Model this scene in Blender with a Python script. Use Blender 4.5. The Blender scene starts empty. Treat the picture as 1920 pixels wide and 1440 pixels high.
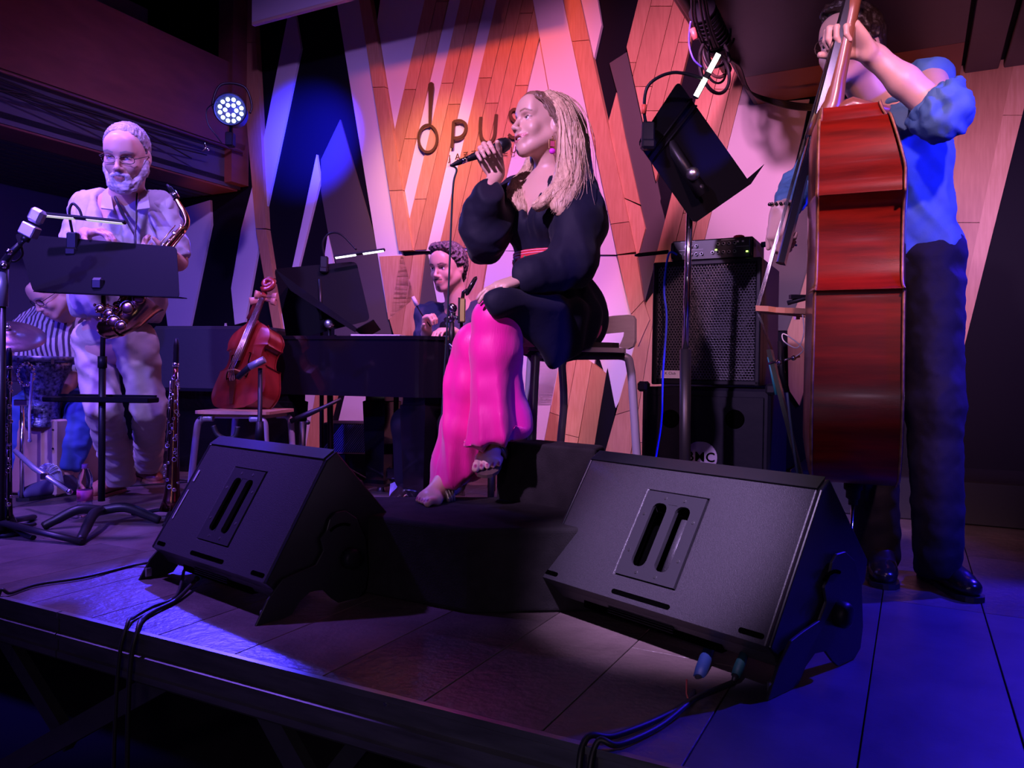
import bpy, bmesh, math, random
import numpy as np
from mathutils import Vector, Matrix
random.seed(7); np.random.seed(7)
SC = bpy.context.scene
COL = SC.collection
PI = math.pi
# ---------------------------------------------------------------- camera, exposure, world, lights
W_, H_ = 1920.0, 1440.0
F = 1450.0
CAMZ = 0.66
ROLL = math.radians(0.86)
PITCH = -math.atan(20.0 / F)
cam_d = bpy.data.cameras.new('camera')
cam = bpy.data.objects.new('camera', cam_d); COL.objects.link(cam)
cam_d.sensor_width = 36.0; cam_d.lens = 36.0 * F / W_
cam_d.clip_start = 0.05; cam_d.clip_end = 60
CM = Matrix.Rotation(PITCH, 3, 'X') @ Matrix.Rotation(PI / 2, 3, 'X') @ Matrix.Rotation(ROLL, 3, 'Z')
cam.matrix_world = Matrix.Translation((0, 0, CAMZ)) @ CM.to_4x4()
SC.camera = cam
SC.view_settings.view_transform = 'Standard'
SC.view_settings.look = 'None'
SC.view_settings.exposure = 0.0
SC.view_settings.gamma = 1.0
SC.view_settings.use_curve_mapping = False
wd = bpy.data.worlds.new('world'); SC.world = wd; wd.use_nodes = True
wd.node_tree.nodes['Background'].inputs[0].default_value = (0.05, 0.012, 0.34, 1)
wd.node_tree.nodes['Background'].inputs[1].default_value = 0.26
CO = Vector((0, 0, CAMZ))
def ray(x, y):
    d = CM @ Vector(((x - W_ / 2) / F, -(y - H_ / 2) / F, -1.0))
    return d
def P(x, y, Y):
    """world point seen at photo pixel (x, y) whose world Y is Y"""
    d = ray(x, y)
    return CO + d * (Y / d.y)
def FL(x, y, z=0.0):
    d = ray(x, y)
    return CO + d * ((z - CAMZ) / d.z)
# stage axes: U along the back wall, V into the wall
TAN = 0.52
UX = Vector((1, -TAN, 0)).normalized(); VX = Vector((TAN, 1, 0)).normalized(); ZX = Vector((0, 0, 1))
W0 = 5.3
WP = Vector((0, W0, 0))
def WL(x, y, off=0.0):
    """point on the back wall (off = metres in front of it)"""
    d = ray(x, y)
    return CO + d * ((WP - VX * off - CO).dot(VX) / d.dot(VX))
def wuv(p):
    q = p - WP
    return q.dot(UX), q.z
def UV(u, v, z):
    return WP + UX * u - VX * v + ZX * z     # v = metres in front of the wall
YAW = math.atan2(UX.y, UX.x)

def light(name, kind, loc, target, energy, color, size=0.3, spot=45, blend=0.5, size_y=None, spread=None):
    l = bpy.data.lights.new(name, kind); o = bpy.data.objects.new(name, l); COL.objects.link(o)
    l.energy = energy; l.color = color
    if kind == 'SPOT':
        l.spot_size = math.radians(spot); l.spot_blend = blend; l.shadow_soft_size = size
    elif kind == 'AREA':
        l.size = size
        if size_y: l.shape = 'RECTANGLE'; l.size_y = size_y
        if spread: l.spread = math.radians(spread)
    else:
        l.shadow_soft_size = size
    o.location = loc
    d = Vector(target) - Vector(loc)
    o.rotation_euler = d.to_track_quat('-Z', 'Y').to_euler()
    return o
light('key_singer', 'SPOT', (-1.6, 0.0, 2.8), (0.05, 2.6, 1.15), 950, (0.72, 0.40, 1.0), 0.05, 30, 0.6)
light('key_saxophonist', 'SPOT', (-2.4, 0.2, 2.7), (-1.75, 3.6, 0.9), 700, (0.34, 0.22, 1.0), 0.06, 38, 0.6)
light('pink_wall_wash', 'SPOT', (0.55, 1.9, 3.7), (0.55, 5.0, 0.7), 950, (1.0, 0.26, 0.74), 0.10, 74, 0.8)
light('pink_right_spot', 'SPOT', (0.20, 2.6, 2.3), WL(1440, 330), 260, (1.0, 0.32, 0.78), 0.06, 34, 0.9)
light('lavender_left_wash', 'SPOT', (-0.6, 1.7, 3.6), (-1.7, 6.0, 0.7), 620, (0.42, 0.20, 1.0), 0.08, 66, 0.8)
light('right_wall_wash', 'SPOT', (1.80, 2.7, 1.5), (2.5, 3.9, 1.25), 110, (0.72, 0.30, 0.95), 0.06, 95, 0.8)
light('bass_key', 'SPOT', (0.85, 0.3, 2.25), (1.1, 2.4, 1.15), 260, (1.0, 0.42, 0.60), 0.05, 40, 0.8)
light('player_key', 'SPOT', (0.0, 0.7, 2.2), (1.15, 2.5, 1.65), 150, (0.80, 0.45, 1.0), 0.05, 26, 0.7)
light('red_wall_wash', 'SPOT', UV(0.1, 1.6, 3.7), WL(900, 110), 150, (1.0, 0.12, 0.03), 0.08, 70, 0.9)
light('amber_wall_spot', 'SPOT', UV(0.4, 2.0, 3.2), WL(805, 330), 360, (1.0, 0.46, 0.10), 0.06, 28, 1.0)
light('orange_low_spot', 'SPOT', UV(1.1, 1.8, 2.6), WL(1215, 690), 130, (1.0, 0.30, 0.05), 0.05, 30, 1.0)
light('orange_corner', 'SPOT', UV(1.6, 1.0, 1.2), UV(2.3, .1, 2.2), 20, (1.0, 0.22, 0.04), 0.05, 60, 1.0)
light('orange_corner_left', 'SPOT', UV(-2.1, 1.0, 1.5), WL(430, 345), 16, (1.0, 0.22, 0.04), 0.04, 40, 1.0)
light('monitor_spot', 'SPOT', (0.1, 0.4, 2.6), (0.40, 1.90, 0.32), 1150, (0.66, 0.44, 1.0), 0.04, 16, 0.9)
light('floor_left_top', 'SPOT', (-2.3, 2.7, 3.3), (-1.6, 3.0, 0.0), 950, (0.26, 0.11, 1.0), 0.06, 58, 0.7)
light('blue_left_flood', 'SPOT', (-3.0, 0.6, 1.8), (-2.1, 4.6, 0.3), 420, (0.06, 0.03, 1.0), 0.06, 60, 0.7)
light('blue_floor_spot', 'SPOT', P(433, 225, 4.9), FL(300, 1140), 1300, (0.05, 0.03, 1.0), 0.03, 15, 0.5)
light('blue_right_flood', 'SPOT', (2.5, 0.9, 1.8), (1.35, 2.5, 0.9), 620, (0.02, 0.02, 1.0), 0.06, 48, 0.6)
light('blue_floor_right', 'SPOT', (2.9, 3.0, 2.1), (1.15, 1.4, 0.0), 800, (0.03, 0.012, 1.0), 0.03, 46, 0.4)
light('blue_beam', 'SPOT', UV(-1.0, 1.2, 2.4), WL(592, 265), 2600, (0.010, 0.012, 1.0), 0.03, 40, 1.0)
light('hall_fill', 'SPOT', (-0.6, -1.6, 1.5), (0.0, 1.6, -0.1), 26, (0.80, 0.50, 0.80), 0.1, 62, 0.8)
light('rail_fill', 'SPOT', (-0.6, 0.1, 0.35), (-0.1, 1.45, -0.12), 5, (0.9, 0.75, 0.9), 0.08, 120, 0.8)
light('blue_left_wall', 'SPOT', (-2.6, 2.6, 1.7), (-4.1, 6.2, 1.2), 70, (0.06, 0.05, 1.0), 0.05, 60, 0.8)

# ---------------------------------------------------------------- materials
_m = {}
def mat(name, col, rough=0.5, metal=0.0, bump=0.0, bscale=40.0, var=0.0, vscale=8.0, stretch=(1, 1, 1), emit=0.0,
        alpha=1.0, trans=0.0, coat=0.0, spec=0.5, vcol=False, sheen=0.0, col2=None, ecol=None, detail=3.0, sss=0.0, obj=False):
    if name in _m: return _m[name]
    m = bpy.data.materials.new(name); m.use_nodes = True
    nt = m.node_tree; N = nt.nodes; L = nt.links
    b = N['Principled BSDF']
    b.inputs['Base Color'].default_value = (*col, 1)
    b.inputs['Roughness'].default_value = rough
    b.inputs['Metallic'].default_value = metal
    b.inputs['Specular IOR Level'].default_value = spec
    b.inputs['Coat Weight'].default_value = coat
    b.inputs['Coat Roughness'].default_value = 0.12
    b.inputs['Transmission Weight'].default_value = trans
    b.inputs['Sheen Weight'].default_value = sheen
    b.inputs['Alpha'].default_value = alpha
    if sss: b.inputs['Subsurface Weight'].default_value = sss; b.inputs['Subsurface Radius'].default_value = (0.02, 0.008, 0.004)
    if emit:
        b.inputs['Emission Color'].default_value = (*(ecol or col), 1); b.inputs['Emission Strength'].default_value = emit
    if var or bump:
        tc = N.new('ShaderNodeTexCoord'); mp = N.new('ShaderNodeMapping'); mp.inputs['Scale'].default_value = stretch
        L.new(tc.outputs['Object'], mp.inputs[0])
    if var:
        n = N.new('ShaderNodeTexNoise'); n.inputs['Scale'].default_value = vscale; n.inputs['Detail'].default_value = detail
        L.new(mp.outputs[0], n.inputs[0])
        r = N.new('ShaderNodeValToRGB')
        c2 = col2 or tuple(c * (1 - var) for c in col)
        r.color_ramp.elements[0].position = 0.32; r.color_ramp.elements[1].position = 0.68
        r.color_ramp.elements[0].color = (*c2, 1); r.color_ramp.elements[1].color = (*col, 1)
        L.new(n.outputs['Fac'], r.inputs[0]); L.new(r.outputs[0], b.inputs['Base Color'])
    if vcol:
        a = N.new('ShaderNodeVertexColor'); a.layer_name = 'Col'
        L.new(a.outputs[0], b.inputs['Base Color'])
    if bump:
        n2 = N.new('ShaderNodeTexNoise'); n2.inputs['Scale'].default_value = bscale; n2.inputs['Detail'].default_value = 3
        L.new(mp.outputs[0], n2.inputs[0])
        bp = N.new('ShaderNodeBump'); bp.inputs['Strength'].default_value = bump; bp.inputs['Distance'].default_value = min(0.01, 0.6 / bscale)
        L.new(n2.outputs['Fac'], bp.inputs['Height']); L.new(bp.outputs[0], b.inputs['Normal'])
    _m[name] = m
    return m
# ---------------------------------------------------------------- objects
_loc = {}
def thing(name, label, cat, M=None, group=None):
    """an Empty whose matrix M (4x4) is the thing's own frame"""
    o = bpy.data.objects.new(name, None); COL.objects.link(o)
    o.empty_display_size = 0.1
    M = M if M is not None else Matrix.Identity(4)
    if isinstance(M, Vector): M = Matrix.Translation(M)
    o.matrix_world = M
    _loc[o.name] = M
    o['label'] = label; o['category'] = cat
    if group: o['group'] = group
    return o
def tag(o, label=None, cat=None, group=None, kind=None):
    if label: o['label'] = label
    if cat: o['category'] = cat
    if group: o['group'] = group
    if kind: o['kind'] = kind
    return o
class MB:
    def __init__(s):
        s.v = []; s.f = []; s.mi = []; s.m = 0; s.sm = []; s.smooth = False
    def add(s, vs, fs, smooth=None):
        o = len(s.v); s.v += [tuple(v) for v in vs]
        for f in fs:
            s.f.append([i + o for i in f]); s.mi.append(s.m); s.sm.append(s.smooth if smooth is None else smooth)
        return s
    def box(s, c, d, R=None, bev=0.0):
        """box centre c, full size d, optional 3x3 rotation; bev chamfers the vertical-ish edges of every side"""
        hx, hy, hz = d[0] / 2, d[1] / 2, d[2] / 2
        if bev <= 0:
            vs = [Vector((x, y, z)) for x in (-hx, hx) for y in (-hy, hy) for z in (-hz, hz)]
            fs = [(0, 1, 3, 2), (4, 6, 7, 5), (0, 4, 5, 1), (2, 3, 7, 6), (0, 2, 6, 4), (1, 5, 7, 3)]
        else:
            b = min(bev, hx * .9, hy * .9, hz * .9)
            vs = []; idx = {}
            for sx in (-1, 1):
                for sy in (-1, 1):
                    for sz in (-1, 1):
                        for k in range(3):
                            p = [sx * hx, sy * hy, sz * hz]
                            for j in range(3):
                                if j != k: p[j] -= (sx, sy, sz)[j] * b
                            idx[(sx, sy, sz, k)] = len(vs); vs.append(Vector(p))
            fs = []
            for k in range(3):
                a, b2 = [j for j in range(3) if j != k]
                for sg in (-1, 1):
                    q = []
                    for (i, j) in ((-1, -1), (1, -1), (1, 1), (-1, 1)):
                        t = [0, 0, 0]; t[k] = sg; t[a] = i; t[b2] = j
                        q.append(idx[(*t, k)])
                    if (sg > 0) == (k == 1): q.reverse()
                    fs.append(q)
            for sx in (-1, 1):
                for sy in (-1, 1):
                    for sz in (-1, 1):
                        fs.append([idx[(sx, sy, sz, k)] for k in range(3)])
            for k in range(3):
                a, b2 = [j for j in range(3) if j != k]
                for i in (-1, 1):
                    for j in (-1, 1):
                        t1 = [0, 0, 0]; t1[a] = i; t1[b2] = j; t1[k] = -1
                        t2 = list(t1); t2[k] = 1
                        fs.append([idx[(*t1, a)], idx[(*t1, b2)], idx[(*t2, b2)], idx[(*t2, a)]])
        if R is not None: vs = [R @ v for v in vs]
        c = Vector(c)
        return s.add([c + v for v in vs], fs)
    def tube(s, pts, r, n=8, cap=True, flat=None):
        """tube along points; r number or list"""
        pts = [Vector(p) for p in pts]
        rs = r if isinstance(r, (list, tuple)) else [r] * len(pts)
        vs = []; up = None
        for i, p in enumerate(pts):
            if i == 0: t = pts[1] - p
            elif i == len(pts) - 1: t = p - pts[i - 1]
            else: t = (pts[i + 1] - p).normalized() + (p - pts[i - 1]).normalized()
            if t.length < 1e-9: t = Vector((0, 0, 1))
            t.normalize()
            if up is None:
                up = Vector((0, 0, 1)) if abs(t.z) < 0.9 else Vector((1, 0, 0))
                up = (up - t * up.dot(t)).normalized()
            else:
                u2 = up - t * up.dot(t)
                if u2.length > 1e-6: up = u2.normalized()
            sd = t.cross(up)
            for k in range(n):
                a = 2 * PI * k / n
                vs.append(p + (sd * math.cos(a) * (flat or 1) + up * math.sin(a)) * rs[i])
        fs = []
        for i in range(len(pts) - 1):
            for k in range(n):
                k2 = (k + 1) % n
                fs.append((i * n + k, i * n + k2, (i + 1) * n + k2, (i + 1) * n + k))
        s.add(vs, fs, True)
        if cap:
            o = len(s.v) - len(vs)
            s.f.append([o + k for k in range(n)][::-1]); s.mi.append(s.m); s.sm.append(False)
            s.f.append([o + (len(pts) - 1) * n + k for k in range(n)]); s.mi.append(s.m); s.sm.append(False)
        return s
    def cyl(s, a, b, r, r2=None, n=16):
        return s.tube([a, b], [r, r if r2 is None else r2], n)
    def lathe(s, prof, M=None, n=24, smooth=True):
        """prof = [(r, z)...] revolved about z, then M (4x4)"""
        vs = []
        for (r, z) in prof:
            for k in range(n):
                a = 2 * PI * k / n; vs.append(Vector((r * math.cos(a), r * math.sin(a), z)))
        fs = []
        for i in range(len(prof) - 1):
            for k in range(n):
                k2 = (k + 1) % n
                fs.append((i * n + k, i * n + k2, (i + 1) * n + k2, (i + 1) * n + k))
        if M is not None: vs = [M @ v for v in vs]
        s.add(vs, fs, smooth)
        o = len(s.v) - len(vs)
        for (i, rev) in ((0, True), (len(prof) - 1, False)):
            if prof[i][0] > 1e-5:
                q = [o + i * n + k for k in range(n)]
                s.f.append(q[::-1] if rev else q); s.mi.append(s.m); s.sm.append(False)
        return s
    def ball(s, c, r, n=12, R=None):
        rr = r if isinstance(r, (tuple, list)) else (r, r, r)
        m = n // 2
        M = Matrix.Translation(Vector(c)) @ ((R.to_4x4()) if R is not None else Matrix.Identity(4)) @ Matrix.Diagonal((*rr, 1))
        return s.lathe([(max(1e-6, math.sin(PI * i / m)), -math.cos(PI * i / m)) for i in range(m + 1)], M, n)
    def prism(s, poly, off, smooth=False):
        """poly = 3D points, extruded by vector off"""
        n = len(poly); off = Vector(off); poly = [Vector(p) for p in poly]
        vs = poly + [p + off for p in poly]
        fs = [list(range(n))[::-1], list(range(n, 2 * n))] + [(i, (i + 1) % n, n + (i + 1) % n, n + i) for i in range(n)]
        o = len(s.v); s.v += [tuple(v) for v in vs]
        for i, f in enumerate(fs):
            s.f.append([k + o for k in f]); s.mi.append(s.m); s.sm.append(smooth and i > 1)
        return s
    def grid(s, rows, closed=False, smooth=True, thick=None):
        """rows of points -> surface"""
        m = len(rows[0]); vs = [p for r in rows for p in r]; fs = []
        for i in range(len(rows) - 1):
            for j in range(m if closed else m - 1):
                j2 = (j + 1) % m
                fs.append((i * m + j, i * m + j2, (i + 1) * m + j2, (i + 1) * m + j))
        return s.add(vs, fs, smooth)
    def build(s, name, mats, parent=None, world=False, **kw):
        me = bpy.data.meshes.new(name)
        me.from_pydata(s.v, [], s.f)
        if not isinstance(mats, (list, tuple)): mats = [mats]
        for m in mats: me.materials.append(m)
        me.polygons.foreach_set('material_index', s.mi)
        me.polygons.foreach_set('use_smooth', s.sm)
        bm = bmesh.new(); bm.from_mesh(me)
        bmesh.ops.recalc_face_normals(bm, faces=bm.faces); bm.to_mesh(me); bm.free()
        return link(name, me, parent, world, **kw)
def link(name, me, parent=None, world=False, label=None, cat=None, group=None, kind=None):
    o = bpy.data.objects.new(name, me); COL.objects.link(o)
    if parent is not None:
        o.parent = parent
        if world:
            M = _loc.get(parent.name)
            if M is not None: o.matrix_parent_inverse = M.inverted()
    tag(o, label, cat, group, kind)
    return o
def frame(loc, yaw=0.0, pitch=0.0, roll=0.0):
    return Matrix.Translation(Vector(loc)) @ Matrix.Rotation(yaw, 4, 'Z') @ Matrix.Rotation(pitch, 4, 'X') @ Matrix.Rotation(roll, 4, 'Y')
def copy_tree(o, parent=None):
    c = o.copy(); COL.objects.link(c)
    if parent is not None:
        mpi = o.matrix_parent_inverse.copy(); c.parent = parent; c.matrix_parent_inverse = mpi
    for ch in list(o.children): copy_tree(ch, c)
    return c
def catmull(pts, n=8):
    pts = [Vector(p) for p in pts]; out = []
    for i in range(len(pts) - 1):
        p0 = pts[max(i - 1, 0)]; p1 = pts[i]; p2 = pts[i + 1]; p3 = pts[min(i + 2, len(pts) - 1)]
        for k in range(n):
            t = k / n
            out.append(0.5 * ((2 * p1) + (p2 - p0) * t + (2 * p0 - 5 * p1 + 4 * p2 - p3) * t * t + (3 * p1 - p0 - 3 * p2 + p3) * t ** 3))
    out.append(pts[-1]); return out
def cable(name, pts, r, m, label, n=8, group=None, parent=None):
    mb = MB(); mb.tube(catmull(pts, n), r, 6)
    o = mb.build(name, m, parent, world=True)
    if parent is None: tag(o, label, 'cable', group)
    return o
def text_mesh(txt, size, depth, font=None, spacing=1.0, offset=0.0):
    cu = bpy.data.curves.new('t', 'FONT'); cu.body = txt; cu.size = size; cu.extrude = depth; cu.align_x = 'CENTER'; cu.align_y = 'CENTER'
    cu.space_character = spacing; cu.offset = offset; cu.resolution_u = 4
    o = bpy.data.objects.new('t', cu); COL.objects.link(o)
    dg = bpy.context.evaluated_depsgraph_get()
    me = bpy.data.meshes.new_from_object(o.evaluated_get(dg))
    bpy.data.objects.remove(o); bpy.data.curves.remove(cu)
    return me

# ---------------------------------------------------------------- implicit surfaces (bodies, cloth, hair)
class SDF:
    def __init__(s, k=0.02):
        s.pr = []; s.k = k; s.paints = []
    def _add(s, kind, fn, lo, hi, k, op):
        s.pr.append((kind, fn, np.array(lo, float), np.array(hi, float), s.k if k is None else k, op)); return s
    def cap(s, a, b, ra, rb=None, k=None, op='u', flat=None):
        """tapered capsule; flat=(axis vector, factor) squeezes distance along the axis"""
        rb = ra if rb is None else rb
        a = np.array(a, float); b = np.array(b, float); ab = b - a; L2 = max(float(ab @ ab), 1e-12)
        fl = None
        if flat is not None:
            fa = np.array(flat[0], float); fa = fa / np.linalg.norm(fa); fl = (fa, flat[1])
        def fn(x, y, z):
            px, py, pz = x - a[0], y - a[1], z - a[2]
            t = np.clip((px * ab[0] + py * ab[1] + pz * ab[2]) / L2, 0, 1)
            dx, dy, dz = px - t * ab[0], py - t * ab[1], pz - t * ab[2]
            d2 = dx * dx + dy * dy + dz * dz
            if fl is not None:
                q = dx * fl[0][0] + dy * fl[0][1] + dz * fl[0][2]
                d2 = d2 + q * q * (fl[1] ** 2 - 1)
            return np.sqrt(d2) - (ra + (rb - ra) * t)
        R = max(ra, rb)
        return s._add('cap', fn, np.minimum(a, b) - R, np.maximum(a, b) + R, k, op)
    def ell(s, c, r, R=None, k=None, op='u'):
        c = np.array(c, float); r = np.array(r, float)
        Rm = np.array(R, float) if R is not None else np.eye(3)   # columns = local axes in world
        def fn(x, y, z):
            px, py, pz = x - c[0], y - c[1], z - c[2]
            q = [(px * Rm[0, i] + py * Rm[1, i] + pz * Rm[2, i]) for i in range(3)]
            k0 = np.sqrt(sum((q[i] / r[i]) ** 2 for i in range(3)))
            k1 = np.sqrt(sum((q[i] / r[i] ** 2) ** 2 for i in range(3))) + 1e-9
            return k0 * (k0 - 1) / k1
        ext = np.sqrt(((Rm * r) ** 2).sum(1))
        return s._add('ell', fn, c - ext, c + ext, k, op)
    def half(s, p, n, k=None):
        """keep only the side away from normal n (cuts what lies beyond the plane)"""
        p = np.array(p, float); n = np.array(n, float); n = n / np.linalg.norm(n)
        fn = lambda x, y, z: -((x - p[0]) * n[0] + (y - p[1]) * n[1] + (z - p[2]) * n[2])
        return s._add('half', fn, [-9] * 3, [9] * 3, k, 's')
    def fnop(s, fn, lo, hi, k=0.0, op='s'):
        return s._add('fn', fn, lo, hi, k, op)
    def evaluate(s, X, Y, Z):
        D = np.full((len(X), len(Y), len(Z)), 0.5, np.float32)
        for (kind, fn, lo, hi, k, op) in s.pr:
            pad = k + 0.03
            sl = []
            for ax, c in enumerate((X, Y, Z)):
                i0 = np.searchsorted(c, lo[ax] - pad); i1 = np.searchsorted(c, hi[ax] + pad)
                sl.append(slice(max(0, i0 - 1), min(len(c), i1 + 1)))
            if any(q.stop - q.start < 1 for q in sl): continue
            x = X[sl[0]][:, None, None]; y = Y[sl[1]][None, :, None]; z = Z[sl[2]][None, None, :]
            d = fn(x, y, z).astype(np.float32)
            cur = D[sl[0], sl[1], sl[2]]
            if op == 'u':
                if k > 0:
                    h = np.maximum(k - np.abs(cur - d), 0) / k
                    r = np.minimum(cur, d) - h * h * k * 0.25
                else: r = np.minimum(cur, d)
            elif op == 's':
                d = -d
                if k > 0:
                    h = np.maximum(k - np.abs(cur - d), 0) / k
                    r = np.maximum(cur, d) + h * h * k * 0.25
                else: r = np.maximum(cur, d)
            D[sl[0], sl[1], sl[2]] = r
        return D
    def axes(s, res, fine):
        us = [p for p in s.pr if p[5] == 'u']
        lo = np.min([p[2] for p in us], 0) - 0.03; hi = np.max([p[3] for p in us], 0) + 0.03
        out = []
        for ax in range(3):
            c = [lo[ax]]
            while c[-1] < hi[ax]:
                st = res
                for (flo, fhi, fr) in fine:
                    if flo[ax] - res < c[-1] < fhi[ax]: st = min(st, fr)
                c.append(c[-1] + st)
            out.append(np.array(c))
        return out
    def mesh(s, res=0.006, fine=(), disp=None):
        X, Y, Z = s.axes(res, fine)
        D = s.evaluate(X, Y, Z)
        S = D < 0
        c = S[:-1, :-1, :-1].astype(np.int8)
        tot = np.zeros(c.shape, np.int8)
        offs = [(i, j, k) for i in (0, 1) for j in (0, 1) for k in (0, 1)]
        nx, ny, nz = c.shape
        for (i, j, k) in offs: tot += S[i:i + nx, j:j + ny, k:k + nz]
        act = (tot > 0) & (tot < 8)
        I, J, K = np.nonzero(act)
        n = len(I)
        vid = np.full(c.shape, -1, np.int32); vid[I, J, K] = np.arange(n)
        val = np.stack([D[I + i, J + j, K + k] for (i, j, k) in offs], 1)
        acc = np.zeros((n, 3)); cnt = np.zeros(n)
        for a in range(8):
            for b in range(a + 1, 8):
                oa, ob = offs[a], offs[b]
                df = [ob[q] - oa[q] for q in range(3)]
                if sum(abs(q) for q in df) != 1: continue
                m = (val[:, a] < 0) != (val[:, b] < 0)
                va, vb = val[m, a], val[m, b]
                t = va / (va - vb)
                ax = [q for q in range(3) if df[q]][0]
                pt = np.tile(np.array(oa, float), (m.sum(), 1)); pt[:, ax] += t
                acc[m] += pt; cnt[m] += 1
        loc = acc / cnt[:, None]
        vs = np.stack([X[I] + loc[:, 0] * (X[I + 1] - X[I]), Y[J] + loc[:, 1] * (Y[J + 1] - Y[J]), Z[K] + loc[:, 2] * (Z[K + 1] - Z[K])], 1)
        quads = []
        for ax in range(3):
            A = [slice(None)] * 3; B = [slice(None)] * 3
            A[ax] = slice(0, -1); B[ax] = slice(1, None)
            s0 = S[tuple(A)]; s1 = S[tuple(B)]
            ch = s0 != s1
            ii = np.nonzero(ch)
            g = [np.array(q) for q in ii]
            o1, o2 = [q for q in range(3) if q != ax]
            ok = (g[o1] > 0) & (g[o2] > 0) & (g[o1] < (nx, ny, nz)[o1]) & (g[o2] < (nx, ny, nz)[o2]) & (g[ax] < (nx, ny, nz)[ax])
            g = [q[ok] for q in g]
            inside = s0[tuple(g)]
            def vi(d1, d2):
                h = [None] * 3; h[ax] = g[ax]; h[o1] = g[o1] - d1; h[o2] = g[o2] - d2
                return vid[tuple(h)]
            q = np.stack([vi(1, 1), vi(0, 1), vi(0, 0), vi(1, 0)], 1)
            flip = inside if ax != 1 else ~inside
            q[~flip] = q[~flip][:, ::-1]
            quads.append(q)
        Q = np.concatenate(quads)
        Q = Q[(Q >= 0).all(1)]
        # light smoothing
        vs = smooth_v(vs, Q, 2, 0.4)
        if disp is not None:
            N = normals(vs, Q); vs = vs + N * disp(vs)[:, None]
        return vs, Q
def smooth_v(v, Q, it, lam):
    e = np.concatenate([Q[:, [0, 1]], Q[:, [1, 2]], Q[:, [2, 3]], Q[:, [3, 0]]])
    cnt = np.bincount(e[:, 0], minlength=len(v)) + np.bincount(e[:, 1], minlength=len(v))
    cnt = np.maximum(cnt, 1)
    for _ in range(it):
        a = np.zeros_like(v)
        for q in range(3):
            a[:, q] = np.bincount(e[:, 0], v[e[:, 1], q], len(v)) + np.bincount(e[:, 1], v[e[:, 0], q], len(v))
        v = v + lam * (a / cnt[:, None] - v)
    return v
def normals(v, Q):
    a = v[Q[:, 2]] - v[Q[:, 0]]; b = v[Q[:, 3]] - v[Q[:, 1]]
    n = np.cross(a, b); N = np.zeros_like(v)
    for i in range(4):
        for q in range(3): N[:, q] += np.bincount(Q[:, i], n[:, q], len(v))
    return N / (np.linalg.norm(N, axis=1)[:, None] + 1e-12)
def np_mesh(name, v, Q, mats, cols=None):
    me = bpy.data.meshes.new(name)
    me.vertices.add(len(v)); me.vertices.foreach_set('co', v.astype(np.float32).ravel())
    me.loops.add(len(Q) * 4); me.loops.foreach_set('vertex_index', Q.astype(np.int32).ravel())
    me.polygons.add(len(Q)); me.polygons.foreach_set('loop_start', np.arange(len(Q), dtype=np.int32) * 4)
    me.polygons.foreach_set('use_smooth', np.ones(len(Q), bool))
    me.update(calc_edges=True)
    for m in (mats if isinstance(mats, (list, tuple)) else [mats]): me.materials.append(m)
    if cols is not None:
        at = me.color_attributes.new('Col', 'FLOAT_COLOR', 'POINT')
        c4 = np.concatenate([cols, np.ones((len(cols), 1))], 1).astype(np.float32)
        at.data.foreach_set('color', c4.ravel())
    return me
def fold(v, dirs, seed=0):
    """sum of warped sines: dirs = [(vector per metre, amplitude, sharpness)]"""
    out = np.zeros(len(v)); rs = np.random.RandomState(seed)
    w = snoise(v * 5.0, seed) * 0.9
    for (k, amp, sh) in dirs:
        ph = v @ np.array(k, float) * 2 * PI + w * 2.5 + rs.rand() * 6
        q = np.sin(ph)
        if sh > 1: q = 1 - 2 * np.abs(np.sin(ph / 2)) ** (1.0 / sh) if False else np.sign(q) * np.abs(q) ** (1 / sh)
        out += amp * q
    return out
def snoise(v, seed=0, octs=3):
    rs = np.random.RandomState(seed + 11); out = np.zeros(len(v)); a = 1.0; f = 1.0
    for o in range(octs):
        for _ in range(4):
            d = rs.normal(size=3); d /= np.linalg.norm(d)
            out += a * 0.35 * np.sin(v @ d * 2 * PI * f * 0.35 + rs.rand() * 6.28)
        a *= 0.5; f *= 2.1
    return out

# ---------------------------------------------------------------- shared materials
M_white = mat('white_panel_paint', (0.62, 0.60, 0.58), 0.55, bump=0.03, bscale=60)
M_black = mat('black_wall_panel', (0.006, 0.006, 0.009), 0.6, bump=0.02, bscale=30, spec=.06)
M_taupe = mat('dark_grey_panel', (0.075, 0.068, 0.060), 0.5, bump=0.02, spec=.25)
def wood(name, a, b, sc=(1, 1, 1)):
    """oak: grain lines stretched along local z"""
    if name in _m: return _m[name]
    m = mat(name, a, 0.5, col2=b, var=0.5, vscale=14, stretch=sc, bump=0.06, bscale=30, detail=6, obj=True)
    return m
WOODS = []
for i, (a, b) in enumerate([((0.50, 0.27, 0.13), (0.42, 0.21, 0.095)), ((0.55, 0.31, 0.16), (0.46, 0.24, 0.11)), ((0.44, 0.23, 0.105), (0.37, 0.18, 0.08))]):
    WOODS.append(wood('oak_plank_%s' % 'abc'[i], a, b, (6, 6, 0.6)))
M_blackmetal = mat('black_metal', (0.008, 0.008, 0.010), 0.42, spec=.35)
M_blackplastic = mat('black_plastic', (0.008, 0.008, 0.012), 0.45, spec=.18)
M_rubber = mat('black_cable_rubber', (0.012, 0.012, 0.013), 0.5)
M_chrome = mat('chrome', (0.8, 0.8, 0.82), 0.12, 1.0)
M_steel = mat('brushed_steel', (0.55, 0.55, 0.56), 0.33, 1.0)
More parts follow.
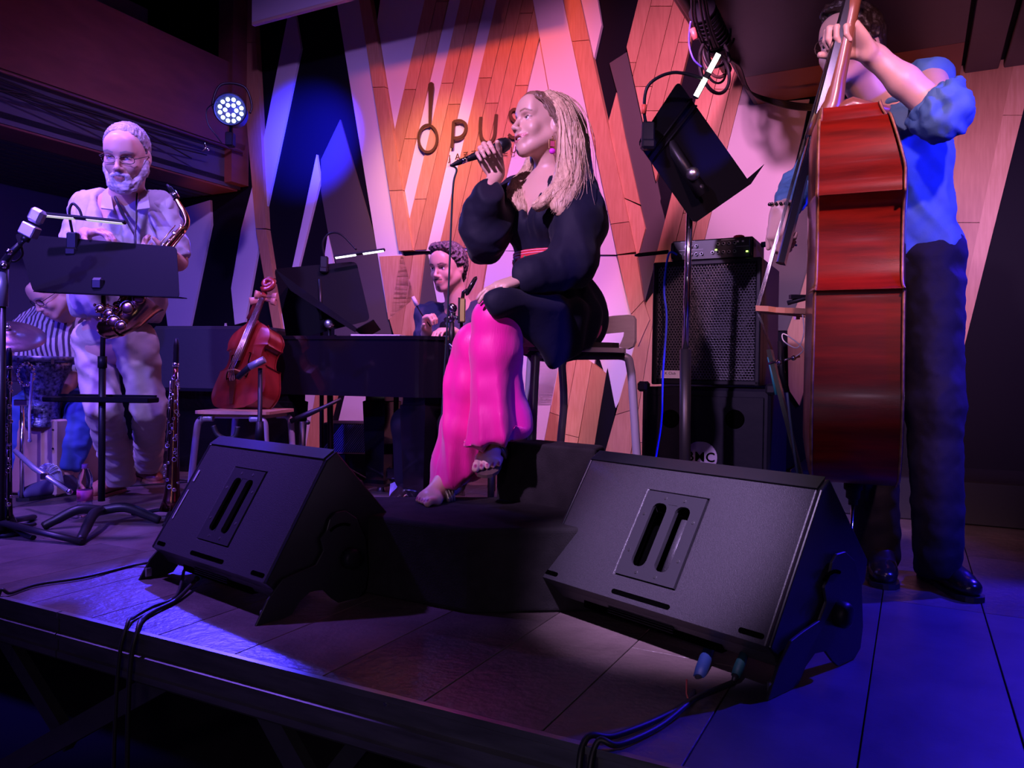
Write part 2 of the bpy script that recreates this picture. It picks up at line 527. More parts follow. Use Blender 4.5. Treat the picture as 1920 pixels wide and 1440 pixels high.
# ---------------------------------------------------------------- back wall
def wall_base():
    mb = MB()
    a = UV(-4.2, 0, -0.9); b = UV(5.2, 0, -0.9)
    mb.prism([a, b, UV(5.2, 0, 4.6), UV(-4.2, 0, 4.6)], VX * 0.12)
    return mb.build('wall_back', M_black, kind='structure')
wall = wall_base(); _loc[wall.name] = Matrix.Identity(4)
TH = {'B': 0.012, 'T': 0.014, 'W': 0.022, 'O': 0.032}
def clip_u(pts):
    return pts
def panel(poly, kind, name=None, label=None, th=None, base=0.0):
    """poly: photo pixels, projected on the wall plane; a board of real thickness"""
    m = {'B': M_black, 'T': M_taupe, 'W': M_white}.get(kind) or random.choice(WOODS)
    t = th or TH[kind]
    mb = MB(); mb.prism([WL(x, y, base) for (x, y) in poly], -VX * t)
    return mb.build(name or {'B': 'black_panel', 'T': 'grey_panel', 'W': 'white_panel'}.get(kind, 'oak_plank'), m, wall, world=True)
def lerp2(a, b, t): return (a[0] + (b[0] - a[0]) * t, a[1] + (b[1] - a[1]) * t)
def planks(l0, l1, r0, r1, cols, clip=None, cross=(), th=None, gap=1.2):
    """a slanted band of oak boards: left edge l0-l1, right edge r0-r1 (photo pixels), cols = fractions, cross = per board fractions of joints"""
    n = len(cols) - 1
    for i in range(n):
        a0 = lerp2(l0, r0, cols[i]); b0 = lerp2(l0, r0, cols[i + 1]); a1 = lerp2(l1, r1, cols[i]); b1 = lerp2(l1, r1, cols[i + 1])
        w = math.hypot(b0[0] - a0[0], b0[1] - a0[1]) or 1; w1 = math.hypot(b1[0] - a1[0], b1[1] - a1[1]) or 1
        if i > 0: a0 = lerp2(a0, b0, gap / w); a1 = lerp2(a1, b1, gap / w1)
        cuts = [0.0] + (list(cross[i]) if i < len(cross) else []) + [1.0]
        for k in range(len(cuts) - 1):
            t0, t1 = cuts[k], cuts[k + 1]
            L = math.hypot(a1[0] - a0[0], a1[1] - a0[1])
            if k > 0: t0 += gap / L
            quad = [lerp2(a0, a1, t0), lerp2(b0, b1, t0), lerp2(b0, b1, t1), lerp2(a0, a1, t1)]
            if clip: quad = clip_poly(quad, clip)
            if len(quad) >= 3: panel(quad, 'O', th=th)
def clip_poly(poly, lines):
    """keep the part of poly to the left of each directed line (y down)"""
    for (p, q) in lines:
        out = []
        def sd(v): return (q[0] - p[0]) * (v[1] - p[1]) - (q[1] - p[1]) * (v[0] - p[0])
        for i in range(len(poly)):
            a, b = poly[i], poly[(i + 1) % len(poly)]
            sa, sb = sd(a), sd(b)
            if sa >= 0: out.append(a)
            if (sa >= 0) != (sb >= 0): out.append(lerp2(a, b, sa / (sa - sb)))
        poly = out
        if len(poly) < 3: return []
    return poly
T0 = -330   # the panelling runs on above the frame
def ext(a, b, y):
    """point on line a-b at height y"""
    return (a[0] + (b[0] - a[0]) * (y - a[1]) / (b[1] - a[1]), y)
# lavender boards at the far left, below the soffit
panel([(328, 397), (398, 376), (400, 422), (361, 610), (340, 700), (318, 610), (300, 470)], 'W')
panel([(425, 606), (421, 640), (430, 640)], 'W')
# white strip that bends behind the inclined oak board
panel([(543, 33), (558, 31), (568, 92), (504, 391), (491, 451), (463, 604), (444, 609), (437, 541), (456, 430), (491, 297)], 'W')
panel([(597, 291), (604, 339), (564, 500), (545, 620), (525, 620), (552, 500)], 'W')
panel([(618, 441), (628, 493), (622, 560), (606, 560), (610, 493)], 'W')
# dark grey wedge
panel([(640, 225), (707, 455), (735, 625), (745, 700), (628, 700), (632, 493), (618, 441), (604, 360), (604, 300)], 'T')
# white strip leaning right
panel([ext((635, 8), (707, 451), T0), ext((680, 0), (755, 472), T0), (680, 0), (757, 482), (729, 586), (707, 451)], 'W')
# oak strip leaning right, with a joint
planks(ext((680, 0), (755, 472), T0), (755, 472), ext((701, 0), (781, 471), T0), (781, 471), [0, 1], cross=[(0.62, 0.86)], th=0.05)
# inclined oak board at the left corner
planks((434, -200), (488, 430), (474, -200), (507, 430), [0, 1], cross=[(0.45,)], th=0.05)
planks((488, 432), (528, 660), (507, 432), (543, 660), [0, 1], cross=[(0.4,)], th=0.05)
# centre: white ground behind the logo
panel([ext((716, 0), (700, -90), T0), (1003, T0), (1003, 0), (1034, 173), (1100, 470), (781, 471), (760, 347), (710, 42), (716, 0)], 'W', th=0.018)
CL = [((760, 347), (710, 42)), ((781, 471), (760, 347))]
CLI = [((710, 42), (760, 347)), ((760, 347), (782, 473))]
def cl(pts):  # stay right of the oak strip
    return [((pts[i + 1]), (pts[i])) for i in range(len(pts) - 1)]
KEEP = [((784, 476), (700, -40))]
S1 = lambda x: (x + 330 * 0.27, T0)
RH = [((781, 471), (701, 0))]
planks((878, T0), (693, 470), (922, T0), (736, 470), [0, .5, 1], clip=RH, cross=[(.3, .625, .79), (.42, .74)])
planks((945, T0), (759, 471), (990, T0), (803, 469), [0, .5, 1], clip=RH, cross=[(.35, .61, .88), (.28, .66)])
planks((1013, T0), (827, 468), (1112, T0), (921, 464), [0, .25, .5, .75, 1], cross=[(.4, .6), (.25, .66, .9), (.45, .82), (.3, .62)])
# big white strip K, oak strip L
panel([ext((1003, 0), (1034, 173), T0), ext((1061, 0), (1165, 482), T0), (1061, 0), (1092, 127), (1138, 328), (1162, 479), (1080, 479), (1034, 173), (1003, 0)], 'W', th=0.038)
planks(ext((1061, 0), (1162, 479), T0), (1162, 479), ext((1092, 0), (1192, 455), T0), (1196, 474), [0, 1], cross=[(.51, .93)], th=0.05)
panel([(1092, 0), (1123, 0), (1131, 50), (1117, 112)], 'W', th=0.03)
panel([(1092, -2), (1123, -2), (1100, -160), (1075, -160)], 'W', th=0.03)
panel([(1144, 120), (1183, 95), (1215, 250), (1249, 418), (1211, 564), (1198, 486), (1213, 430), (1175, 260), (1159, 176)], 'T')
panel([(1159, 176), (1144, 231), (1155, 300), (1172, 372), (1203, 385), (1175, 260)], 'O')
panel([(1173, 374), (1203, 388), (1213, 430), (1198, 486), (1190, 450)], 'O')
# oak field right of the black band
planks((1283, T0), (1096, 420), (1400, T0), (1213, 420), [0, .21, .56, .8, 1], cross=[(.3, .60), (.46, .66), (.36, .72), (.55,)],
       clip=[((1249, 418), (1178, 92)), ((1312, 0), (1285, 149)), ((1285, 149), (1237, 340))])
# dark band, then oak again leaning left
panel([(1319, 20), (1346, 20), (1300, 220), (1262, 378), (1249, 410), (1240, 378), (1285, 150)], 'B', th=0.02)
planks((1396, -160), (1228, 500), (1475, -160), (1311, 500), [0, .36, .72, 1], cross=[(.3, .62), (.5, .85), (.4,)])
panel([(1400, 60), (1423, 197), (1519, 188), (1505, 255), (1440, 520), (1306, 520), (1373, 212)], 'W')
panel([(1392, 128), (1421, 198), (1376, 200)], 'W')
panel([(1505, 262), (1527, 262), (1540, 420), (1500, 560), (1480, 620), (1430, 620), (1443, 520)], 'T')
panel([(1531, 452), (1540, 560), (1530, 660), (1500, 760), (1480, 730), (1478, 620), (1500, 560)], 'O')
# right wall field of oak planks
planks((1790, -40), (1610, 700), (1860, -40), (1700, 700), [0, .5, 1], cross=[(.5,), (.7,)], clip=[((1920, 270), (1790, 700))][:0])
planks((1860, -40), (1700, 700), (1935, -40), (1776, 700), [0, 1], cross=[(.62,)])
planks((1935, -40), (1776, 700), (1985, -40), (1797, 700), [0, .9], cross=[(.35,)])
# ------- lower register (below the horizontal joint)
planks((716, 482), (733, 600), (760, 480), (782, 560), [0, 1], cross=[()])
planks((756, 482), (735, 600), (800, 478), (770, 720), [0, .5, 1])
panel([(782, 480), (805, 478), (850, 720), (770, 720)], 'T')
panel([(806, 478), (862, 475), (840, 720), (852, 720)], 'W')
planks((860, 475), (806, 760), (919, 471), (872, 760), [0, .5, 1])
panel([(921, 470), (1080, 478), (1130, 620), (1100, 760), (874, 760)], 'W')
panel([(1082, 479), (1161, 481), (1187, 590), (1218, 650), (1157, 765), (1128, 676), (1090, 640)], 'W', th=0.026)
planks((1162, 481), (1187, 590), (1197, 478), (1211, 564), [0, 1], th=0.045)
planks((1187, 592), (1200, 650), (1211, 566), (1222, 600), [0, 1], th=0.045)
planks((1215, 568), (1122, 905), (1262, 500), (1230, 905), [0, .5, 1], cross=[(.62,), (.8,)])
panel([(1142, 690), (1157, 768), (1128, 905), (1090, 905)], 'B', th=0.028)
planks((1060, 640), (1010, 905), (1140, 700), (1106, 905), [0, .33, .66, 1], cross=[(.5,), (.62,), ()])
panel([(1010, 640), (1058, 640), (1008, 905), (960, 905)], 'W')
for (x0, x1, k) in ((540, 600, 'W'), (600, 640, 'O'), (655, 700, 'W'), (700, 760, 'T'), (810, 850, 'W'), (430, 470, 'O'), (500, 535, 'O')):
    if k == 'O': planks((x0, 720), (x0 - 22, 842), (x1, 720), (x1 - 30, 842), [0, 1])
    else: panel([(x0, 720), (x1, 720), (x1 - 18, 842), (x0 - 30, 842)], k)
panel([(430, 715), (410, 833), (385, 833), (400, 715)], 'W')
# joint line (thin dark reveal) across the panelling
mb = MB()
# ------- logo on the wall
M_logo = mat('bronze_lettering', (0.10, 0.055, 0.02), 0.45, 0.3)
sign = thing('wall_sign', 'dark lettering sign of OPUS jazz club with a spoon, on the oak slats', 'sign', WL(880, 250, 0.05))
def wall_frame(x, y, off):
    p = WL(x, y, off)
    R = Matrix((UX, ZX, -VX)).transposed()      # local x=U, y=Z, z=out of the wall
    return Matrix.Translation(p) @ R.to_4x4()
def stroke(pts, w, name, closed=False, flat=None):
    """flat ribbon lettering stroke on the wall; pts = photo pixels, w = metres"""
    if not closed and len(pts) > 2 and not isinstance(w, list): pts = [(v.x, v.y) for v in catmull([Vector((x, y, 0)) for x, y in pts], 5)]
    mb = MB(); q = [WL(x, y, 0.052) for (x, y) in pts]
    n = len(q); L = []; R = []
    ws = w if isinstance(w, (list, tuple)) else [w] * n
    for i in range(n):
        a = q[i - 1] if (i > 0 or closed) else q[i]; b = q[(i + 1) % n] if (i < n - 1 or closed) else q[i]
        t = (b - a).normalized(); s_ = t.cross(VX) * ws[i] / 2
        L.append(q[i] + s_); R.append(q[i] - s_)
    for i in range(n if closed else n - 1):
        j = (i + 1) % n
        mb.prism([L[i], L[j], R[j], R[i]], VX * 0.012)
    return mb.build(name, M_logo, sign, world=True)
el = [(801.5 + 17.5 * math.cos(a), 259.5 + 25.5 * math.sin(a)) for a in [2 * PI * k / 28 for k in range(28)]]
stroke(el, 0.018, 'spoon_bowl', True)
stroke([(805, 234), (806, 205), (807, 180), (807.5, 165), (807.5, 157), (807.5, 154)], [0.016, 0.022, 0.034, 0.046, 0.042, 0.018], 'spoon_handle')
stroke([(847, 277), (850, 227)], 0.021, 'letter_stroke')
stroke([(850, 228), (862, 226), (871, 231), (873, 240), (870, 250), (862, 257), (849, 259)], 0.021, 'letter_stroke')
stroke([(901, 219), (900, 232), (900, 245), (902, 257), (908, 265), (916, 267), (923, 262), (927, 252), (928, 240), (929, 226), (930, 214)], 0.021, 'letter_stroke')
stroke([(972, 207), (963, 205), (956, 212), (959, 222), (968, 230), (976, 240), (972, 254), (962, 258), (953, 252)], 0.021, 'letter_stroke')
for (ch, x, y) in (('J', 843, 297), ('A', 858, 294), ('Z', 873, 291.5), ('Z', 888, 289), ('C', 934, 285.5), ('L', 948, 283.5), ('U', 963, 281.5), ('B', 978, 279)):
    me = text_mesh(ch, 0.062, 0.003, offset=-0.0003); me.materials.append(M_logo)
    o = bpy.data.objects.new('letter', me); COL.objects.link(o); o.parent = sign
    o.matrix_parent_inverse = _loc[sign.name].inverted(); o.matrix_basis = wall_frame(x, y, 0.05)
# ---------------------------------------------------------------- stage deck
M_deck = mat('worn_stage_board', (0.15, 0.105, 0.10), 0.40, var=0.45, vscale=3.5, stretch=(1.2, 1.2, 1), bump=0.35, bscale=30, detail=8)
M_deck2 = mat('worn_stage_board_dark', (0.12, 0.085, 0.08), 0.40, var=0.5, vscale=4.5, stretch=(1.2, 1.2, 1), bump=0.4, bscale=34, detail=8)
M_deck3 = mat('scuffed_ply_board', (0.085, 0.075, 0.085), 0.5, var=0.7, vscale=5, bump=0.12, bscale=20, col2=(0.03, 0.03, 0.045), detail=9)
M_dark = mat('dark_under_stage', (0.006, 0.006, 0.008), 0.8)
M_seam = mat('dark_joint', (0.008, 0.007, 0.01), 0.8)
e0 = FL(0, 1114); e1 = FL(960, 1367)
VE = WP - VX * 0                                     # wall line
V_EDGE = -((e0 - WP).dot(VX))                        # distance of the stage edge in front of the wall
V_EDGE = (V_EDGE + -((e1 - WP).dot(VX))) / 2
def u_of(p): return (p - WP).dot(UX)
U0, U1 = -4.2, 5.2
mb = MB(); mb.prism([UV(U0, 0, -0.03), UV(U1, 0, -0.03), UV(U1, V_EDGE, -0.03), UV(U0, V_EDGE, -0.03)], (0, 0, -0.10))
floor = mb.build('floor', M_seam, kind='structure'); _loc[floor.name] = Matrix.Identity(4)
seams_px = [(90, 1122), (145, 1145), (640, 1270), (750, 1310), (900, 1345), (960, 1307), (1067, 1390), (1265, 1440)]
us = []
u = u_of(FL(1300, 1402)) 
step = 0.262
k = math.floor((U0 - u) / step)
edges = [u + step * j for j in range(k, 40) if U0 <= u + step * j <= U1]
for i in range(len(edges) - 1):
    a, b = edges[i] + 0.0015, edges[i + 1] - 0.0015
    right = a >= u - 0.01 and a < u + 4 * step
    cuts = [0.02, V_EDGE - 0.004]
    jn = sorted([random.uniform(0.9, 1.5), random.uniform(2.3, 3.0)])
    if right: jn = [0.9, 1.35 + (i % 2) * 0.3, V_EDGE - 1.28]
    cuts = [0.02] + jn + [V_EDGE - 0.004]
    for j in range(len(cuts) - 1):
        mb = MB(); z = -0.003 + random.uniform(-0.0006, 0.0006)
        m = M_deck3 if (right and j == len(cuts) - 2) else random.choice([M_deck, M_deck2])
        mb.box((0, 0, 0), (b - a, cuts[j + 1] - cuts[j] - 0.003, 0.028), bev=0.001)
        o = mb.build('stage_plank', m, floor)
        o.matrix_basis = Matrix.Translation(UV((a + b) / 2, (cuts[j] + cuts[j + 1]) / 2, -0.014)) @ Matrix.Rotation(YAW, 4, 'Z')
# aluminium edge profile
M_alu = mat('dull_aluminium', (0.30, 0.30, 0.31), 0.38, 0.85, bump=0.03, bscale=12, var=0.4, vscale=6, stretch=(1, 1, 6))
fas = thing('stage_edge_rail', 'dull aluminium rail along the front edge of the stage', 'rail', UV(0, V_EDGE, -0.1))
mb = MB()
prof = [(-.002, .002), (.012, .002), (.012, -.012), (.006, -.016), (.006, -.050), (.016, -.056), (.016, -.066), (.008, -.070), (.008, -.098), (.014, -.102), (.014, -.118), (-.03, -.118), (-.03, -.01)]
for (ua, ub) in ((U0, -1.62), (-1.615, 0.42), (0.425, U1)):
    mb = MB(); mb.prism([UV(ua, V_EDGE + a, z) for (a, z) in prof], UX * (ub - ua))
    mb.build('rail_section', M_alu, fas, world=True)
for x, y in ((383, 1224), (723, 1320), (130, 1158)):
    d = ray(x, y); p = CO + d * ((UV(0, V_EDGE + .006, 0) - CO).dot(VX) / d.dot(VX))
    mb = MB(); mb.cyl(p + VX * 0.004, p - VX * 0.0025, 0.0045, n=10); mb.build('screw', M_steel, fas, world=True)
# under the stage: braces and the hall floor
hall = MB(); hall.box((0, 1.5, -1.0), (16, 14, 0.04)); ho = hall.build('trim_1', mat('hall_floor', (0.05, 0.045, 0.05), 0.6), kind='structure')
ho.name = 'floor_hall'
M_brace = mat('grey_painted_steel', (0.05, 0.05, 0.055), 0.5, 0.3, var=0.3, vscale=10)
def brace(pa, pb, off, w, label):
    q = []
    for (x, y) in (pa, pb):
        d = ray(x, y); q.append(CO + d * ((UV(0, V_EDGE - off, 0) - CO).dot(VX) / d.dot(VX)))
    a, b = q; t = (b - a).normalized(); s_ = t.cross(VX).normalized()
    mb = MB(); mb.prism([a + s_ * w / 2, b + s_ * w / 2, b - s_ * w / 2, a - s_ * w / 2], VX * 0.03)
    o = mb.build('brace', M_brace, br, world=True)
    return o
br = thing('stage_scissor_frame', 'dark steel scissor frame under the front of the stage', 'stage frame', UV(-1, V_EDGE - .1, -1.0))
brace((-40, 1130), (125, 1400), 0.10, 0.05, ''); brace((340, 1255), (-60, 1480), 0.07, 0.06, ''); brace((480, 1310), (640, 1600), 0.10, 0.06, ''); brace((700, 1360), (480, 1640), 0.16, 0.05, '')
# plinth / black boards at the right foot of the wall
pa = FL(1560, 1000); pb = FL(1960, 1024)
mb = MB(); u_a = u_of(FL(1450, 985)); v_a = 0.62
mb.box((0, 0, 0), (5.2 - u_a - 1.0, v_a, 0.2), bev=0.006)
o = mb.build('trim_1', mat('black_painted_plinth', (0.012, 0.012, 0.016), 0.35, bump=0.03), kind='structure')
o.matrix_world = Matrix.Translation(UV((5.2 - 1.0 + u_a) / 2, v_a / 2 + .0, 0.1)) @ Matrix.Rotation(YAW, 4, 'Z')
# ---------------------------------------------------------------- side walls, ceiling
def slab(name, pts, off, m, kind='structure', parent=None, **k):
    mb = MB(); mb.prism(pts, off); return mb.build(name, m, parent, world=parent is not None, kind=kind if parent is None else None, **k)
M_wallside = mat('dark_side_wall', (0.10, 0.10, 0.18), 0.7)
slab('wall_left', [UV(U0, -.1, -1), UV(U0, 7, -1), UV(U0, 7, 4.7), UV(U0, -.1, 4.7)], -UX * 0.1, M_wallside)
slab('wall_right', [UV(U1, -.1, -1), UV(U1, 9, -1), UV(U1, 9, 4.7), UV(U1, -.1, 4.7)], UX * 0.1, M_wallside)
slab('ceiling', [UV(U0, 0, 4.6), UV(U1, 0, 4.6), UV(U1, 9, 4.6), UV(U0, 7, 4.6)], (0, 0, 0.1), mat('black_ceiling', (0.01, 0.01, 0.012), 0.8))
# ---------------------------------------------------------------- left balcony
M_beam = mat('red_brown_beam', (0.20, 0.065, 0.045), 0.6, var=0.25, vscale=4, stretch=(1, 1, 3), bump=0.06, bscale=20)
M_fascia = mat('dark_fascia', (0.07, 0.07, 0.09), 0.55, bump=0.03)
M_slat = mat('black_soffit_slat', (0.028, 0.026, 0.03), 0.5)
ub = u_of(WL(465, 280)); zb0 = WL(465, 283).z; zb1 = WL(437, 140).z; zf = WL(462, 357).z
BL = thing('balcony', 'side balcony on the left with a reddish wooden beam and black slatted soffit', 'balcony', UV(ub, 2, zf))
slab('beam', [UV(ub, 0.06, zb0), UV(ub, 6.2, zb0), UV(ub, 6.2, zb1), UV(ub, 0.06, zb1)], -UX * 0.14, M_beam, parent=BL)
slab('beam_lip', [UV(ub + .03, 0.06, zb0 - .02), UV(ub + .03, 6.2, zb0 - .02), UV(ub + .03, 6.2, zb0 + .025), UV(ub + .03, 0.06, zb0 + .025)], -UX * 0.03, M_beam, parent=BL)
slab('fascia', [UV(ub - 0.05, 0.03, zf), UV(ub - 0.05, 6.2, zf), UV(ub - 0.05, 6.2, zb0), UV(ub - 0.05, 0.03, zb0)], -UX * 0.08, M_fascia, parent=BL)
slab('deck_board', [UV(ub - 0.05, 0.03, zf + .03), UV(U0, 0.03, zf + .03), UV(U0, 6.2, zf + .03), UV(ub - .05, 6.2, zf + .03)], (0, 0, .04), M_black, parent=BL)
uu = ub - 0.06
i = 0
while uu > U0 + 0.1:
    w = 0.30 if i == 0 else 0.085
    mb = MB(); mb.box((0, 0, 0), (w, 6.1, 0.03), bev=0.004)
    o = mb.build('soffit_board' if i == 0 else 'slat', M_beam if i == 0 else M_slat, BL, world=True)
    o.matrix_basis = Matrix.Translation(UV(uu - w / 2, 3.1, zf)) @ Matrix.Rotation(YAW, 4, 'Z')
    uu -= w + 0.022; i += 1
# panes and posts above the beam (dim gallery)
for (a, b) in ((0.5, 0.95), (1.15, 1.75)):
    slab('gallery_pane', [UV(ub - .6, a, zb1 + .1), UV(ub - .6, b, zb1 + .1), UV(ub - .6, b, zb1 + .42), UV(ub - .6, a, zb1 + .42)], -UX * .02, mat('dim_grey_board', (.16, .15, .2), .6), parent=BL)
slab('gallery_rail', [UV(ub - .3, .05, zb1 + .5), UV(ub - .3, 6, zb1 + .5), UV(ub - .3, 6, zb1 + .56), UV(ub - .3, .05, zb1 + .56)], -UX * .05, M_blackmetal, parent=BL)
slab('corner_post', [UV(ub + .03, .02, zb0 - .3), UV(ub + .03, .2, zb0 - .3), UV(ub + .03, .2, 4.55), UV(ub + .03, .02, 4.55)], -UX * .16, M_beam, parent=BL)
# ---------------------------------------------------------------- right balcony (soffit seen from below)
zr = WL(1470, 192).z
ur = u_of(WL(1423, 197))
BR = thing('balcony', 'low balcony on the right above the double bass player, dark slatted soffit', 'balcony', UV(ur, 1, zr))
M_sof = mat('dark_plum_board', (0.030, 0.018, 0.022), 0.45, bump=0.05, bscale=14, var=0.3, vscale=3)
M_sof2 = mat('orange_lit_soffit_board', (0.20, 0.08, 0.04), 0.5, bump=0.04)  # wall end of the soffit, orange light put into its colour
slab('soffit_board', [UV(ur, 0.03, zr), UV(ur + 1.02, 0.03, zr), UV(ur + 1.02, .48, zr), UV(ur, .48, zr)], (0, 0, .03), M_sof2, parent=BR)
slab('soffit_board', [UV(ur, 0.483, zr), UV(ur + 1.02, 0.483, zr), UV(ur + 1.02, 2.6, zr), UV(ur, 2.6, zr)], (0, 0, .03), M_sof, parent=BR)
slab('fascia', [UV(ur - .02, .03, zr), UV(ur - .02, 2.6, zr), UV(ur - .02, 2.6, zr + .45), UV(ur - .02, .03, zr + .45)], UX * .02, M_sof, parent=BR)
slab('deck_board', [UV(ur, .03, zr + .05), UV(U1 - .1, .03, zr + .05), UV(U1 - .1, 2.6, zr + .05), UV(ur, 2.6, zr + .05)], (0, 0, .05), M_black, parent=BR)
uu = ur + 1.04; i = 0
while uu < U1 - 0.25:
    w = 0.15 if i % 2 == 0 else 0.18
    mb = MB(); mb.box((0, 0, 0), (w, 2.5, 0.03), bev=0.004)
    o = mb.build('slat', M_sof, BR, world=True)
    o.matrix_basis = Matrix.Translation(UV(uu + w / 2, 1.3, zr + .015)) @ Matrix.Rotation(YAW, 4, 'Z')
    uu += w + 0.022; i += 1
# ---------------------------------------------------------------- projection screen edge
def on_v(x, y, v):
    d = ray(x, y); return CO + d * ((UV(0, v, 0) - CO).dot(VX) / d.dot(VX))
s0 = on_v(472, 47, .55); s1 = on_v(652, -2, .55)
t = (s1 - s0).normalized(); zt = 1.0
scr = thing('projection_screen', 'white projection screen hanging at the top left of the wall', 'screen', s0)
slab('screen_cloth', [s0 + ZX * .02, s0 + UX * 2.2 + ZX * (.02), s0 + UX * 2.2 + ZX * zt, s0 + ZX * zt], VX * .004, mat('screen_cloth', (.52, .5, .5), .7, bump=.05, bscale=8), parent=scr)
slab('bottom_bar', [s0, s0 + UX * 2.2, s0 + UX * 2.2 + ZX * .022, s0 + ZX * .022], VX * .03, mat('pale_bar', (.55, .4, .3), .5), parent=scr)

# ---------------------------------------------------------------- floor monitors
M_mon = mat('textured_black_cabinet', (0.050, 0.045, 0.054), 0.40, bump=0.5, bscale=420, spec=0.7, var=.45, vscale=480, detail=1)
M_mons = mat('smooth_black_cabinet', (0.012, 0.012, 0.015), 0.35, bump=0.02)
M_hole = mat('black_recess', (0.001, 0.001, 0.001), 0.9, spec=0.0)
def floor_monitor(label, BLc, BRc, top=(0.20, 0.41), far=(0.43, 0.22), knob=True):
    a = Vector((BLc[0], BLc[1], 0)); b = Vector((BRc[0], BRc[1], 0)); W = (b - a).length
    yaw = math.atan2((b - a).y, (b - a).x)
    M = Matrix.Translation((a + b) / 2) @ Matrix.Rotation(yaw, 4, 'Z')
    t = thing('stage_monitor', label, 'speaker', M)
    z0 = 0.10
    ty, tz = top; fy, fz = far
    prof = [(0.0, z0), (ty, tz), (ty + .035, tz + .022), (fy, fz), (fy - .012, fz - .05), (0.20, 0.05), (0.05, 0.045), (0.028, 0.075)]
    Hf = math.hypot(ty, tz - z0); fu = Vector((0, ty / Hf, (tz - z0) / Hf)); fn = Vector((0, -fu.z, fu.y))
    # cabinet with a recess for the handle: build the back face as a ring around the opening
    x0, x1 = -W / 2, W / 2
    hs0, hs1 = (-0.105, 0.085) if W > .62 else (-0.10, 0.075)
    ht0, ht1 = 0.17 * Hf, 0.83 * Hf
    mb = MB(); n = len(prof)
    L = [Vector((x0, y, z)) for (y, z) in prof]; Rr = [Vector((x1, y, z)) for (y, z) in prof]
    vs = L + Rr; fs = [list(range(n))[::-1], list(range(n, 2 * n))]
    for i in range(n):
        if i == 0: continue
        j = (i + 1) % n; fs.append((i, j, n + j, n + i))
    o = Vector((0, 0.0, z0))
    def fp(s, tt, d=0.0): return o + Vector((s, 0, 0)) + fu * tt + fn * d
    op = [fp(hs0, ht0), fp(hs1, ht0), fp(hs1, ht1), fp(hs0, ht1)]
    outer = [L[0], Rr[0], Rr[1], L[1]]
    k = len(vs); vs += op
    oi = [0, n, n + 1, 1]
    for i in range(4): fs.append((oi[i], oi[(i + 1) % 4], k + (i + 1) % 4, k + i))
    dp = [p - fn * 0.07 for p in op]; k2 = len(vs); vs += dp
    for i in range(4): fs.append((k + i, k + (i + 1) % 4, k2 + (i + 1) % 4, k2 + i))
    fs.append((k2, k2 + 1, k2 + 2, k2 + 3))
    mb.add(vs, fs)
    cab = mb.build('cabinet', M_mon, t)
    bv = cab.modifiers.new('b', 'BEVEL'); bv.width = 0.004; bv.segments = 2; bv.limit_method = 'ANGLE'; bv.angle_limit = math.radians(35)
    # smooth top strip and side cheeks
    mb = MB(); e = 0.0022
    n2 = Vector((0, -(.022), .035)).normalized()
    mb.prism([Vector((x0 - .001, ty - .002, tz + .001)), Vector((x1 + .001, ty - .002, tz + .001)), Vector((x1 + .001, ty + .035, tz + .024)), Vector((x0 - .001, ty + .035, tz + .024))], n2 * 0.003)
    mb.build('top_strip', M_mons, t)
    for sx in (-1, 1):
        x = sx * (W / 2 + .0005)
        mb = MB(); mb.prism([Vector((x, y + .0, z)) for (y, z) in prof], Vector((sx * .011, 0, 0)))
        c = mb.build('side_cheek', M_mons, t); bv = c.modifiers.new('b', 'BEVEL'); bv.width = 0.004; bv.segments = 2
    # handle plate: frame with two long slots and a middle bar
    mb = MB()
    def fbox(s0, s1, t0, t1, d0, d1, bev=.0):
        mb.prism([fp(s0, t0, d0), fp(s1, t0, d0), fp(s1, t1, d0), fp(s0, t1, d0)], fn * (d1 - d0))
    w = .036
    fbox(hs0 + .003, hs0 + w, ht0 + .003, ht1 - .003, -.006, .002); fbox(hs1 - w, hs1 - .003, ht0 + .003, ht1 - .003, -.006, .002)
    fbox(hs0 + w, hs1 - w, ht0 + .003, ht0 + .034, -.006, .002); fbox(hs0 + w, hs1 - w, ht1 - .034, ht1 - .003, -.006, .002)
    mid = (hs0 + hs1) / 2
    fbox(mid - .014, mid + .014, ht0 + .03, ht1 - .03, -.012, .001)
    # rounded slot ends
    for c in ((hs0 + w + mid - .014) / 2, (hs1 - w + mid + .014) / 2):
        hw = (mid - .014 - hs0 - w) / 2
        for (tb, sg) in ((ht0 + .034, 1), (ht1 - .034, -1)):
            for sgx in (-1, 1):
                pts = [fp(c + sgx * hw, tb, .002)]
                for q in range(6):
                    a = PI / 2 * q / 5
                    pts.append(fp(c + sgx * (hw - hw * .8 * (1 - math.sin(a))), tb + sg * hw * .8 * (1 - math.cos(a)), .002))
                pts.append(fp(c + sgx * (hw - hw * .8), tb, .002)) if False else None
                mb.prism([p for p in pts], -fn * .008)
    hp = mb.build('handle_plate', mat('handle_plate_plastic', (0.03, 0.028, 0.034), 0.4), t)
    mb = MB(); mb.tube([fp((hs1 - w + mid + .014) / 2, ht0 + .03, -.035), fp((hs1 - w + mid + .014) / 2, ht1 - .06, -.035)], .019, 14)
    mb.build('handle_grip', M_mon, hp)
    mb = MB(); mb.prism([fp(hs0, ht0, -.066), fp(hs1, ht0, -.066), fp(hs1, ht1, -.066), fp(hs0, ht1, -.066)], -fn * .002); mb.build('recess', M_hole, hp)
    for (s_, t_) in ((hs0 + .018, ht0 + .07), (hs0 + .018, ht1 - .07), (hs1 - .018, ht0 + .07), (hs1 - .018, ht1 - .07), (mid - .03, ht0 + .018), (mid + .03, ht0 + .018), (mid - .03, ht1 - .018), (mid + .03, ht1 - .018)):
        mb = MB(); mb.cyl(fp(s_, t_, .0015), fp(s_, t_, .0035), .0042, n=8); mb.build('screw', M_steel, hp)
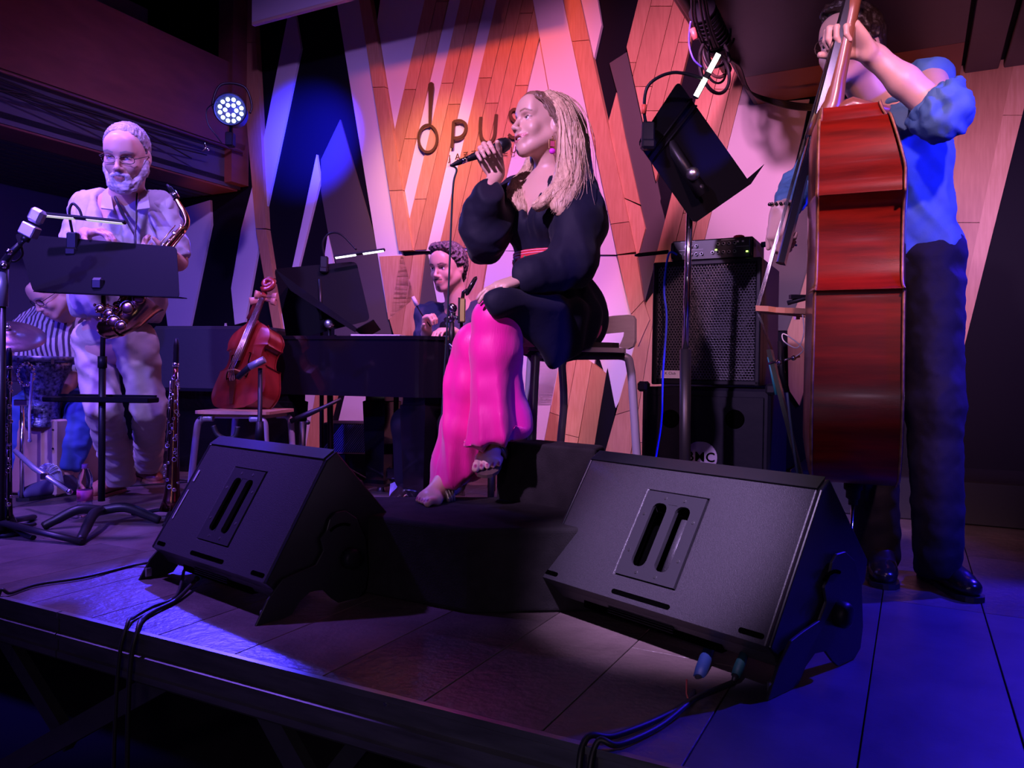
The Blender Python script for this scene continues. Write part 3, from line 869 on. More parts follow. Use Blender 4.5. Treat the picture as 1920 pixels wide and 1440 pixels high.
    # slots along the lower edge
    for (s0, s1, tt) in ((-.085, .085, .020), (x0 + .018, x0 + .055, .018), (x1 - .065, x1 - .015, .018)):
        mb = MB(); q = []
        for i in range(7): q.append(fp(s1 - .006 + .006 * math.sin(PI * i / 6), tt + .012 - .006 * (1 - math.cos(0)) - .006 * math.cos(PI * (1 - i / 6)) - .006, .0016) if False else fp(s1 + .006 * math.cos(-PI / 2 + PI * i / 6), tt + .006 * math.sin(-PI / 2 + PI * i / 6), .0012))
        for i in range(7): q.append(fp(s0 + .006 * math.cos(PI / 2 + PI * i / 6), tt + .006 * math.sin(PI / 2 + PI * i / 6), .0012))
        mb.prism(q, -fn * .003); mb.build('vent_slot', M_hole, t)
    # grille on the far face
    mb = MB(); g0 = Vector((0, ty + .035, tz + .022)); g1 = Vector((0, fy, fz)); gd = (g1 - g0); gn = Vector((0, -gd.z, gd.y)).normalized() * -1
    if gn.z < 0: gn = -gn
    mb.prism([g0 + Vector((x0 + .02, 0, 0)) + gd * .05, g0 + Vector((x1 - .02, 0, 0)) + gd * .05, g0 + Vector((x1 - .02, 0, 0)) + gd * .95, g0 + Vector((x0 + .02, 0, 0)) + gd * .95], gn * .006)
    mb.build('front_grille', mat('perforated_grille', (.02, .02, .022), .5, bump=.6, bscale=300), t)
    # connector recess with fins under the back edge
    mb = MB(); mb.box((0, .05, .062), (W * .62, .02, .045)); mb.build('connector_panel', M_hole, t)
    for i in range(6):
        mb = MB(); mb.box((-.02, .036 - .0, .050 + i * .006), (W * .3, .006, .0022)); mb.build('cooling_fin', M_blackmetal, t)
    # yoke brackets
    for sx in (-1, 1):
        x = sx * (W / 2 + .016)
        pl = [(-.035, .0), (-.028, -.0), (.05, .0), (.075, .005), (.10, .035), (.135, .055), (.175, .05), (.205, .02), (.23, .002), (.30, .002), (.325, .02), (.335, .07), (.325, .17), (.29, .235), (.25, .262), (.215, .262), (.195, .245), (.185, .215), (.165, .195), (.175, .16), (.15, .125), (.09, .115), (.045, .105), (.0, .06)]
        if W > .62: pl = [(y * 1.12 + .012, z) for (y, z) in pl]
        mb = MB(); mb.prism([Vector((x, y, z)) for (y, z) in pl], Vector((sx * .007, 0, 0)))
        br_ = mb.build('bracket', mat('bracket_steel', (.016, .016, .02), .45, .1), t); bv = br_.modifiers.new('b', 'BEVEL'); bv.width = 0.0015; bv.segments = 1
        mb = MB(); xx = x + sx * .0072
        c = [(.232 + .012 * math.cos(a), .205 + .0) for a in (0,)]
        sl = [Vector((xx, .235 + .05 * math.sin(q) , .19 + .035 * math.cos(q))) for q in [(-.9 + .3 * i) for i in range(6)]]
        mb.tube(sl, .0045, 6); mb.build('slot', M_hole, br_)
        mb = MB(); mb.lathe([(.0001, .03), (.018, .03), (.026, .026), (.03, .018), (.03, .0)], Matrix.Translation((xx, .262, .125)) @ Matrix.Rotation(sx * PI / 2, 4, 'Y'), 16); mb.build('knob', M_blackplastic, br_)
        mb = MB(); mb.box((x - sx * .001, -.006 if W < .62 else -.0, .020), (.010, .022, .030), bev=.003); mb.build('foot_pad', M_steel, br_)
    return t, fp, W
mon_r, fp_r, W_r = floor_monitor('large black floor monitor with pale speckled back panel, nearest right', (0.085, 2.13), (0.535, 1.60))
mon_l, fp_l, W_l = floor_monitor('smaller black floor monitor at the left, tilted, in front of the piano', (-1.115, 2.41), (-0.645, 2.02), top=(.19, .41))
mb = MB(); s0 = -W_l / 2
mb.prism([fp_l(s0 + .02, .10, .0015), fp_l(s0 + .026, .10, .0015), fp_l(s0 + .026, .2, .0015), fp_l(s0 + .02, .2, .0015)], Vector((0, -.001, .0005)))
mb.build('label_strip', mat('pale_print', (.4, .4, .42), .6), mon_l)
mb = MB(); mb.prism([fp_l(s0 + .018, .23, .0015), fp_l(s0 + .028, .23, .0015), fp_l(s0 + .028, .27, .0015), fp_l(s0 + .018, .27, .0015)], Vector((0, -.001, .0005)))
mb.build('label_strip', mat('pale_print', (.4, .4, .42), .6), mon_l)
# plugs and cables
M_blueplug = mat('blue_connector', (0.010, 0.03, 0.13), 0.6)
M_tealplug = mat('teal_connector', (0.008, 0.06, 0.07), 0.6)
def plug(p0, p1, m, label, r=.013):
    p0 = Vector(p0); p1 = Vector(p1); d = (p1 - p0)
    t = thing('cable_connector', label, 'connector', p0)
    mb = MB(); mb.tube([p0, p0 + d * .3, p0 + d * .34, p0 + d * .62, p0 + d * .8], [r, r, r * 1.12, r * 1.12, r * .95], 12); mb.build('shell', m, t, world=True)
    mb = MB(); mb.tube([p0 + d * .8, p1], [r * .75, r * .4], 10); mb.build('strain_relief', M_rubber, t, world=True)
q0 = P(1333, 1208, 1.80); q1 = P(1303, 1290, 1.66)
plug(q0, q1, M_blueplug, 'blue plug under the right floor monitor')
q2 = P(1398, 1220, 1.70); q3 = P(1374, 1280, 1.64)
plug(q2, q3, M_tealplug, 'teal ringed plug under the right floor monitor', .010)
cable('speaker_cable', [q1, FL(1290, 1316, .012), FL(1230, 1350, .008), FL(1150, 1380, .008), UV(u_of(FL(1085, 1410)), V_EDGE + .005, .008), UV(u_of(FL(1078, 1420)), V_EDGE + .04, -.10), UV(u_of(FL(1070, 1420)), V_EDGE + .05, -.5)], .006, M_rubber, 'thick black cable from the blue plug over the stage edge')
cable('speaker_cable', [q3, FL(1345, 1292, .01), FL(1300, 1312, .02), FL(1236, 1362, .008), FL(1160, 1396, .008), UV(u_of(FL(1105, 1418)), V_EDGE + .006, .008), UV(u_of(FL(1100, 1420)), V_EDGE + .04, -.10), UV(u_of(FL(1090, 1420)), V_EDGE + .05, -.5)], .006, M_rubber, 'thinner black cable from the teal plug over the stage edge')
mb = MB(); a = FL(1287, 1300, .022); mb.tube([FL(1292, 1318, .01), a, a + Vector((0, 0, .028))], .002, 5)
mb.build('cable_tie', mat('pink_tie', (.7, .12, .12), .5), label='pink cable tie on the cables at right floor monitor', cat='cable tie')
cL1 = P(375, 1072, 2.38); cL2 = P(340, 1068, 2.42)
plug(P(388, 1062, 2.40), P(365, 1090, 2.32), mat('dark_blue_plug', (.03, .05, .16), .5), 'dark blue plug under the left floor monitor', .012)
cable('speaker_cable', [P(365, 1090, 2.32), FL(330, 1125, .008), FL(290, 1145, .008), FL(268, 1160, .008), UV(u_of(FL(262, 1185)), V_EDGE + .006, .01), UV(u_of(FL(262, 1185)), V_EDGE + .03, -.12), UV(u_of(FL(268, 1185)), V_EDGE + .04, -.6)], .006, M_rubber, 'black cable from the dark blue plug over the stage edge')
cable('speaker_cable', [P(345, 1070, 2.42), FL(330, 1118, .008), FL(285, 1138, .01), FL(250, 1158, .008), UV(u_of(FL(240, 1180)), V_EDGE + .006, .01), UV(u_of(FL(238, 1180)), V_EDGE + .03, -.12), UV(u_of(FL(232, 1180)), V_EDGE + .04, -.6)], .005, M_rubber, 'left black cable hanging over the stage edge beside another')
cable('speaker_cable', [P(332, 1050, 2.48), FL(260, 1058, .007), FL(160, 1082, .007), FL(70, 1096, .007), FL(20, 1112, .007), UV(u_of(FL(4, 1118)), V_EDGE + .005, .006), UV(u_of(FL(-8, 1118)), V_EDGE + .03, -.2)], .005, M_rubber, 'single black cable curving along the floor to the left edge')
# ---------------------------------------------------------------- carpeted steps
M_carpet = mat('charcoal_carpet', (0.024, 0.021, 0.022), 0.95, bump=0.5, bscale=240, var=0.3, vscale=20, sheen=0.0, spec=0.1)
def rounded(poly, r=.03, n=4):
    out = []
    for i in range(len(poly)):
        p = Vector(poly[i]).to_2d() if len(poly[i]) > 2 else Vector(poly[i]); a = Vector(poly[i - 1]); b = Vector(poly[(i + 1) % len(poly)])
        va = (a - p).normalized() * r; vb = (b - p).normalized() * r
        for k in range(n + 1):
            t = k / n; out.append((p + va) * (1 - t) ** 2 + p * 2 * t * (1 - t) + (p + vb) * t * t)
    return out
steps = thing('carpeted_steps', 'two charcoal carpeted steps under the singer feet', 'steps', Vector((0, 2.4, 0)))
def step_block(poly, z0, z1, name):
    q = rounded([Vector(p) for p in poly], .025)
    mb = MB(); mb.prism([Vector((p.x, p.y, z0)) for p in q], (0, 0, z1 - z0))
    o = mb.build(name, M_carpet, steps, world=True)
    b = o.modifiers.new('b', 'BEVEL'); b.width = .022; b.segments = 4; b.limit_method = 'ANGLE'; b.angle_limit = math.radians(50)
    return o
step_block([(-.105, 2.10), (.42, 2.16), (.60, 2.62), (-.02, 2.66), (-.50, 2.62), (-.46, 2.30)], 0.0, .235, 'lower_step')
step_block([(-.05, 2.62), (.26, 2.36), (.305, 2.50), (-.02, 2.78)], .0, .432, 'upper_step')
# ---------------------------------------------------------------- music stands
def tripod_base(t, x, y, r, h=.0, ang=0, m=None, pr=.012, n=3, rise=.11, curved=True, name='leg'):
    for i in range(n):
        a = ang + 2 * PI * i / n; d = Vector((math.cos(a), math.sin(a), 0))
        c = Vector((x, y, 0)); mb = MB()
        pts = [c + ZX * rise, c + d * r * .35 + ZX * rise * .98, c + d * r * .75 + ZX * rise * .45, c + d * r + ZX * .011] if curved else [c + ZX * rise, c + d * r + ZX * .011]
        mb.tube(catmull(pts, 5) if curved else pts, pr, 8, flat=1.4); mb.build(name, m or M_blackmetal, t, world=True)
def rect_desk(t, c, right, up, w, h, lip=.05, slots=True, name='desk'):
    """c = middle of the lower edge; sheet faces along right x up"""
    right = right.normalized(); up = up.normalized(); nrm = right.cross(up).normalized()   # towards the reader? sign handled by caller
    R = Matrix((right, nrm, up)).transposed()
    q = rounded([Vector((-w / 2, 0)), Vector((w / 2, 0)), Vector((w / 2, h)), Vector((-w / 2, h))], .022, 3)
    mb = MB(); mb.prism([c + R @ Vector((p.x, 0, p.y)) for p in q], nrm * .0025)
    d = mb.build(name, M_desk, t, world=True)
    mb = MB(); mb.prism([c + R @ Vector(v) for v in ((-w / 2, 0, 0), (w / 2, 0, 0), (w / 2, lip, -.004), (-w / 2, lip, -.004))] if False else [c + right * (-w / 2), c + right * (w / 2), c + right * (w / 2) + nrm * lip, c + right * (-w / 2) + nrm * lip], up * -.0025)
    mb.build('lip', M_desk, t, world=True)
    return d, nrm
M_desk = mat('black_sheet_metal', (0.003, 0.003, 0.0045), 0.6, spec=.08)
M_led = mat('lit_led_strip', (1, 1, .9), .4, emit=14, ecol=(0.92, 1.0, 0.74))
M_led2 = mat('dim_led_strip', (1, 1, .95), .4, emit=3.5, ecol=(0.85, 0.9, 1.0))
M_ledoff = mat('glowing_led_cover', (.6, .6, .55), .4, emit=.5, ecol=(0.9, 0.9, 0.75))  # unlit cover, a faint glow is put in as emission
def lamp(label, clip, neck, e0, e1, led, r=.009, faces=None):
    """clip-on music lamp: clip point, neck path, bar from e0 to e1"""
    t = thing('music_stand_lamp', label, 'lamp', Vector(clip))
    mb = MB(); mb.box(Vector(clip), (.045, .03, .07), bev=.006); mb.box(Vector(clip) + Vector((0, -.004, -.045)), (.05, .04, .035), bev=.008); cl = mb.build('clip', M_blackplastic, t, world=True)
    mb = MB(); mb.tube(catmull([Vector(p) for p in neck], 8), .0055, 8); mb.build('gooseneck', M_blackplastic, t, world=True)
    e0 = Vector(e0); e1 = Vector(e1); d = (e1 - e0).normalized()
    down = Vector(faces) if faces else Vector((0, -.3, -1)); down = (down - d * down.dot(d)).normalized(); sd = d.cross(down)
    R = Matrix((d, sd, down)).transposed(); L = (e1 - e0).length
    mb = MB(); mb.box((e0 + e1) / 2, (L, .022, .014), R, bev=.004); bar = mb.build('lamp_bar', M_blackplastic, t, world=True)
    for (f0, f1) in ((.03, .43), (.57, .97)):
        mb = MB(); mb.box(e0 + d * L * (f0 + f1) / 2 + down * .0075, (L * (f1 - f0), .017, .003), R); mb.build('led_panel', led, bar, world=True)
    return t
def vertical_pole(t, x, y, z0, z1, r, m, name='pole'):
    mb = MB(); mb.cyl((x, y, z0), (x, y, z1), r, n=14); return mb.build(name, m, t, world=True)
# (a) stand of the saxophonist
Y = 3.05; b0 = FL(190, 984); Y = b0.y
tl = P(28, 438, Y - .02); tr = P(331, 463, Y - .10); br = P(336, 558, Y - .22); bl_ = P(62, 547, Y - .14)
sA = thing('music_stand', 'black music stand with wide desk and lower tray in front of saxophonist', 'music stand', b0)
def quad_desk(t, c4, thick=.003, name='desk', m=None, rr=.03):
    a, b, c, d = [Vector(p) for p in c4]; n = (b - a).cross(d - a).normalized()
    c = CO + (c - CO) * ((a - CO).dot(n) / (c - CO).dot(n))
    pts = [a, b, c, d]; out = []
    for i in range(4):
        p = pts[i]; va = (pts[i - 1] - p).normalized() * rr; vb = (pts[(i + 1) % 4] - p).normalized() * rr
        for k in range(4):
            u = k / 3; out.append((p + va) * (1 - u) ** 2 + p * 2 * u * (1 - u) + (p + vb) * u * u)
    mb = MB(); mb.prism(out, n * thick); return mb.build(name, m or M_desk, t, world=True)
quad_desk(sA, [tl, tr, br, bl_], rr=.018)
lipn = VX * .05
mb = MB(); mb.prism([bl_, br, br + Vector((0.01, .05, 0)), bl_ + Vector((0.01, .05, 0))], (0, 0, .003)); mb.build('lip', M_desk, sA, world=True)
mb = MB(); pt = P(196, 560, b0.y); mb.cyl(b0 + ZX * .1, P(192, 680, b0.y), .014, n=14); mb.cyl(P(192, 680, b0.y), P(195, 545, b0.y), .010, n=14); mb.build('pole', M_blackmetal, sA, world=True)
mb = MB(); mb.cyl(P(192, 690, b0.y), P(192, 668, b0.y), .018); mb.build('collar', M_blackplastic, sA, world=True)
mb = MB(); mb.box(P(195, 535, b0.y - .1), (.05, .12, .05), bev=.01); mb.ball(P(182, 528, b0.y - .14), .012); mb.build('tilt_joint', M_blackmetal, sA, world=True)
mb = MB(); mb.box((P(92, 748, b0.y) + P(288, 750, b0.y)) / 2, (.44, .10, .022), bev=.004); mb.box((P(92, 744, b0.y) + P(288, 742, b0.y)) / 2 + Vector((0, .05, 0)), (.41, .02, .012)); mb.build('tray', M_desk, sA, world=True)
for (x, y) in ((80, 988), (150, 1014), (300, 976)):
    f = FL(x, y, .012); c = Vector((b0.x, b0.y, .06)); mb = MB()
    mb.tube(catmull([c, c + (f - c) * .4 + ZX * .03, c + (f - c) * .8 + ZX * .012, f], 5), [.02] * 10 + [.018] * 5 + [.014], 8); mb.build('leg', M_blackmetal, sA, world=True)
c0 = P(137, 452, b0.y - .06)
lamp('clip-on lamp bar above the saxophonist stand', c0, [c0 + ZX * .02, P(130, 400, b0.y - .08), P(136, 382, b0.y - .08), P(148, 392, b0.y - .08), P(153, 405, b0.y - .08)], P(68, 400, b0.y - .1), P(236, 417, b0.y - .1), M_ledoff)
# (b) two stands in front of the piano
b1 = FL(603, 905); sB = thing('music_stand', 'black music stand seen from behind, lamp clipped on its top edge, before the piano', 'music stand', b1)
Y = b1.y
quad_desk(sB, [P(514, 504, Y), P(668, 490, Y - .02), P(694, 600, Y - .1), P(538, 640, Y - .1)])
for yy, dy in ((523, 0), (531, 0)):
    mb = MB(); mb.tube([P(517, yy, Y - .006), P(672, yy - 13, Y - .026)], .004, 6); mb.build('desk_rib', M_desk, sB, world=True)
mb = MB(); mb.cyl(b1 + ZX * .08, P(603, 640, Y), .013); mb.cyl(P(603, 640, Y), P(605, 560, Y), .009); mb.build('pole', M_blackmetal, sB, world=True)
mb = MB(); mb.tube([P(600, 525, Y - .03), P(603, 600, Y - .08)], .012, 8, flat=1.6); mb.build('desk_bracket', M_blackmetal, sB, world=True)
tripod_base(sB, b1.x, b1.y, .26, ang=.4)
c1 = P(608, 492, Y - .03)
lamp('clip-on lamp with lit bar on the stand before the piano', c1, [c1 + ZX * .03, P(605, 455, Y - .05), P(618, 438, Y - .06), P(640, 440, Y - .08), P(668, 468, Y - .1)], P(626, 482, Y - .1), P(722, 468, Y - .1), M_led2)
b2 = FL(620, 920); sC = thing('music_stand', 'black music stand with desk seen edge-on, nearer of the pair before the piano', 'music stand', b2)
Y = b2.y
pA = P(514, 505, Y - .12); pB = P(668, 616, Y - .12)
quad_desk(sC, [pA, pB, pB + Vector((-.03, .40, -.03)), pA + Vector((-.03, .40, -.03))], thick=.004)
mb = MB(); mb.prism([pB, pB + Vector((-.03, .40, -.03)), pB + Vector((.06, .40, .02)), pB + Vector((.09, 0, .05))], Vector((.003, 0, -.003))); mb.build('lip', M_desk, sC, world=True)
mb = MB(); mb.prism([pA + ZX * .002 + Vector((.004, -.002, 0)), pB + ZX * .004 + Vector((0, -.002, 0)), pB + Vector((-.004, -.002, -.022)), P(545, 545, Y - .12)], Vector((0, .004, 0))); mb.build('desk_flange', M_desk, sC, world=True)
mb = MB(); mb.cyl(b2 + ZX * .08, P(618, 650, Y), .017); mb.cyl(P(618, 650, Y), P(617, 612, Y), .010); mb.build('pole', M_blackmetal, sC, world=True)
mb = MB(); mb.lathe([(.0001, -.02), (.02, -.02), (.026, -.012), (.026, .012), (.02, .02), (.0001, .02)], Matrix.Translation(P(617, 607, Y - .04)) @ Matrix.Rotation(PI / 2, 4, 'X'), 20); mb.build('tilt_joint', M_steel, sC, world=True)
mb = MB(); mb.tube([P(628, 628, Y), P(628, 640, Y)], .009); mb.build('knob', M_blackplastic, sC, world=True)
tripod_base(sC, b2.x, b2.y, .26, ang=1.1)
# (c) stand on the right with the bright lamp
Yc = 2.55; fc = FL(1284, 1000); Yc = fc.y if fc.y > 2 else 2.55
fc = P(1284, 1000, 2.9); Yc = 2.9; fc = Vector((fc.x, Yc, 0))
sD = thing('music_stand', 'tilted black music stand on a chrome pole, left of the double bass', 'music stand', fc)
Yd = 2.82
D0, D1, D2, D3 = P(1272, 152, Yd - .05), P(1408, 345, Yd + .1), P(1302, 419, Yd + .06), P(1196, 268, Yd - .08)
quad_desk(sD, [D0, D1, D2, D3], rr=.02)
ux = (D1 - D0).normalized(); uy = (D3 - D0); n_ = (D1 - D0).cross(D3 - D0).normalized()
if n_.y < 0: n_ = -n_
for f in (.24, .33):
    a = lerp = D0 + (D1 - D0) * (f * .7) ; bq = D3 + (D2 - D3) * (f * .7)
    mb = MB(); mb.tube([a - n_ * .004, bq - n_ * .004], .0045, 6); mb.build('desk_rib', M_desk, sD, world=True)
mb = MB(); a = D1; b = D2; mb.prism([a, b, b + (P(1326, 400, Yd + .12) - b) * 1.0, P(1433, 308, Yd + .2)], n_ * .003); mb.build('lip', M_desk, sD, world=True)
mb = MB(); mb.tube([P(1248, 255, Yd - .03), P(1318, 365, Yd - .03)], [.02, .028], 4, flat=.5); mb.build('desk_bracket', M_blackmetal, sD, world=True)
pz = P(1285, 655, Yc); pt_ = P(1295, 345, Yc)
mb = MB(); mb.cyl(fc + ZX * .08, Vector((pz.x, Yc, pz.z)), .021, n=16); mb.build('pole', M_blackmetal, sD, world=True)
mb = MB(); mb.cyl(pz, P(1295, 335, Yc - .02), .0125, n=16); mb.build('upper_pole', M_chrome, sD, world=True)
mb = MB(); mb.ball(P(1299, 326, Yd - .05), .024, 16); mb.build('tilt_joint', M_steel, sD, world=True)
mb = MB(); mb.ball(P(1314, 352, Yd - .03), .014, 12); mb.build('knob', M_blackmetal, sD, world=True)
tripod_base(sD, fc.x, fc.y, .26, ang=.9)
c2 = P(1215, 248, Yd - .1)
lamp('bright lit clip-on lamp on the tilted stand beside the double bass', c2, [c2 + ZX * .01, P(1208, 210, Yd - .12), P(1216, 160, Yd - .14), P(1262, 136, Yd - .15), P(1318, 147, Yd - .16)], P(1348, 100, Yd - .16), P(1303, 184, Yd - .14), M_led, faces=(-.35, -1, -.5))
mb = MB(); mb.tube([P(1207, 213, Yd - .12), P(1208, 196, Yd - .125)], .0085, 8); mb.build('cable_sleeve', mat('red_sleeve', (.7, .1, .05), .5), bpy.data.objects['music_stand_lamp.002'], world=True)
# ---------------------------------------------------------------- bass amplifier, two cabinets
def face_frame(p, yaw): return Matrix.Translation(p) @ Matrix.Rotation(yaw, 4, 'Z')
AY = YAW
sx0 = FL(1203, 985); 
p = P(1203, 800, 3.50); pR = on = None
amp_o = P(1203, 800, 3.42); amp_o.z = 0
subW, subD, subH = .60, .42, .60
def local_w(px, Yv): return (P(px, 800, Yv) - amp_o)
MS = face_frame(amp_o, AY)
sub = thing('bass_cabinet', 'black BMC bass speaker cabinet with two port holes, under another cabinet', 'speaker cabinet', MS)
def x_at(px, v=0):      # local x on the front face plane (y=v) of frame MS for photo column px
    d = ray(px, 700); Mi = MS.inverted(); o = Mi @ CO; q = (Mi.to_3x3() @ d); t = (v - o.y) / q.y
    return o.x + q.x * t
def z_at(px, py, v=0):
    d = ray(px, py); Mi = MS.inverted(); o = Mi @ CO; q = (Mi.to_3x3() @ d); t = (v - o.y) / q.y
    return (o + q * t).z
sw = x_at(1446); sh = z_at(1320, 727)
M_cab = mat('worn_black_paint', (.008, .008, .014), .45, spec=.12, bump=.12, bscale=25)
M_cabblue = M_cab
mb = MB(); mb.box((sw / 2, .24, sh / 2), (sw, .48, sh), bev=.012); mb.build('cabinet_shell', M_cab, sub)
ports = [(x_at(1260), z_at(1260, 785)), (x_at(1380), z_at(1380, 786))]
mb = MB(); mb.box((sw / 2, -.004, sh / 2 - .005), (sw - .05, .01, sh - .06), bev=.003); baf = mb.build('baffle', mat('matt_black_baffle', (.007, .007, .012), .45, spec=.12, bump=.15, bscale=18), sub)
for (a, b) in ports:
    mb = MB(); mb.lathe([(.040, 0), (.036, -.002), (.032, .004), (.0001, .004)], Matrix.Translation((a, -.0105, b)) @ Matrix.Rotation(-PI / 2, 4, 'X'), 28); mb.build('port_ring', M_hole, sub)
lx, lz = x_at(1318), z_at(1318, 857)
mb = MB(); pts = []
for k in range(30):
    a = 2 * PI * k / 30; zz = math.sin(a) * .068; pts.append(Vector((lx + math.cos(a) * .070, -.0095, lz + max(-.052, min(.066, zz)))))
mb.prism(pts, (0, -.004, 0)); bd = mb.build('badge', mat('grey_badge', (.28, .25, .32), .4), sub)
me = text_mesh('BMC', .056, .001, spacing=1.12, offset=.0009); me.materials.append(M_hole); o = bpy.data.objects.new('lettering', me); COL.objects.link(o); o.parent = bd
o.matrix_basis = Matrix.Translation((lx, -.0145, lz)) @ Matrix.Rotation(PI / 2, 4, 'X')
for (cx, cz) in ((0, sh), (sw, sh)):
    mb = MB(); mb.box((cx, .02, cz), (.045, .06, .045), bev=.01); mb.build('corner_guard', M_blackplastic, sub)
# upper cabinet
ux0, ux1 = x_at(1221), x_at(1424); uz0, uz1 = sh + .012, z_at(1320, 487)
cabn = thing('bass_cabinet', 'black bass speaker cabinet with honeycomb metal grille, on top of another cabinet', 'speaker cabinet', MS @ Matrix.Translation((ux0, .02, sh)))
uw = ux1 - ux0; uh = uz1 - sh
mb = MB(); fr = .022
mb.box((uw / 2, .25, uh / 2 + .006), (uw, .40, uh - .012), bev=.004)
mb.build('cabinet_shell', M_blackplastic, cabn)
for (c, d) in (((uw / 2, 0.017, uh - fr / 2), (uw, .072, fr)), ((uw / 2, 0.017, fr / 2 + .012), (uw, .072, fr)), ((fr / 2, 0.017, uh / 2), (fr, .072, uh - .02)), ((uw - fr / 2, 0.017, uh / 2), (fr, .072, uh - .02))):
    mb = MB(); mb.box(c, d, bev=.005); mb.build('frame_rail', M_blackplastic, cabn)
for (cx, cz, rr) in ((uw * .62, uh * .66, .15), (uw * .62, uh * .3, .15)):
    mb = MB(); mb.lathe([(rr * 1.05, -.03), (rr, -.002), (rr * .92, .002), (rr * .85, -.010), (rr * .3, -.036), (rr * .25, -.026), (.001, -.022)], Matrix.Translation((cx, .010, cz)) @ Matrix.Rotation(PI / 2, 4, 'X'), 32)
    mb.build('speaker_cone', mat('cone_paper', (.006, .006, .007), .7), cabn)
# honeycomb grille as real perforated sheet
def honeycomb(w, h, cell, wall_t):
    mb = MB(); dy = cell * math.sqrt(3) / 2; rows = int(h / dy) + 1; cols = int(w / cell) + 1
    for r_ in range(rows):
        for c in range(cols):
            cx = c * cell + (cell / 2 if r_ % 2 else 0); cz = r_ * dy
            if cx > w or cz > h: continue
            R1 = cell / math.sqrt(3); R0 = R1 - wall_t
            o_ = len(mb.v)
            for k in range(6):
                a = PI / 6 + k * PI / 3
                mb.v.append((cx + R1 * math.cos(a), 0, cz + R1 * math.sin(a))); mb.v.append((cx + R0 * math.cos(a), -.001, cz + R0 * math.sin(a)))
            for k in range(6):
                k2 = (k + 1) % 6
                mb.f.append([o_ + 2 * k, o_ + 2 * k2, o_ + 2 * k2 + 1, o_ + 2 * k + 1]); mb.mi.append(0); mb.sm.append(False)
    return mb
g = honeycomb(uw - 2 * fr, uh - 2 * fr - .01, .0125, .0031)
go = g.build('grille', mat('grey_grille_metal', (.07, .07, .08), .35, .6), cabn, kind='stuff'); go.location = (fr, -.012, fr + .012)
mb = MB(); mb.box((.055 + .03, -.0155, .055), (.085, .004, .034)); lb = mb.build('name_plate', mat('white_plate', (.6, .6, .62), .5), cabn)
me = text_mesh('K Club', .017, .0004); me.materials.append(M_hole); o = bpy.data.objects.new('lettering', me); COL.objects.link(o); o.parent = lb; o.matrix_basis = Matrix.Translation((.085, -.0178, .059)) @ Matrix.Rotation(PI / 2, 4, 'X')
# amplifier head
hx0, hx1 = x_at(1255, .03), x_at(1408, .03); hz = uz1
hd = thing('amplifier_head', 'black bass amplifier head with rows of knobs on the upper cabinet', 'amplifier', MS @ Matrix.Translation((hx0, .03, uz1 + .002)))
hw = hx1 - hx0; hh = z_at(1330, 447, .03) - uz1 - .004
mb = MB(); mb.box((hw / 2, .13, hh / 2), (hw, .26, hh), bev=.006); mb.build('casing', M_blackmetal, hd)
mb = MB(); mb.box((hw / 2, -.002, hh / 2), (hw - .03, .006, hh - .012)); fpn = mb.build('front_panel', mat('panel_black', (.012, .012, .014), .4), hd)
M_knob = mat('knob_silver', (.5, .5, .55), .3, .7)
for (row, n0, n1, zz) in ((0, 2, 5, .68), (0, 8, 12, .72), (1, 1, 6, .3), (1, 7, 12, .33)):
    for i in range(n0, n1):
        cx = .02 + i * (hw - .06) / 12.5
        mb = MB(); mb.cyl((cx, -.004, hh * zz), (cx, -.016, hh * zz), .0068, .0058, n=12); kb = mb.build('knob', M_knob, hd)
        mb = MB(); mb.cyl((cx, -.0161, hh * zz), (cx, -.017, hh * zz), .0046, n=10); mb.build('knob_cap', M_hole, kb)
for (fx, fz) in ((.56, .45), (.93, .3)):
    mb = MB(); mb.box((hw * fx, -.007, hh * fz), (.008, .004, .005)); mb.build('indicator_light', mat('green_led', (.4, 1, .1), .4, emit=6), hd)
for fx in (.82, .88):
    mb = MB(); mb.box((hw * fx, -.007, hh * .78), (.008, .004, .006)); mb.build('switch', mat('white_switch', (.8, .8, .8), .4), hd)
for cx in (.008, hw - .008):
    mb = MB(); mb.tube(catmull([(cx, -.004, .012), (cx, -.024, .02), (cx, -.024, hh - .02), (cx, -.004, hh - .012)], 4), .004, 8); mb.build('rack_handle', M_blackmetal, hd)
for (zz, xa, xb) in ((hh * .52, .1, .4), (hh * .9, .62, .78), (hh * .55, .8, .95), (hh * .93, .12, .3)):
    mb = MB(); mb.box((hw * (xa + xb) / 2, -.0055, zz), (hw * (xb - xa), .001, .0016)); mb.build('printed_line', mat('print_grey', (.35, .35, .38), .5), fpn)
mb = MB(); mb.lathe([(.022, 0), (.024, .004), (.022, .012), (.016, .015), (.0001, .016)], MS @ Matrix.Translation((hx0 + hw * .8, .08, uz1 + hh + .002)), 20)
mb.build('red_puck', mat('red_plastic', (.6, .02, .04), .4), label='small red round object on top of the amplifier head', cat='lid')
M_bluecable = mat('blue_cable', (.02, .06, .9), .5)
cc = [MS @ Vector((hx0 + .03, .012, uz1 + .03)), MS @ Vector((hx0 - .0, -.012, uz1 + .03)), MS @ Vector((hx0 - .012, -.03, uz1 - .12)), P(1250, 600, 3.33), P(1243, 700, 3.3), P(1240, 790, 3.28), P(1228, 870, 3.26), Vector((P(1215, 930, 3.25).x, 3.25, .02)), P(1150, 1000, 3.2) * Vector((1, 1, 0)) + ZX * .02 if False else Vector((P(1180, 930, 3.2).x, 3.22, .008))]
cable('instrument_cable', cc, .0045, M_bluecable, 'blue cable hanging down the front of the bass cabinets')
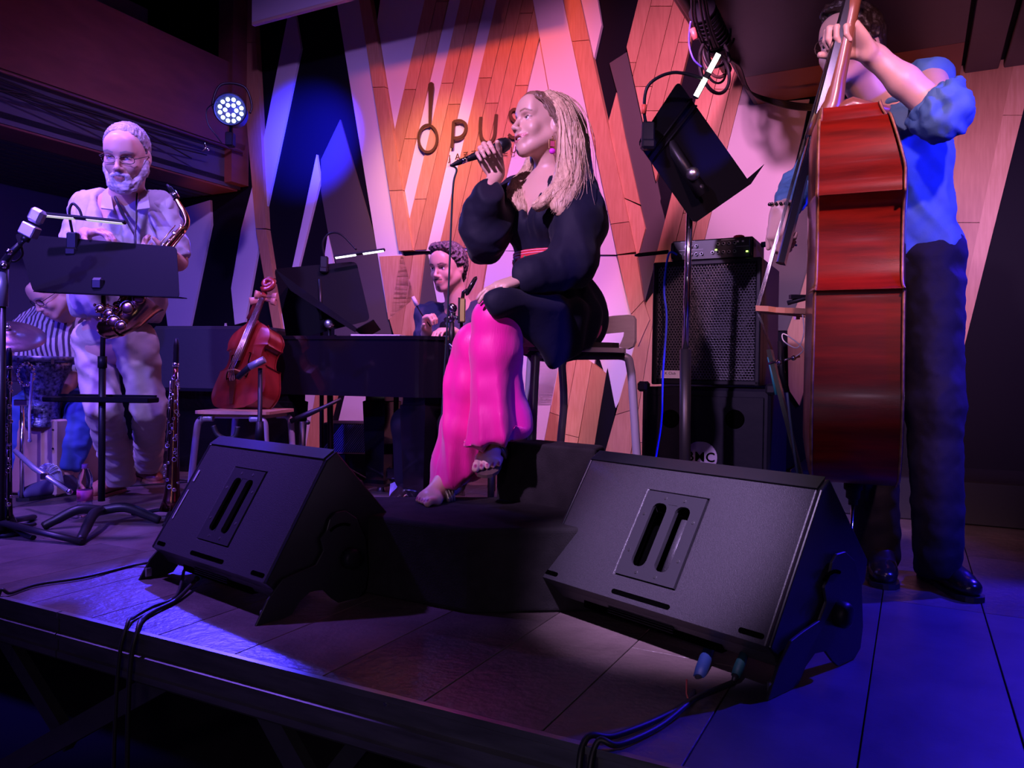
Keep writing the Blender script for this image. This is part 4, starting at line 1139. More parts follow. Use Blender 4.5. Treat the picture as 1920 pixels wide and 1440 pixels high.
for i, (xa, ya, xb, yb, lb_) in enumerate(((1190, 479, 1254, 472, 'thin black drumstick-like rod jutting left of the amplifier'),)):
    mb = MB(); mb.tube([P(xa, ya, 3.5), P(xa + 8, ya - 1, 3.5), P(xb, yb, 3.46)], [.004, .009, .009], 8)
    o = mb.build('telescopic_rod', M_blackmetal, label='thin black rod jutting out left of the amplifier head', cat='rod')
mb = MB(); mb.tube([P(1428, 459, 3.3), P(1450, 456, 3.3), P(1494, 460, 3.3)], [.012, .012, .004], 8)
mb.build('telescopic_rod', M_blackmetal, label='thin black rod jutting out right of the amplifier head', cat='rod')

# ---------------------------------------------------------------- violin-family instruments
def outline(Lb, wu, ww, wl, zc0=.44, zc1=.68, n=6):
    """right half outline (x, z), bottom to top, with corners"""
    A = [(0, 0), (.45 * wl, .004), (.78 * wl, .04), (.97 * wl, .13), (1.0 * wl, .22), (.93 * wl, .33), (.86 * wl, zc0 - .015), (.9 * wl, zc0)]
    B = [(.9 * wl, zc0), (ww * 1.13, zc0 + .03), (ww, (zc0 + zc1) / 2), (ww * 1.08, zc1 - .03), (wu * 1.0, zc1)]
    C = [(wu * 1.0, zc1), (wu * .97, zc1 + .03), (wu, zc1 + .10), (wu * .86, zc1 + .19), (wu * .55, .935), (wu * .28, .975), (wu * .2, 1.0), (0, 1.0)]
    out = []
    for S in (A, B, C):
        q = catmull([Vector((a, b * Lb, 0)) for a, b in S], n)
        out += [(v.x, v.y) for v in q[:-1]]
    out.append((0, Lb)); return out
def build_fiddle(t, M, Lb, wu, ww, wl, depth, mtop, mrib, mback, arch, zc=(.44, .68), world=True, edge=.006, shoulder=None):
    o = outline(Lb, wu, ww, wl, *zc)
    full = [(x, z) for x, z in o] + [(-x, z) for x, z in o[::-1][1:-1]]
    N = len(full)
    bd = lambda z: depth * (1 - .0 * z)
    def dep(z):       # the back leans in near the neck
        f = z / Lb
        return depth if f < .78 else depth * (1 - .28 * ((f - .78) / .22))
    # ribs
    mb = MB()
    cz = [zc[0] * Lb, zc[1] * Lb]
    for sg in (1, -1):
        for (a, b) in ((-1, cz[0]), (cz[0], cz[1]), (cz[1], 9)):
            pts = [(x * sg, z) for (x, z) in o if a - 1e-6 <= z <= b + 1e-6]
            if b > 8: pts.append((0, Lb))
            # ribs bulge a little across their width
            rows = [[M @ Vector((x * 1.0, dep(z) * f, z)) for (x, z) in pts] for f in (0, .25, .5, .75, 1)]
            mb.grid(rows, smooth=True)
    ribs = mb.build('ribs', mrib, t, world=world)
    # plates: overhanging, arched
    def plate(y0, sg, m, name, h):
        mb = MB(); K = 12
        zs = sorted(set([z for (x, z) in o])); 
        rows = []
        hw = {}
        for (x, z) in o: hw[z] = max(hw.get(z, 0), x)
        for z in zs:
            w = hw[z] + edge; row = []
            yb = y0 if sg < 0 else dep(z)
            for k in range(K + 1):
                u = -1 + 2 * k / K
                end = min(1, z / (.12 * Lb), (Lb - z) / (.12 * Lb)) if Lb - z > 0 else 0
                row.append(M @ Vector((u * w, yb + sg * (.004 + h * (1 - abs(u) ** 2.4) * max(0, end) ** .6), z + (edge if z >= Lb * .999 else (-edge if z < .001 else 0)))))
            rows.append(row)
        mb.grid(rows)
        n0 = len(zs)
        # rim band
        rim_a = []; rim_b = []
        for (x, z) in full:
            w = (abs(x) + edge) * (1 if x >= 0 else -1) if abs(x) > 1e-6 else 0
            yb = y0 if sg < 0 else dep(z)
            rim_a.append(M @ Vector((w, yb + sg * .0045, z))); rim_b.append(M @ Vector((w, yb - sg * .003, z)))
        mb.grid([rim_a, rim_b], closed=True)
        return mb.build(name, m, t, world=world)
    top = plate(0.0, -1, mtop, 'top_plate', arch)
    back = plate(depth, 1, mback, 'back_plate', .012)
    return top, ribs, back
M_varn = mat('red_brown_varnish', (0.26, 0.014, 0.006), 0.30, spec=.30, coat=.05, col2=(0.11, 0.008, 0.004), var=.5, vscale=5, stretch=(1, 1, 9), bump=.04, bscale=60, detail=7)
M_varn2 = mat('amber_varnish', (0.42, 0.12, 0.04), 0.3, coat=.4, var=.4, vscale=6, stretch=(5, 5, .7), bump=.03)
M_varn3 = mat('dark_brown_varnish', (0.055, 0.012, 0.006), 0.2, coat=.8)
M_edge = mat('worn_pale_edge', (0.45, 0.22, 0.10), .45, var=.6, vscale=40)
M_ebony = mat('ebony', (0.012, 0.010, 0.012), 0.18, coat=.5)
M_string = mat('steel_string', (.7, .7, .72), .25, 1.0)
M_maple = mat('maple_bridge', (.36, .18, .10), .45)
# ---------------- the double bass
wv = Vector((.40, .917, 0)).normalized(); bc = P(1606, 600, 2.22)
fnv = Vector((-wv.y, wv.x, 0))
def CP(x, y, off=0.0):
    d = ray(x, y); q = bc + wv * off
    return CO + d * ((q - CO).dot(wv) / d.dot(wv))
bt = CP(1612, 207) ; bb = CP(1600, 922)
zb = Vector((bb.x, bb.y, .372)); zt_ = CP(1615, 205)
lean = (zt_ - zb); Lb = lean.length; ez = lean.normalized()
ex = wv.copy(); ex = (ex - ez * ex.dot(ez)).normalized(); ey = ez.cross(ex).normalized()     # ey should point to the back (right)
if ey.x < 0: ey = -ey; ex = -ex
RB = Matrix((ex, ey, ez)).transposed(); DEP = .205
MBs = Matrix.Translation(zb - ey * DEP / 2) @ RB.to_4x4()
bass = thing('double_bass', 'large red-brown double bass held upright, seen from its side', 'double bass', Matrix.Translation(Vector((zb.x, zb.y, 0))))
build_fiddle(bass, MBs, Lb, .245, .185, .325, DEP, M_varn2, M_varn, M_varn3, .03, zc=(.485, .725))
# purfled edge lines
for (yy, nm) in ((0.0, 'edge_binding'), (DEP, 'edge_binding')):
    o_ = outline(Lb, .245, .185, .325, .485, .725)
    pts = [MBs @ Vector((-(x + .0065) if ex.dot(wv) > 0 else (x + .0065), yy if (z < .78 * Lb or yy == 0) else DEP * (1 - .28 * ((z / Lb - .78) / .22)), z)) for (x, z) in o_ if x > .05]
    mb = MB(); mb.tube(pts, .0035, 6); mb.build(nm, M_edge, bass, world=True)
# neck, fingerboard, scroll
heel = CP(1548, 232); nk0 = CP(1560, 205); nk1 = CP(1600, 18)
mb = MB(); mb.tube([CP(1530, 262), CP(1547, 225), CP(1560, 196), CP(1569, 150), CP(1582, 90), CP(1596, 22), CP(1604, -22)], [.035, .038, .033, .025, .022, .021, .022], 12)
mb.tube([CP(1547, 225), CP(1600, 196), CP(1668, 208)], [.032, .022, .012], 10)
nk = mb.build('neck', mat('neck_maple', (.20, .07, .035), .35, coat=.3), bass, world=True)
fb0 = CP(1463, 494); fb1 = CP(1589, 4); fd = (fb1 - fb0).normalized(); fside = ex.copy(); ffn = fd.cross(fside).normalized()
if ffn.x > 0: ffn = -ffn
rows = []
for s_ in range(2):
    c = fb0 if s_ == 0 else fb1; w = .034 if s_ == 0 else .019; r = []
    for k in range(9):
        a = -1.15 + 2.3 * k / 8
        r.append(c + fside * w * math.sin(a) / math.sin(1.15) + ffn * (.016 * (math.cos(a) - math.cos(1.15)) + .004))
    r.append(c + fside * w - ffn * .014); r.append(c - fside * w - ffn * .014)
    rows.append(r)
mb = MB(); mb.grid(rows, closed=True, smooth=False)
o_ = len(mb.v); mb.f.append(list(range(11))); mb.mi.append(0); mb.sm.append(False); mb.f.append(list(range(11, 22))); mb.mi.append(0); mb.sm.append(False)
mb.build('fingerboard', M_ebony, bass, world=True)
sc0 = CP(1606, -30)
mb = MB(); mb.tube(catmull([sc0, CP(1616, -70), CP(1628, -100), CP(1650, -104), CP(1656, -84), CP(1642, -74)], 6), .024, 10); mb.build('scroll', M_varn, bass, world=True)
for k, yy in enumerate((-30, -52)):
    for sg in (-1, 1):
        mb = MB(); c = CP(1610 + k * 5, yy); mb.cyl(c, c + ex * sg * .09, .006); mb.ball(c + ex * sg * .10, (.006, .02, .016)); mb.build('tuning_peg', M_steel, bass, world=True)
# bridge
b_top = CP(1420, 580); b_foot = CP(1519, 588)
bd_ = (b_foot - b_top)
th = ez * .008
def bpt(u, s_): return b_top + bd_ * u + ex * s_
prof = [(0, -.045), (-.0, .045), (.25, .058), (.38, .040), (.55, .048), (.75, .068), (.92, .078), (1.0, .078), (1.0, .045), (.86, .038), (.74, 0), (.86, -.038), (1.0, -.045), (1.0, -.078), (.92, -.078), (.75, -.068), (.55, -.048), (.38, -.040), (.25, -.058)]
mb = MB(); mb.prism([bpt(u, s_) - th for (u, s_) in prof], th * 2); brd = mb.build('bridge', M_maple, bass, world=True)
mb = MB(); mb.box(bpt(.72, -.085), (.012, .02, .03)); mb.build('pickup_clamp', M_chrome, brd, world=True)
mb = MB(); mb.tube([bpt(.55, -.05) + ez * .03, bpt(.9, -.06) + ez * .05, bpt(1.05, -.06) + ez * .045], .008, 6); mb.box(bpt(.78, -.06) + ez * .052, (.06, .02, .012)); mb.build('pickup', M_blackplastic, brd, world=True)
tail0 = CP(1447, 655); tail1 = CP(1506, 893)
nut = CP(1590, 6)
for i in range(4):
    s_ = (-.036 + .024 * i); s2 = -.016 + .0107 * i
    mb = MB(); mb.tube([nut + fside * s2 + ffn * .012, b_top + ex * s_ - bd_ * .01, tail0 + ex * s_ * .8], .0012, 5); mb.build('string', M_string, bass, world=True)
tdv = (tail1 - tail0); tn = tdv.normalized().cross(ex).normalized()
if tn.x > 0: tn = -tn
mb = MB(); mb.prism([tail0 - ex * .042, tail0 + ex * .042, tail1 + ex * .022, tail1 - ex * .022], tn * .012); mb.build('tailpiece', M_ebony, bass, world=True)
mb = MB(); mb.tube([tail0 + tdv * .05 + tn * .015 - ex * .02, tail0 + tdv * .35 + tn * .02 - ex * .02], .005, 8); mb.build('string_windings', mat('teal_winding', (.02, .2, .22), .5), bass, world=True)
# clip microphone on the tailpiece
mb = MB(); mb.tube([CP(1441, 682, -.08), CP(1500, 668, -.08)], .004, 6); mb.build('clamp_rod', M_chrome, bass, world=True)
mb = MB(); mb.tube([CP(1462, 640, -.09), CP(1466, 700, -.09), CP(1476, 735, -.09)], [.007, .010, .008], 8); mb.build('clip_microphone', M_blackplastic, bass, world=True)
for (a, c_) in (((1478, 655), M_chrome),):
    mb = MB(); mb.ball(CP(1462, 680, -.09), .011); mb.ball(CP(1488, 671, -.09), .008); mb.build('clamp_nut', M_chrome, bass, world=True)
cable('pickup_wire', [CP(1505, 590, -.07), CP(1507, 625, -.08), CP(1495, 652, -.1), CP(1470, 640, -.1), CP(1468, 626, -.1), CP(1485, 635, -.1), CP(1506, 655, -.1), CP(1490, 670, -.09)], .0018, mat('white_wire', (.7, .68, .75), .4), 'thin white looping wire on the double bass bridge')
cable('microphone_cable', [CP(1476, 735, -.09), CP(1482, 790, -.12), CP(1490, 850, -.14), CP(1498, 905, -.14), CP(1520, 1010, -.1)], .004, mat('grey_blue_cable', (.08, .13, .25), .5), 'grey-blue cable running down beside the double bass')
# endpin
ep0 = MBs @ Vector((0, DEP / 2, 0)); 
mb = MB(); mb.lathe([(.026, .02), (.026, -.03), (.02, -.035), (.02, -.055), (.013, -.06), (.013, -.075)], Matrix.Translation(ep0) , 16); mb.build('endpin_collar', M_blackplastic, bass, world=True)
mb = MB(); mb.cyl(ep0 + ZX * -.06, Vector((ep0.x - .02, ep0.y - .02, 0.012)), .005); mb.build('endpin', M_chrome, bass, world=True)
mb = MB(); mb.lathe([(.012, 0), (.012, .014), (.006, .02)], Matrix.Translation((ep0.x - .02, ep0.y - .02, 0.0)), 12); mb.build('rubber_tip', M_rubber, bass, world=True)
# ---------------- small cello-like bass on a chair
Yc_ = 3.75
cb = P(448, 768, Yc_); ct = P(468, 600, Yc_ + .1)
c_ez = (P(472, 602, Yc_ + .12) - P(437, 764, Yc_ - .05)); Lc = c_ez.length; c_ez.normalize()
c_fr = Vector((-.45, -.89, .15)); c_fr = (c_fr - c_ez * c_fr.dot(c_ez)).normalized(); c_ex = c_ez.cross(c_fr).normalized()
if c_ex.x < 0: c_ex = -c_ex
RC = Matrix((c_ex, -c_fr, c_ez)).transposed()
MC = Matrix.Translation(P(440, 764, Yc_ - .05)) @ RC.to_4x4()
cel = thing('small_bass', 'small dark red bowed bass lying back on the plywood chair', 'cello', Matrix.Translation(P(445, 766, Yc_)))
M_celr = mat('cherry_red_varnish', (0.22, 0.022, 0.016), 0.28, coat=.5, var=.35, vscale=6, stretch=(4, 4, 1))
build_fiddle(cel, MC, Lc, .13, .10, .165, .10, M_celr, M_celr, M_celr, .02)
sc1 = P(502, 532, Yc_ + .12); nb = MC @ Vector((0, -.01, Lc))
mb = MB(); mb.tube([nb, (nb + sc1) / 2 + Vector((.0, -.01, 0)), P(497, 552, Yc_ + .12)], [.028, .022, .02], 10); mb.build('neck', M_celr, cel, world=True)
mb = MB(); c = sc1; pts = []
for k in range(22):
    a = -2.2 + k * .42; r = .034 - k * .0012; pts.append(c + c_ez * r * math.sin(a) + Vector((r * math.cos(a), 0, 0)))
mb.tube([P(497, 552, Yc_ + .12)] + pts, .014, 8); mb.build('scroll', M_celr, cel, world=True)
fbA = MC @ Vector((0, -.045, Lc * .48)); fbB = P(493, 560, Yc_ + .08); d_ = (fbB - fbA).normalized()
mb = MB(); mb.prism([fbA - c_ex * .026, fbA + c_ex * .026, fbB + c_ex * .016, fbB - c_ex * .016], c_fr * .008); mb.build('fingerboard', M_varn3, cel, world=True)
br0 = MC @ Vector((0, -.02, Lc * .36))
mb = MB(); mb.prism([br0 - c_ex * .04, br0 + c_ex * .04, br0 + c_ex * .022 + c_fr * .05, br0 - c_ex * .022 + c_fr * .05], c_ez * .006); mb.build('bridge', M_maple, cel, world=True)
tp0 = MC @ Vector((0, -.04, Lc * .26)); tp1 = MC @ Vector((0, -.02, .01))
mb = MB(); mb.prism([tp0 - c_ex * .02, tp0 + c_ex * .02, tp1 + c_ex * .01, tp1 - c_ex * .01], c_fr * .008); mb.build('tailpiece', M_varn3, cel, world=True)
for i in range(4):
    s_ = -.018 + .012 * i
    mb = MB(); mb.tube([fbB + c_ex * s_ * .6 + c_fr * .012, br0 + c_ex * s_ + c_fr * .052, tp0 + c_ex * s_ * .8 + c_fr * .008], .0018, 5); mb.build('string', M_string, cel, world=True)
for (x0, y0, x1, y1) in ((499, 556, 478, 551), (502, 561, 468, 565), (500, 556, 520, 556), (498, 563, 517, 566)):
    a = P(x0, y0, Yc_ + .1); b = P(x1, y1, Yc_ + .06); mb = MB(); mb.tube([a, a + (b - a) * .5, a + (b - a) * .55, b], [.006, .006, .017, .019], 8, flat=.4); mb.build('tuning_peg', mat('peg_wood', (.35, .14, .09), .4), cel, world=True)
for sg in (-1, 1):
    mb = MB(); z = Lc * .42; mb.tube(catmull([MC @ Vector((sg * (.05 + a), -.028, z + b)) for (a, b) in ((.0, .075), (.012, .07), (.008, .03), (.02, -.02), (.014, -.05), (.004, -.045))], 4), .0025, 5); mb.build('sound_hole', M_hole, cel, world=True)
# ---------------------------------------------------------------- chairs
M_ply = mat('pale_plywood', (.40, .33, .36), .45, bump=.05, bscale=60, var=.15, vscale=10, stretch=(1, 8, 8))
M_pipe = mat('grey_painted_pipe', (.28, .26, .34), .35, .2)
def bar_chair():
    # singer's chair: seat height .74, world coordinates
    c = Vector((.27, 2.90, 0)); t = thing('bar_stool', 'plywood bar stool with slotted backrest on grey bent pipe legs, under the singer', 'stool', c)
    Ys = 2.78
    s = [P(955, 668, 2.66), P(1172, 662, 2.72), P(1160, 648, 3.05), P(975, 652, 3.0)]
    zz = P(1090, 662, 2.85).z
    q = rounded([Vector((.02, 2.62)), Vector((.40, 2.70)), Vector((.42, 3.02)), Vector((.05, 3.0))], .05)
    mb = MB(); mb.prism([Vector((p.x, p.y, zz)) for p in q], (0, 0, .016)); mb.build('seat', M_ply, t, world=True)
    q2 = rounded([Vector((.06, 2.64)), Vector((.375, 2.70)), Vector((.395, 2.98)), Vector((.08, 2.97))], .05)
    mb = MB(); mb.prism([Vector((p.x, p.y, zz + .016)) for p in q2], (0, 0, .018)); mb.build('seat_pad', mat('dark_seat_pad', (.02, .012, .015), .7), t, world=True)
    # backrest: bent ply band with opening, at the right end
    pts = [(1125, 596), (1150, 592), (1178, 590), (1186, 592), (1190, 598), (1190, 640), (1186, 650), (1176, 655), (1160, 650), (1165, 640), (1169, 630), (1170, 622), (1127, 626)]
    mb = MB(); mb.prism([P(x, y, 2.86) for x, y in pts], Vector((.01, .014, 0))); mb.build('backrest', M_ply, t, world=True)
    mb = MB(); mb.prism([P(x, y, 2.86) for x, y in ((1125, 626), (1127, 596), (1050, 604), (1046, 660), (1056, 660), (1060, 634))], Vector((.01, .014, 0))); mb.build('backrest', M_ply, t, world=True)
    for (top0, bend, foot) in (((1100, 667), (1168, 668), (1196, 880)), ((1010, 670), (1052, 676), (1050, 850))):
        Y1 = 2.80 if foot[0] > 1100 else 3.0
        a = P(*top0, Y1); b = P(bend[0], bend[1], Y1); f = P(foot[0], foot[1], Y1); f2 = f + (f - P(bend[0] + (12 if foot[0] > 1100 else 0), 700, Y1)) * ((f.z - .01) / (P(bend[0], 700, Y1).z - f.z))
        f2.z = .01
        mb = MB(); mb.tube(catmull([a, b, P(bend[0] + (14 if foot[0] > 1100 else 2), 690, Y1), P((bend[0] + foot[0]) / 2 + 6, 760, Y1), f, f2], 6), .0155, 10); mb.build('leg', M_pipe, t, world=True)
    for (x, y, x2, y2) in ((.10, 2.68, .06, 2.62), (.09, 2.96, .05, 3.02)):
        mb = MB(); mb.tube(catmull([Vector((x + .1, y, zz - .012)), Vector((x, y, zz - .012)), Vector((x - .02, y, zz - .04)), Vector((x2, y2, .01))], 6), .0155, 10); mb.build('leg', M_pipe, t, world=True)
    mb = MB(); mb.tube([P(1010, 668, 2.75), P(1170, 667, 2.78)], .014, 8); mb.build('seat_rail', mat('dark_rail', (.05, .03, .04), .5), t, world=True)
bar_chair()
def low_chair(x0, x1, ys, Yf, Yb, label, m1, back=True):
    a = P(x0, ys, Yf); b = P(x1, ys, Yf); z = a.z
    t = thing('plywood_chair', label, 'chair', Matrix.Translation(((a.x + b.x) / 2, (Yf + Yb) / 2, 0)))
    q = rounded([Vector((a.x, Yf)), Vector((b.x, Yf)), Vector((b.x + .03, Yb)), Vector((a.x + .06, Yb))], .05)
    mb = MB(); mb.prism([Vector((p.x, p.y, z)) for p in q], (0, 0, .014)); mb.build('seat', m1, t, world=True)
    mb = MB(); mb.prism([Vector((p.x, p.y, z - .02)) for p in rounded([Vector((a.x + .03, Yf + .03)), Vector((b.x - .03, Yf + .03)), Vector((b.x, Yb - .03)), Vector((a.x + .09, Yb - .03))], .03)], (0, 0, .02)); mb.build('seat_frame', m1, t, world=True)
    for (x, y, fx) in ((a.x + .03, Yf + .03, -.05), (b.x - .03, Yf + .03, .03), (a.x + .09, Yb - .03, -.03), (b.x, Yb - .03, .04)):
        mb = MB(); mb.tube(catmull([Vector((x + (-1 if fx > 0 else 1) * .06, y, z - .02)), Vector((x, y, z - .03)), Vector((x + fx * .4, y, z - .12)), Vector((x + fx, y, .008))], 5), .016, 8, flat=1.0); mb.build('leg', M_pipe, t, world=True)
    if back:
        mb = MB(); ym = Yb + .02
        mb.prism([Vector((a.x + .07, ym, z + .16)), Vector((b.x + .02, ym, z + .16)), Vector((b.x + .02, ym + .03, z + .36)), Vector((a.x + .07, ym + .03, z + .36))], Vector((0, .012, 0))); mb.build('backrest', m1, t, world=True)
        for x in (a.x + .10, b.x - .02):
            mb = MB(); mb.box((x, ym, z + .09), (.035, .012, .2)); mb.build('back_post', m1, t, world=True)
M_ply2 = mat('orange_plywood', (.42, .24, .15), .45, var=.15, vscale=10, bump=.03)
low_chair(358, 502, 776, 3.50, 3.86, 'orange plywood chair holding the small bass', M_ply2, back=False)
# ---------------------------------------------------------------- the piano
M_gloss = mat('piano_black', (0.004, 0.004, 0.006), 0.08, coat=.6)
pn = thing('grand_piano', 'glossy black grand piano with thick legs behind the singer', 'piano', Vector((-.8, 4.1, 0)))
zt1, zt0 = .815, .55
fp_ = [Vector((-1.28, 3.98)), Vector((-.46, 3.72)), Vector((-.33, 3.76)), Vector((-.12, 4.45)), Vector((-.3, 4.62)), Vector((-1.0, 4.85)), Vector((-1.22, 4.7))]
q = rounded(fp_, .05, 5)
mb = MB(); mb.prism([Vector((p.x, p.y, zt0)) for p in q], (0, 0, zt1 - zt0), smooth=False); mb.build('case', M_gloss, pn, world=True)
ce = Vector((-.7, 4.25))
mb = MB(); mb.prism([Vector((*(ce + (p - ce) * 1.012), zt1 + .001)) for p in q], (0, 0, .018)); o = mb.build('lid', M_gloss, pn, world=True)
mb = MB(); mb.prism([Vector((*(ce + (p - ce) * 1.01), zt0 - .014)) for p in q], (0, 0, .02)); mb.build('base_moulding', M_gloss, pn, world=True)
for (px, Yl, w) in ((538, 4.02, .15), (716, 4.25, .15), (789, 3.83, .15)):
    x = P(px, 800, Yl).x; mb = MB()
    ang = YAW
    M4 = Matrix.Translation((x, Yl, 0)) @ Matrix.Rotation(ang, 4, 'Z') @ Matrix.Rotation(PI / 4, 4, 'Z')
    s2 = math.sqrt(2) / 2
    mb.lathe([(.085 * s2 * 1.5, zt0 - .01), (.085 * s2 * 1.5, zt0 - .05), (w * s2, zt0 - .055), (w * s2 * .78, .07), (w * s2 * .9, .05), (w * s2 * .9, .035)], M4, 4, smooth=False)
    lg = mb.build('leg', M_gloss, pn, world=True)
    mb = MB(); mb.lathe([(.001, 0), (.022, 0), (.022, .036), (.001, .036)], Matrix.Translation((x, Yl, 0)), 14); mb.build('caster', M_steel, lg, world=True)
mb = MB(); mb.tube([Vector((-.62, 4.15, zt0)), Vector((-.62, 4.15, .14))], .014, 8); mb.tube([Vector((-.54, 4.12, zt0)), Vector((-.54, 4.12, .14))], .014, 8); mb.box((-.58, 4.13, .12), (.16, .09, .06), bev=.008); mb.build('pedal_lyre', M_gloss, pn, world=True)
# sheet music on the piano
M_paper = mat('paper', (.5, .5, .5), .7)
a = P(698, 632, 3.86); mb = MB(); mb.box((a.x + .03, 3.98, zt1 + .026), (.26, .20, .008), Matrix.Rotation(-.2, 3, 'Z')); mb.build('sheet_music', M_paper, label='white sheets of music lying flat on top of the black piano', cat='sheet music')
# dark case behind, upright behind the small bass
mb = MB(); p0 = P(300, 612, 4.9); p1 = P(497, 612, 4.6)
t = thing('covered_piano', 'dark blue-black covered upright piano behind the small bass', 'piano', Vector(((p0.x + p1.x) / 2, 4.8, 0)))
mb = MB(); mb.box(((p0.x + p1.x) / 2, 4.92, (p0.z + .52) / 2), ((p1.x - p0.x), .35, p0.z - .52), Matrix.Rotation(-.25, 3, 'Z'), bev=.02); mb.build('case', mat('dark_cover_cloth', (.012, .014, .03), .8, bump=.1), t, world=True)
mb = MB(); mb.box(((p0.x + p1.x) / 2 + .02, 5.0, .27), ((p1.x - p0.x) * .86, .25, .53), Matrix.Rotation(-.25, 3, 'Z')); mb.build('lower_panel', M_gloss, t, world=True)
# slatted amp and boom stand seen under the piano
yv = 4.75; a = P(636, 797, yv); b = P(682, 850, yv)
am = thing('combo_amplifier', 'dark amplifier with blue slatted grille seen between piano legs', 'amplifier', Vector((a.x, yv, 0)))
x0_, x1_ = P(600, 797, yv).x, P(694, 797, yv).x
mb = MB(); mb.box(((x0_ + x1_) / 2, yv + .16, .17), (x1_ - x0_, .30, .33), bev=.01); mb.build('cabinet_shell', M_blackplastic, am, world=True)
n_ = 22
for k in range(n_):
    x = x0_ + .01 + (x1_ - x0_ - .02) * k / n_
    mb = MB(); mb.tube([Vector((x, yv, .16)), Vector((min(x + .13, x1_ - .005), yv, .16 + min(.17, (x1_ - .005 - x) * 1.3)))], .0035, 4); mb.build('grille_slat', mat('blue_grey_slat', (.30, .34, .7), .4), am, world=True)
mb = MB(); mb.box(((x0_ + x1_) / 2, yv - .004, .155), (x1_ - x0_, .012, .008)); mb.build('trim_strip', mat('brass_trim', (.4, .25, .2), .4, .5), am, world=True)
bs = thing('microphone_stand', 'black boom microphone stand under the left end of the piano', 'microphone stand', Vector((P(568, 900, 3.8).x, 3.8, 0)))
x_ = P(568, 820, 3.8).x
mb = MB(); mb.cyl((x_, 3.8, .05), P(567, 790, 3.8), .016); mb.build('pole', M_blackmetal, bs, world=True)
mb = MB(); mb.tube([P(545, 790, 3.8), P(578, 776, 3.8), P(604, 765, 3.8), P(640, 748, 3.8)], [.013, .015, .01, .008], 8); mb.ball(P(577, 792, 3.78), .012); mb.build('boom', M_blackmetal, bs, world=True)
tripod_base(bs, x_, 3.8, .25, ang=.2, rise=.12, curved=False)

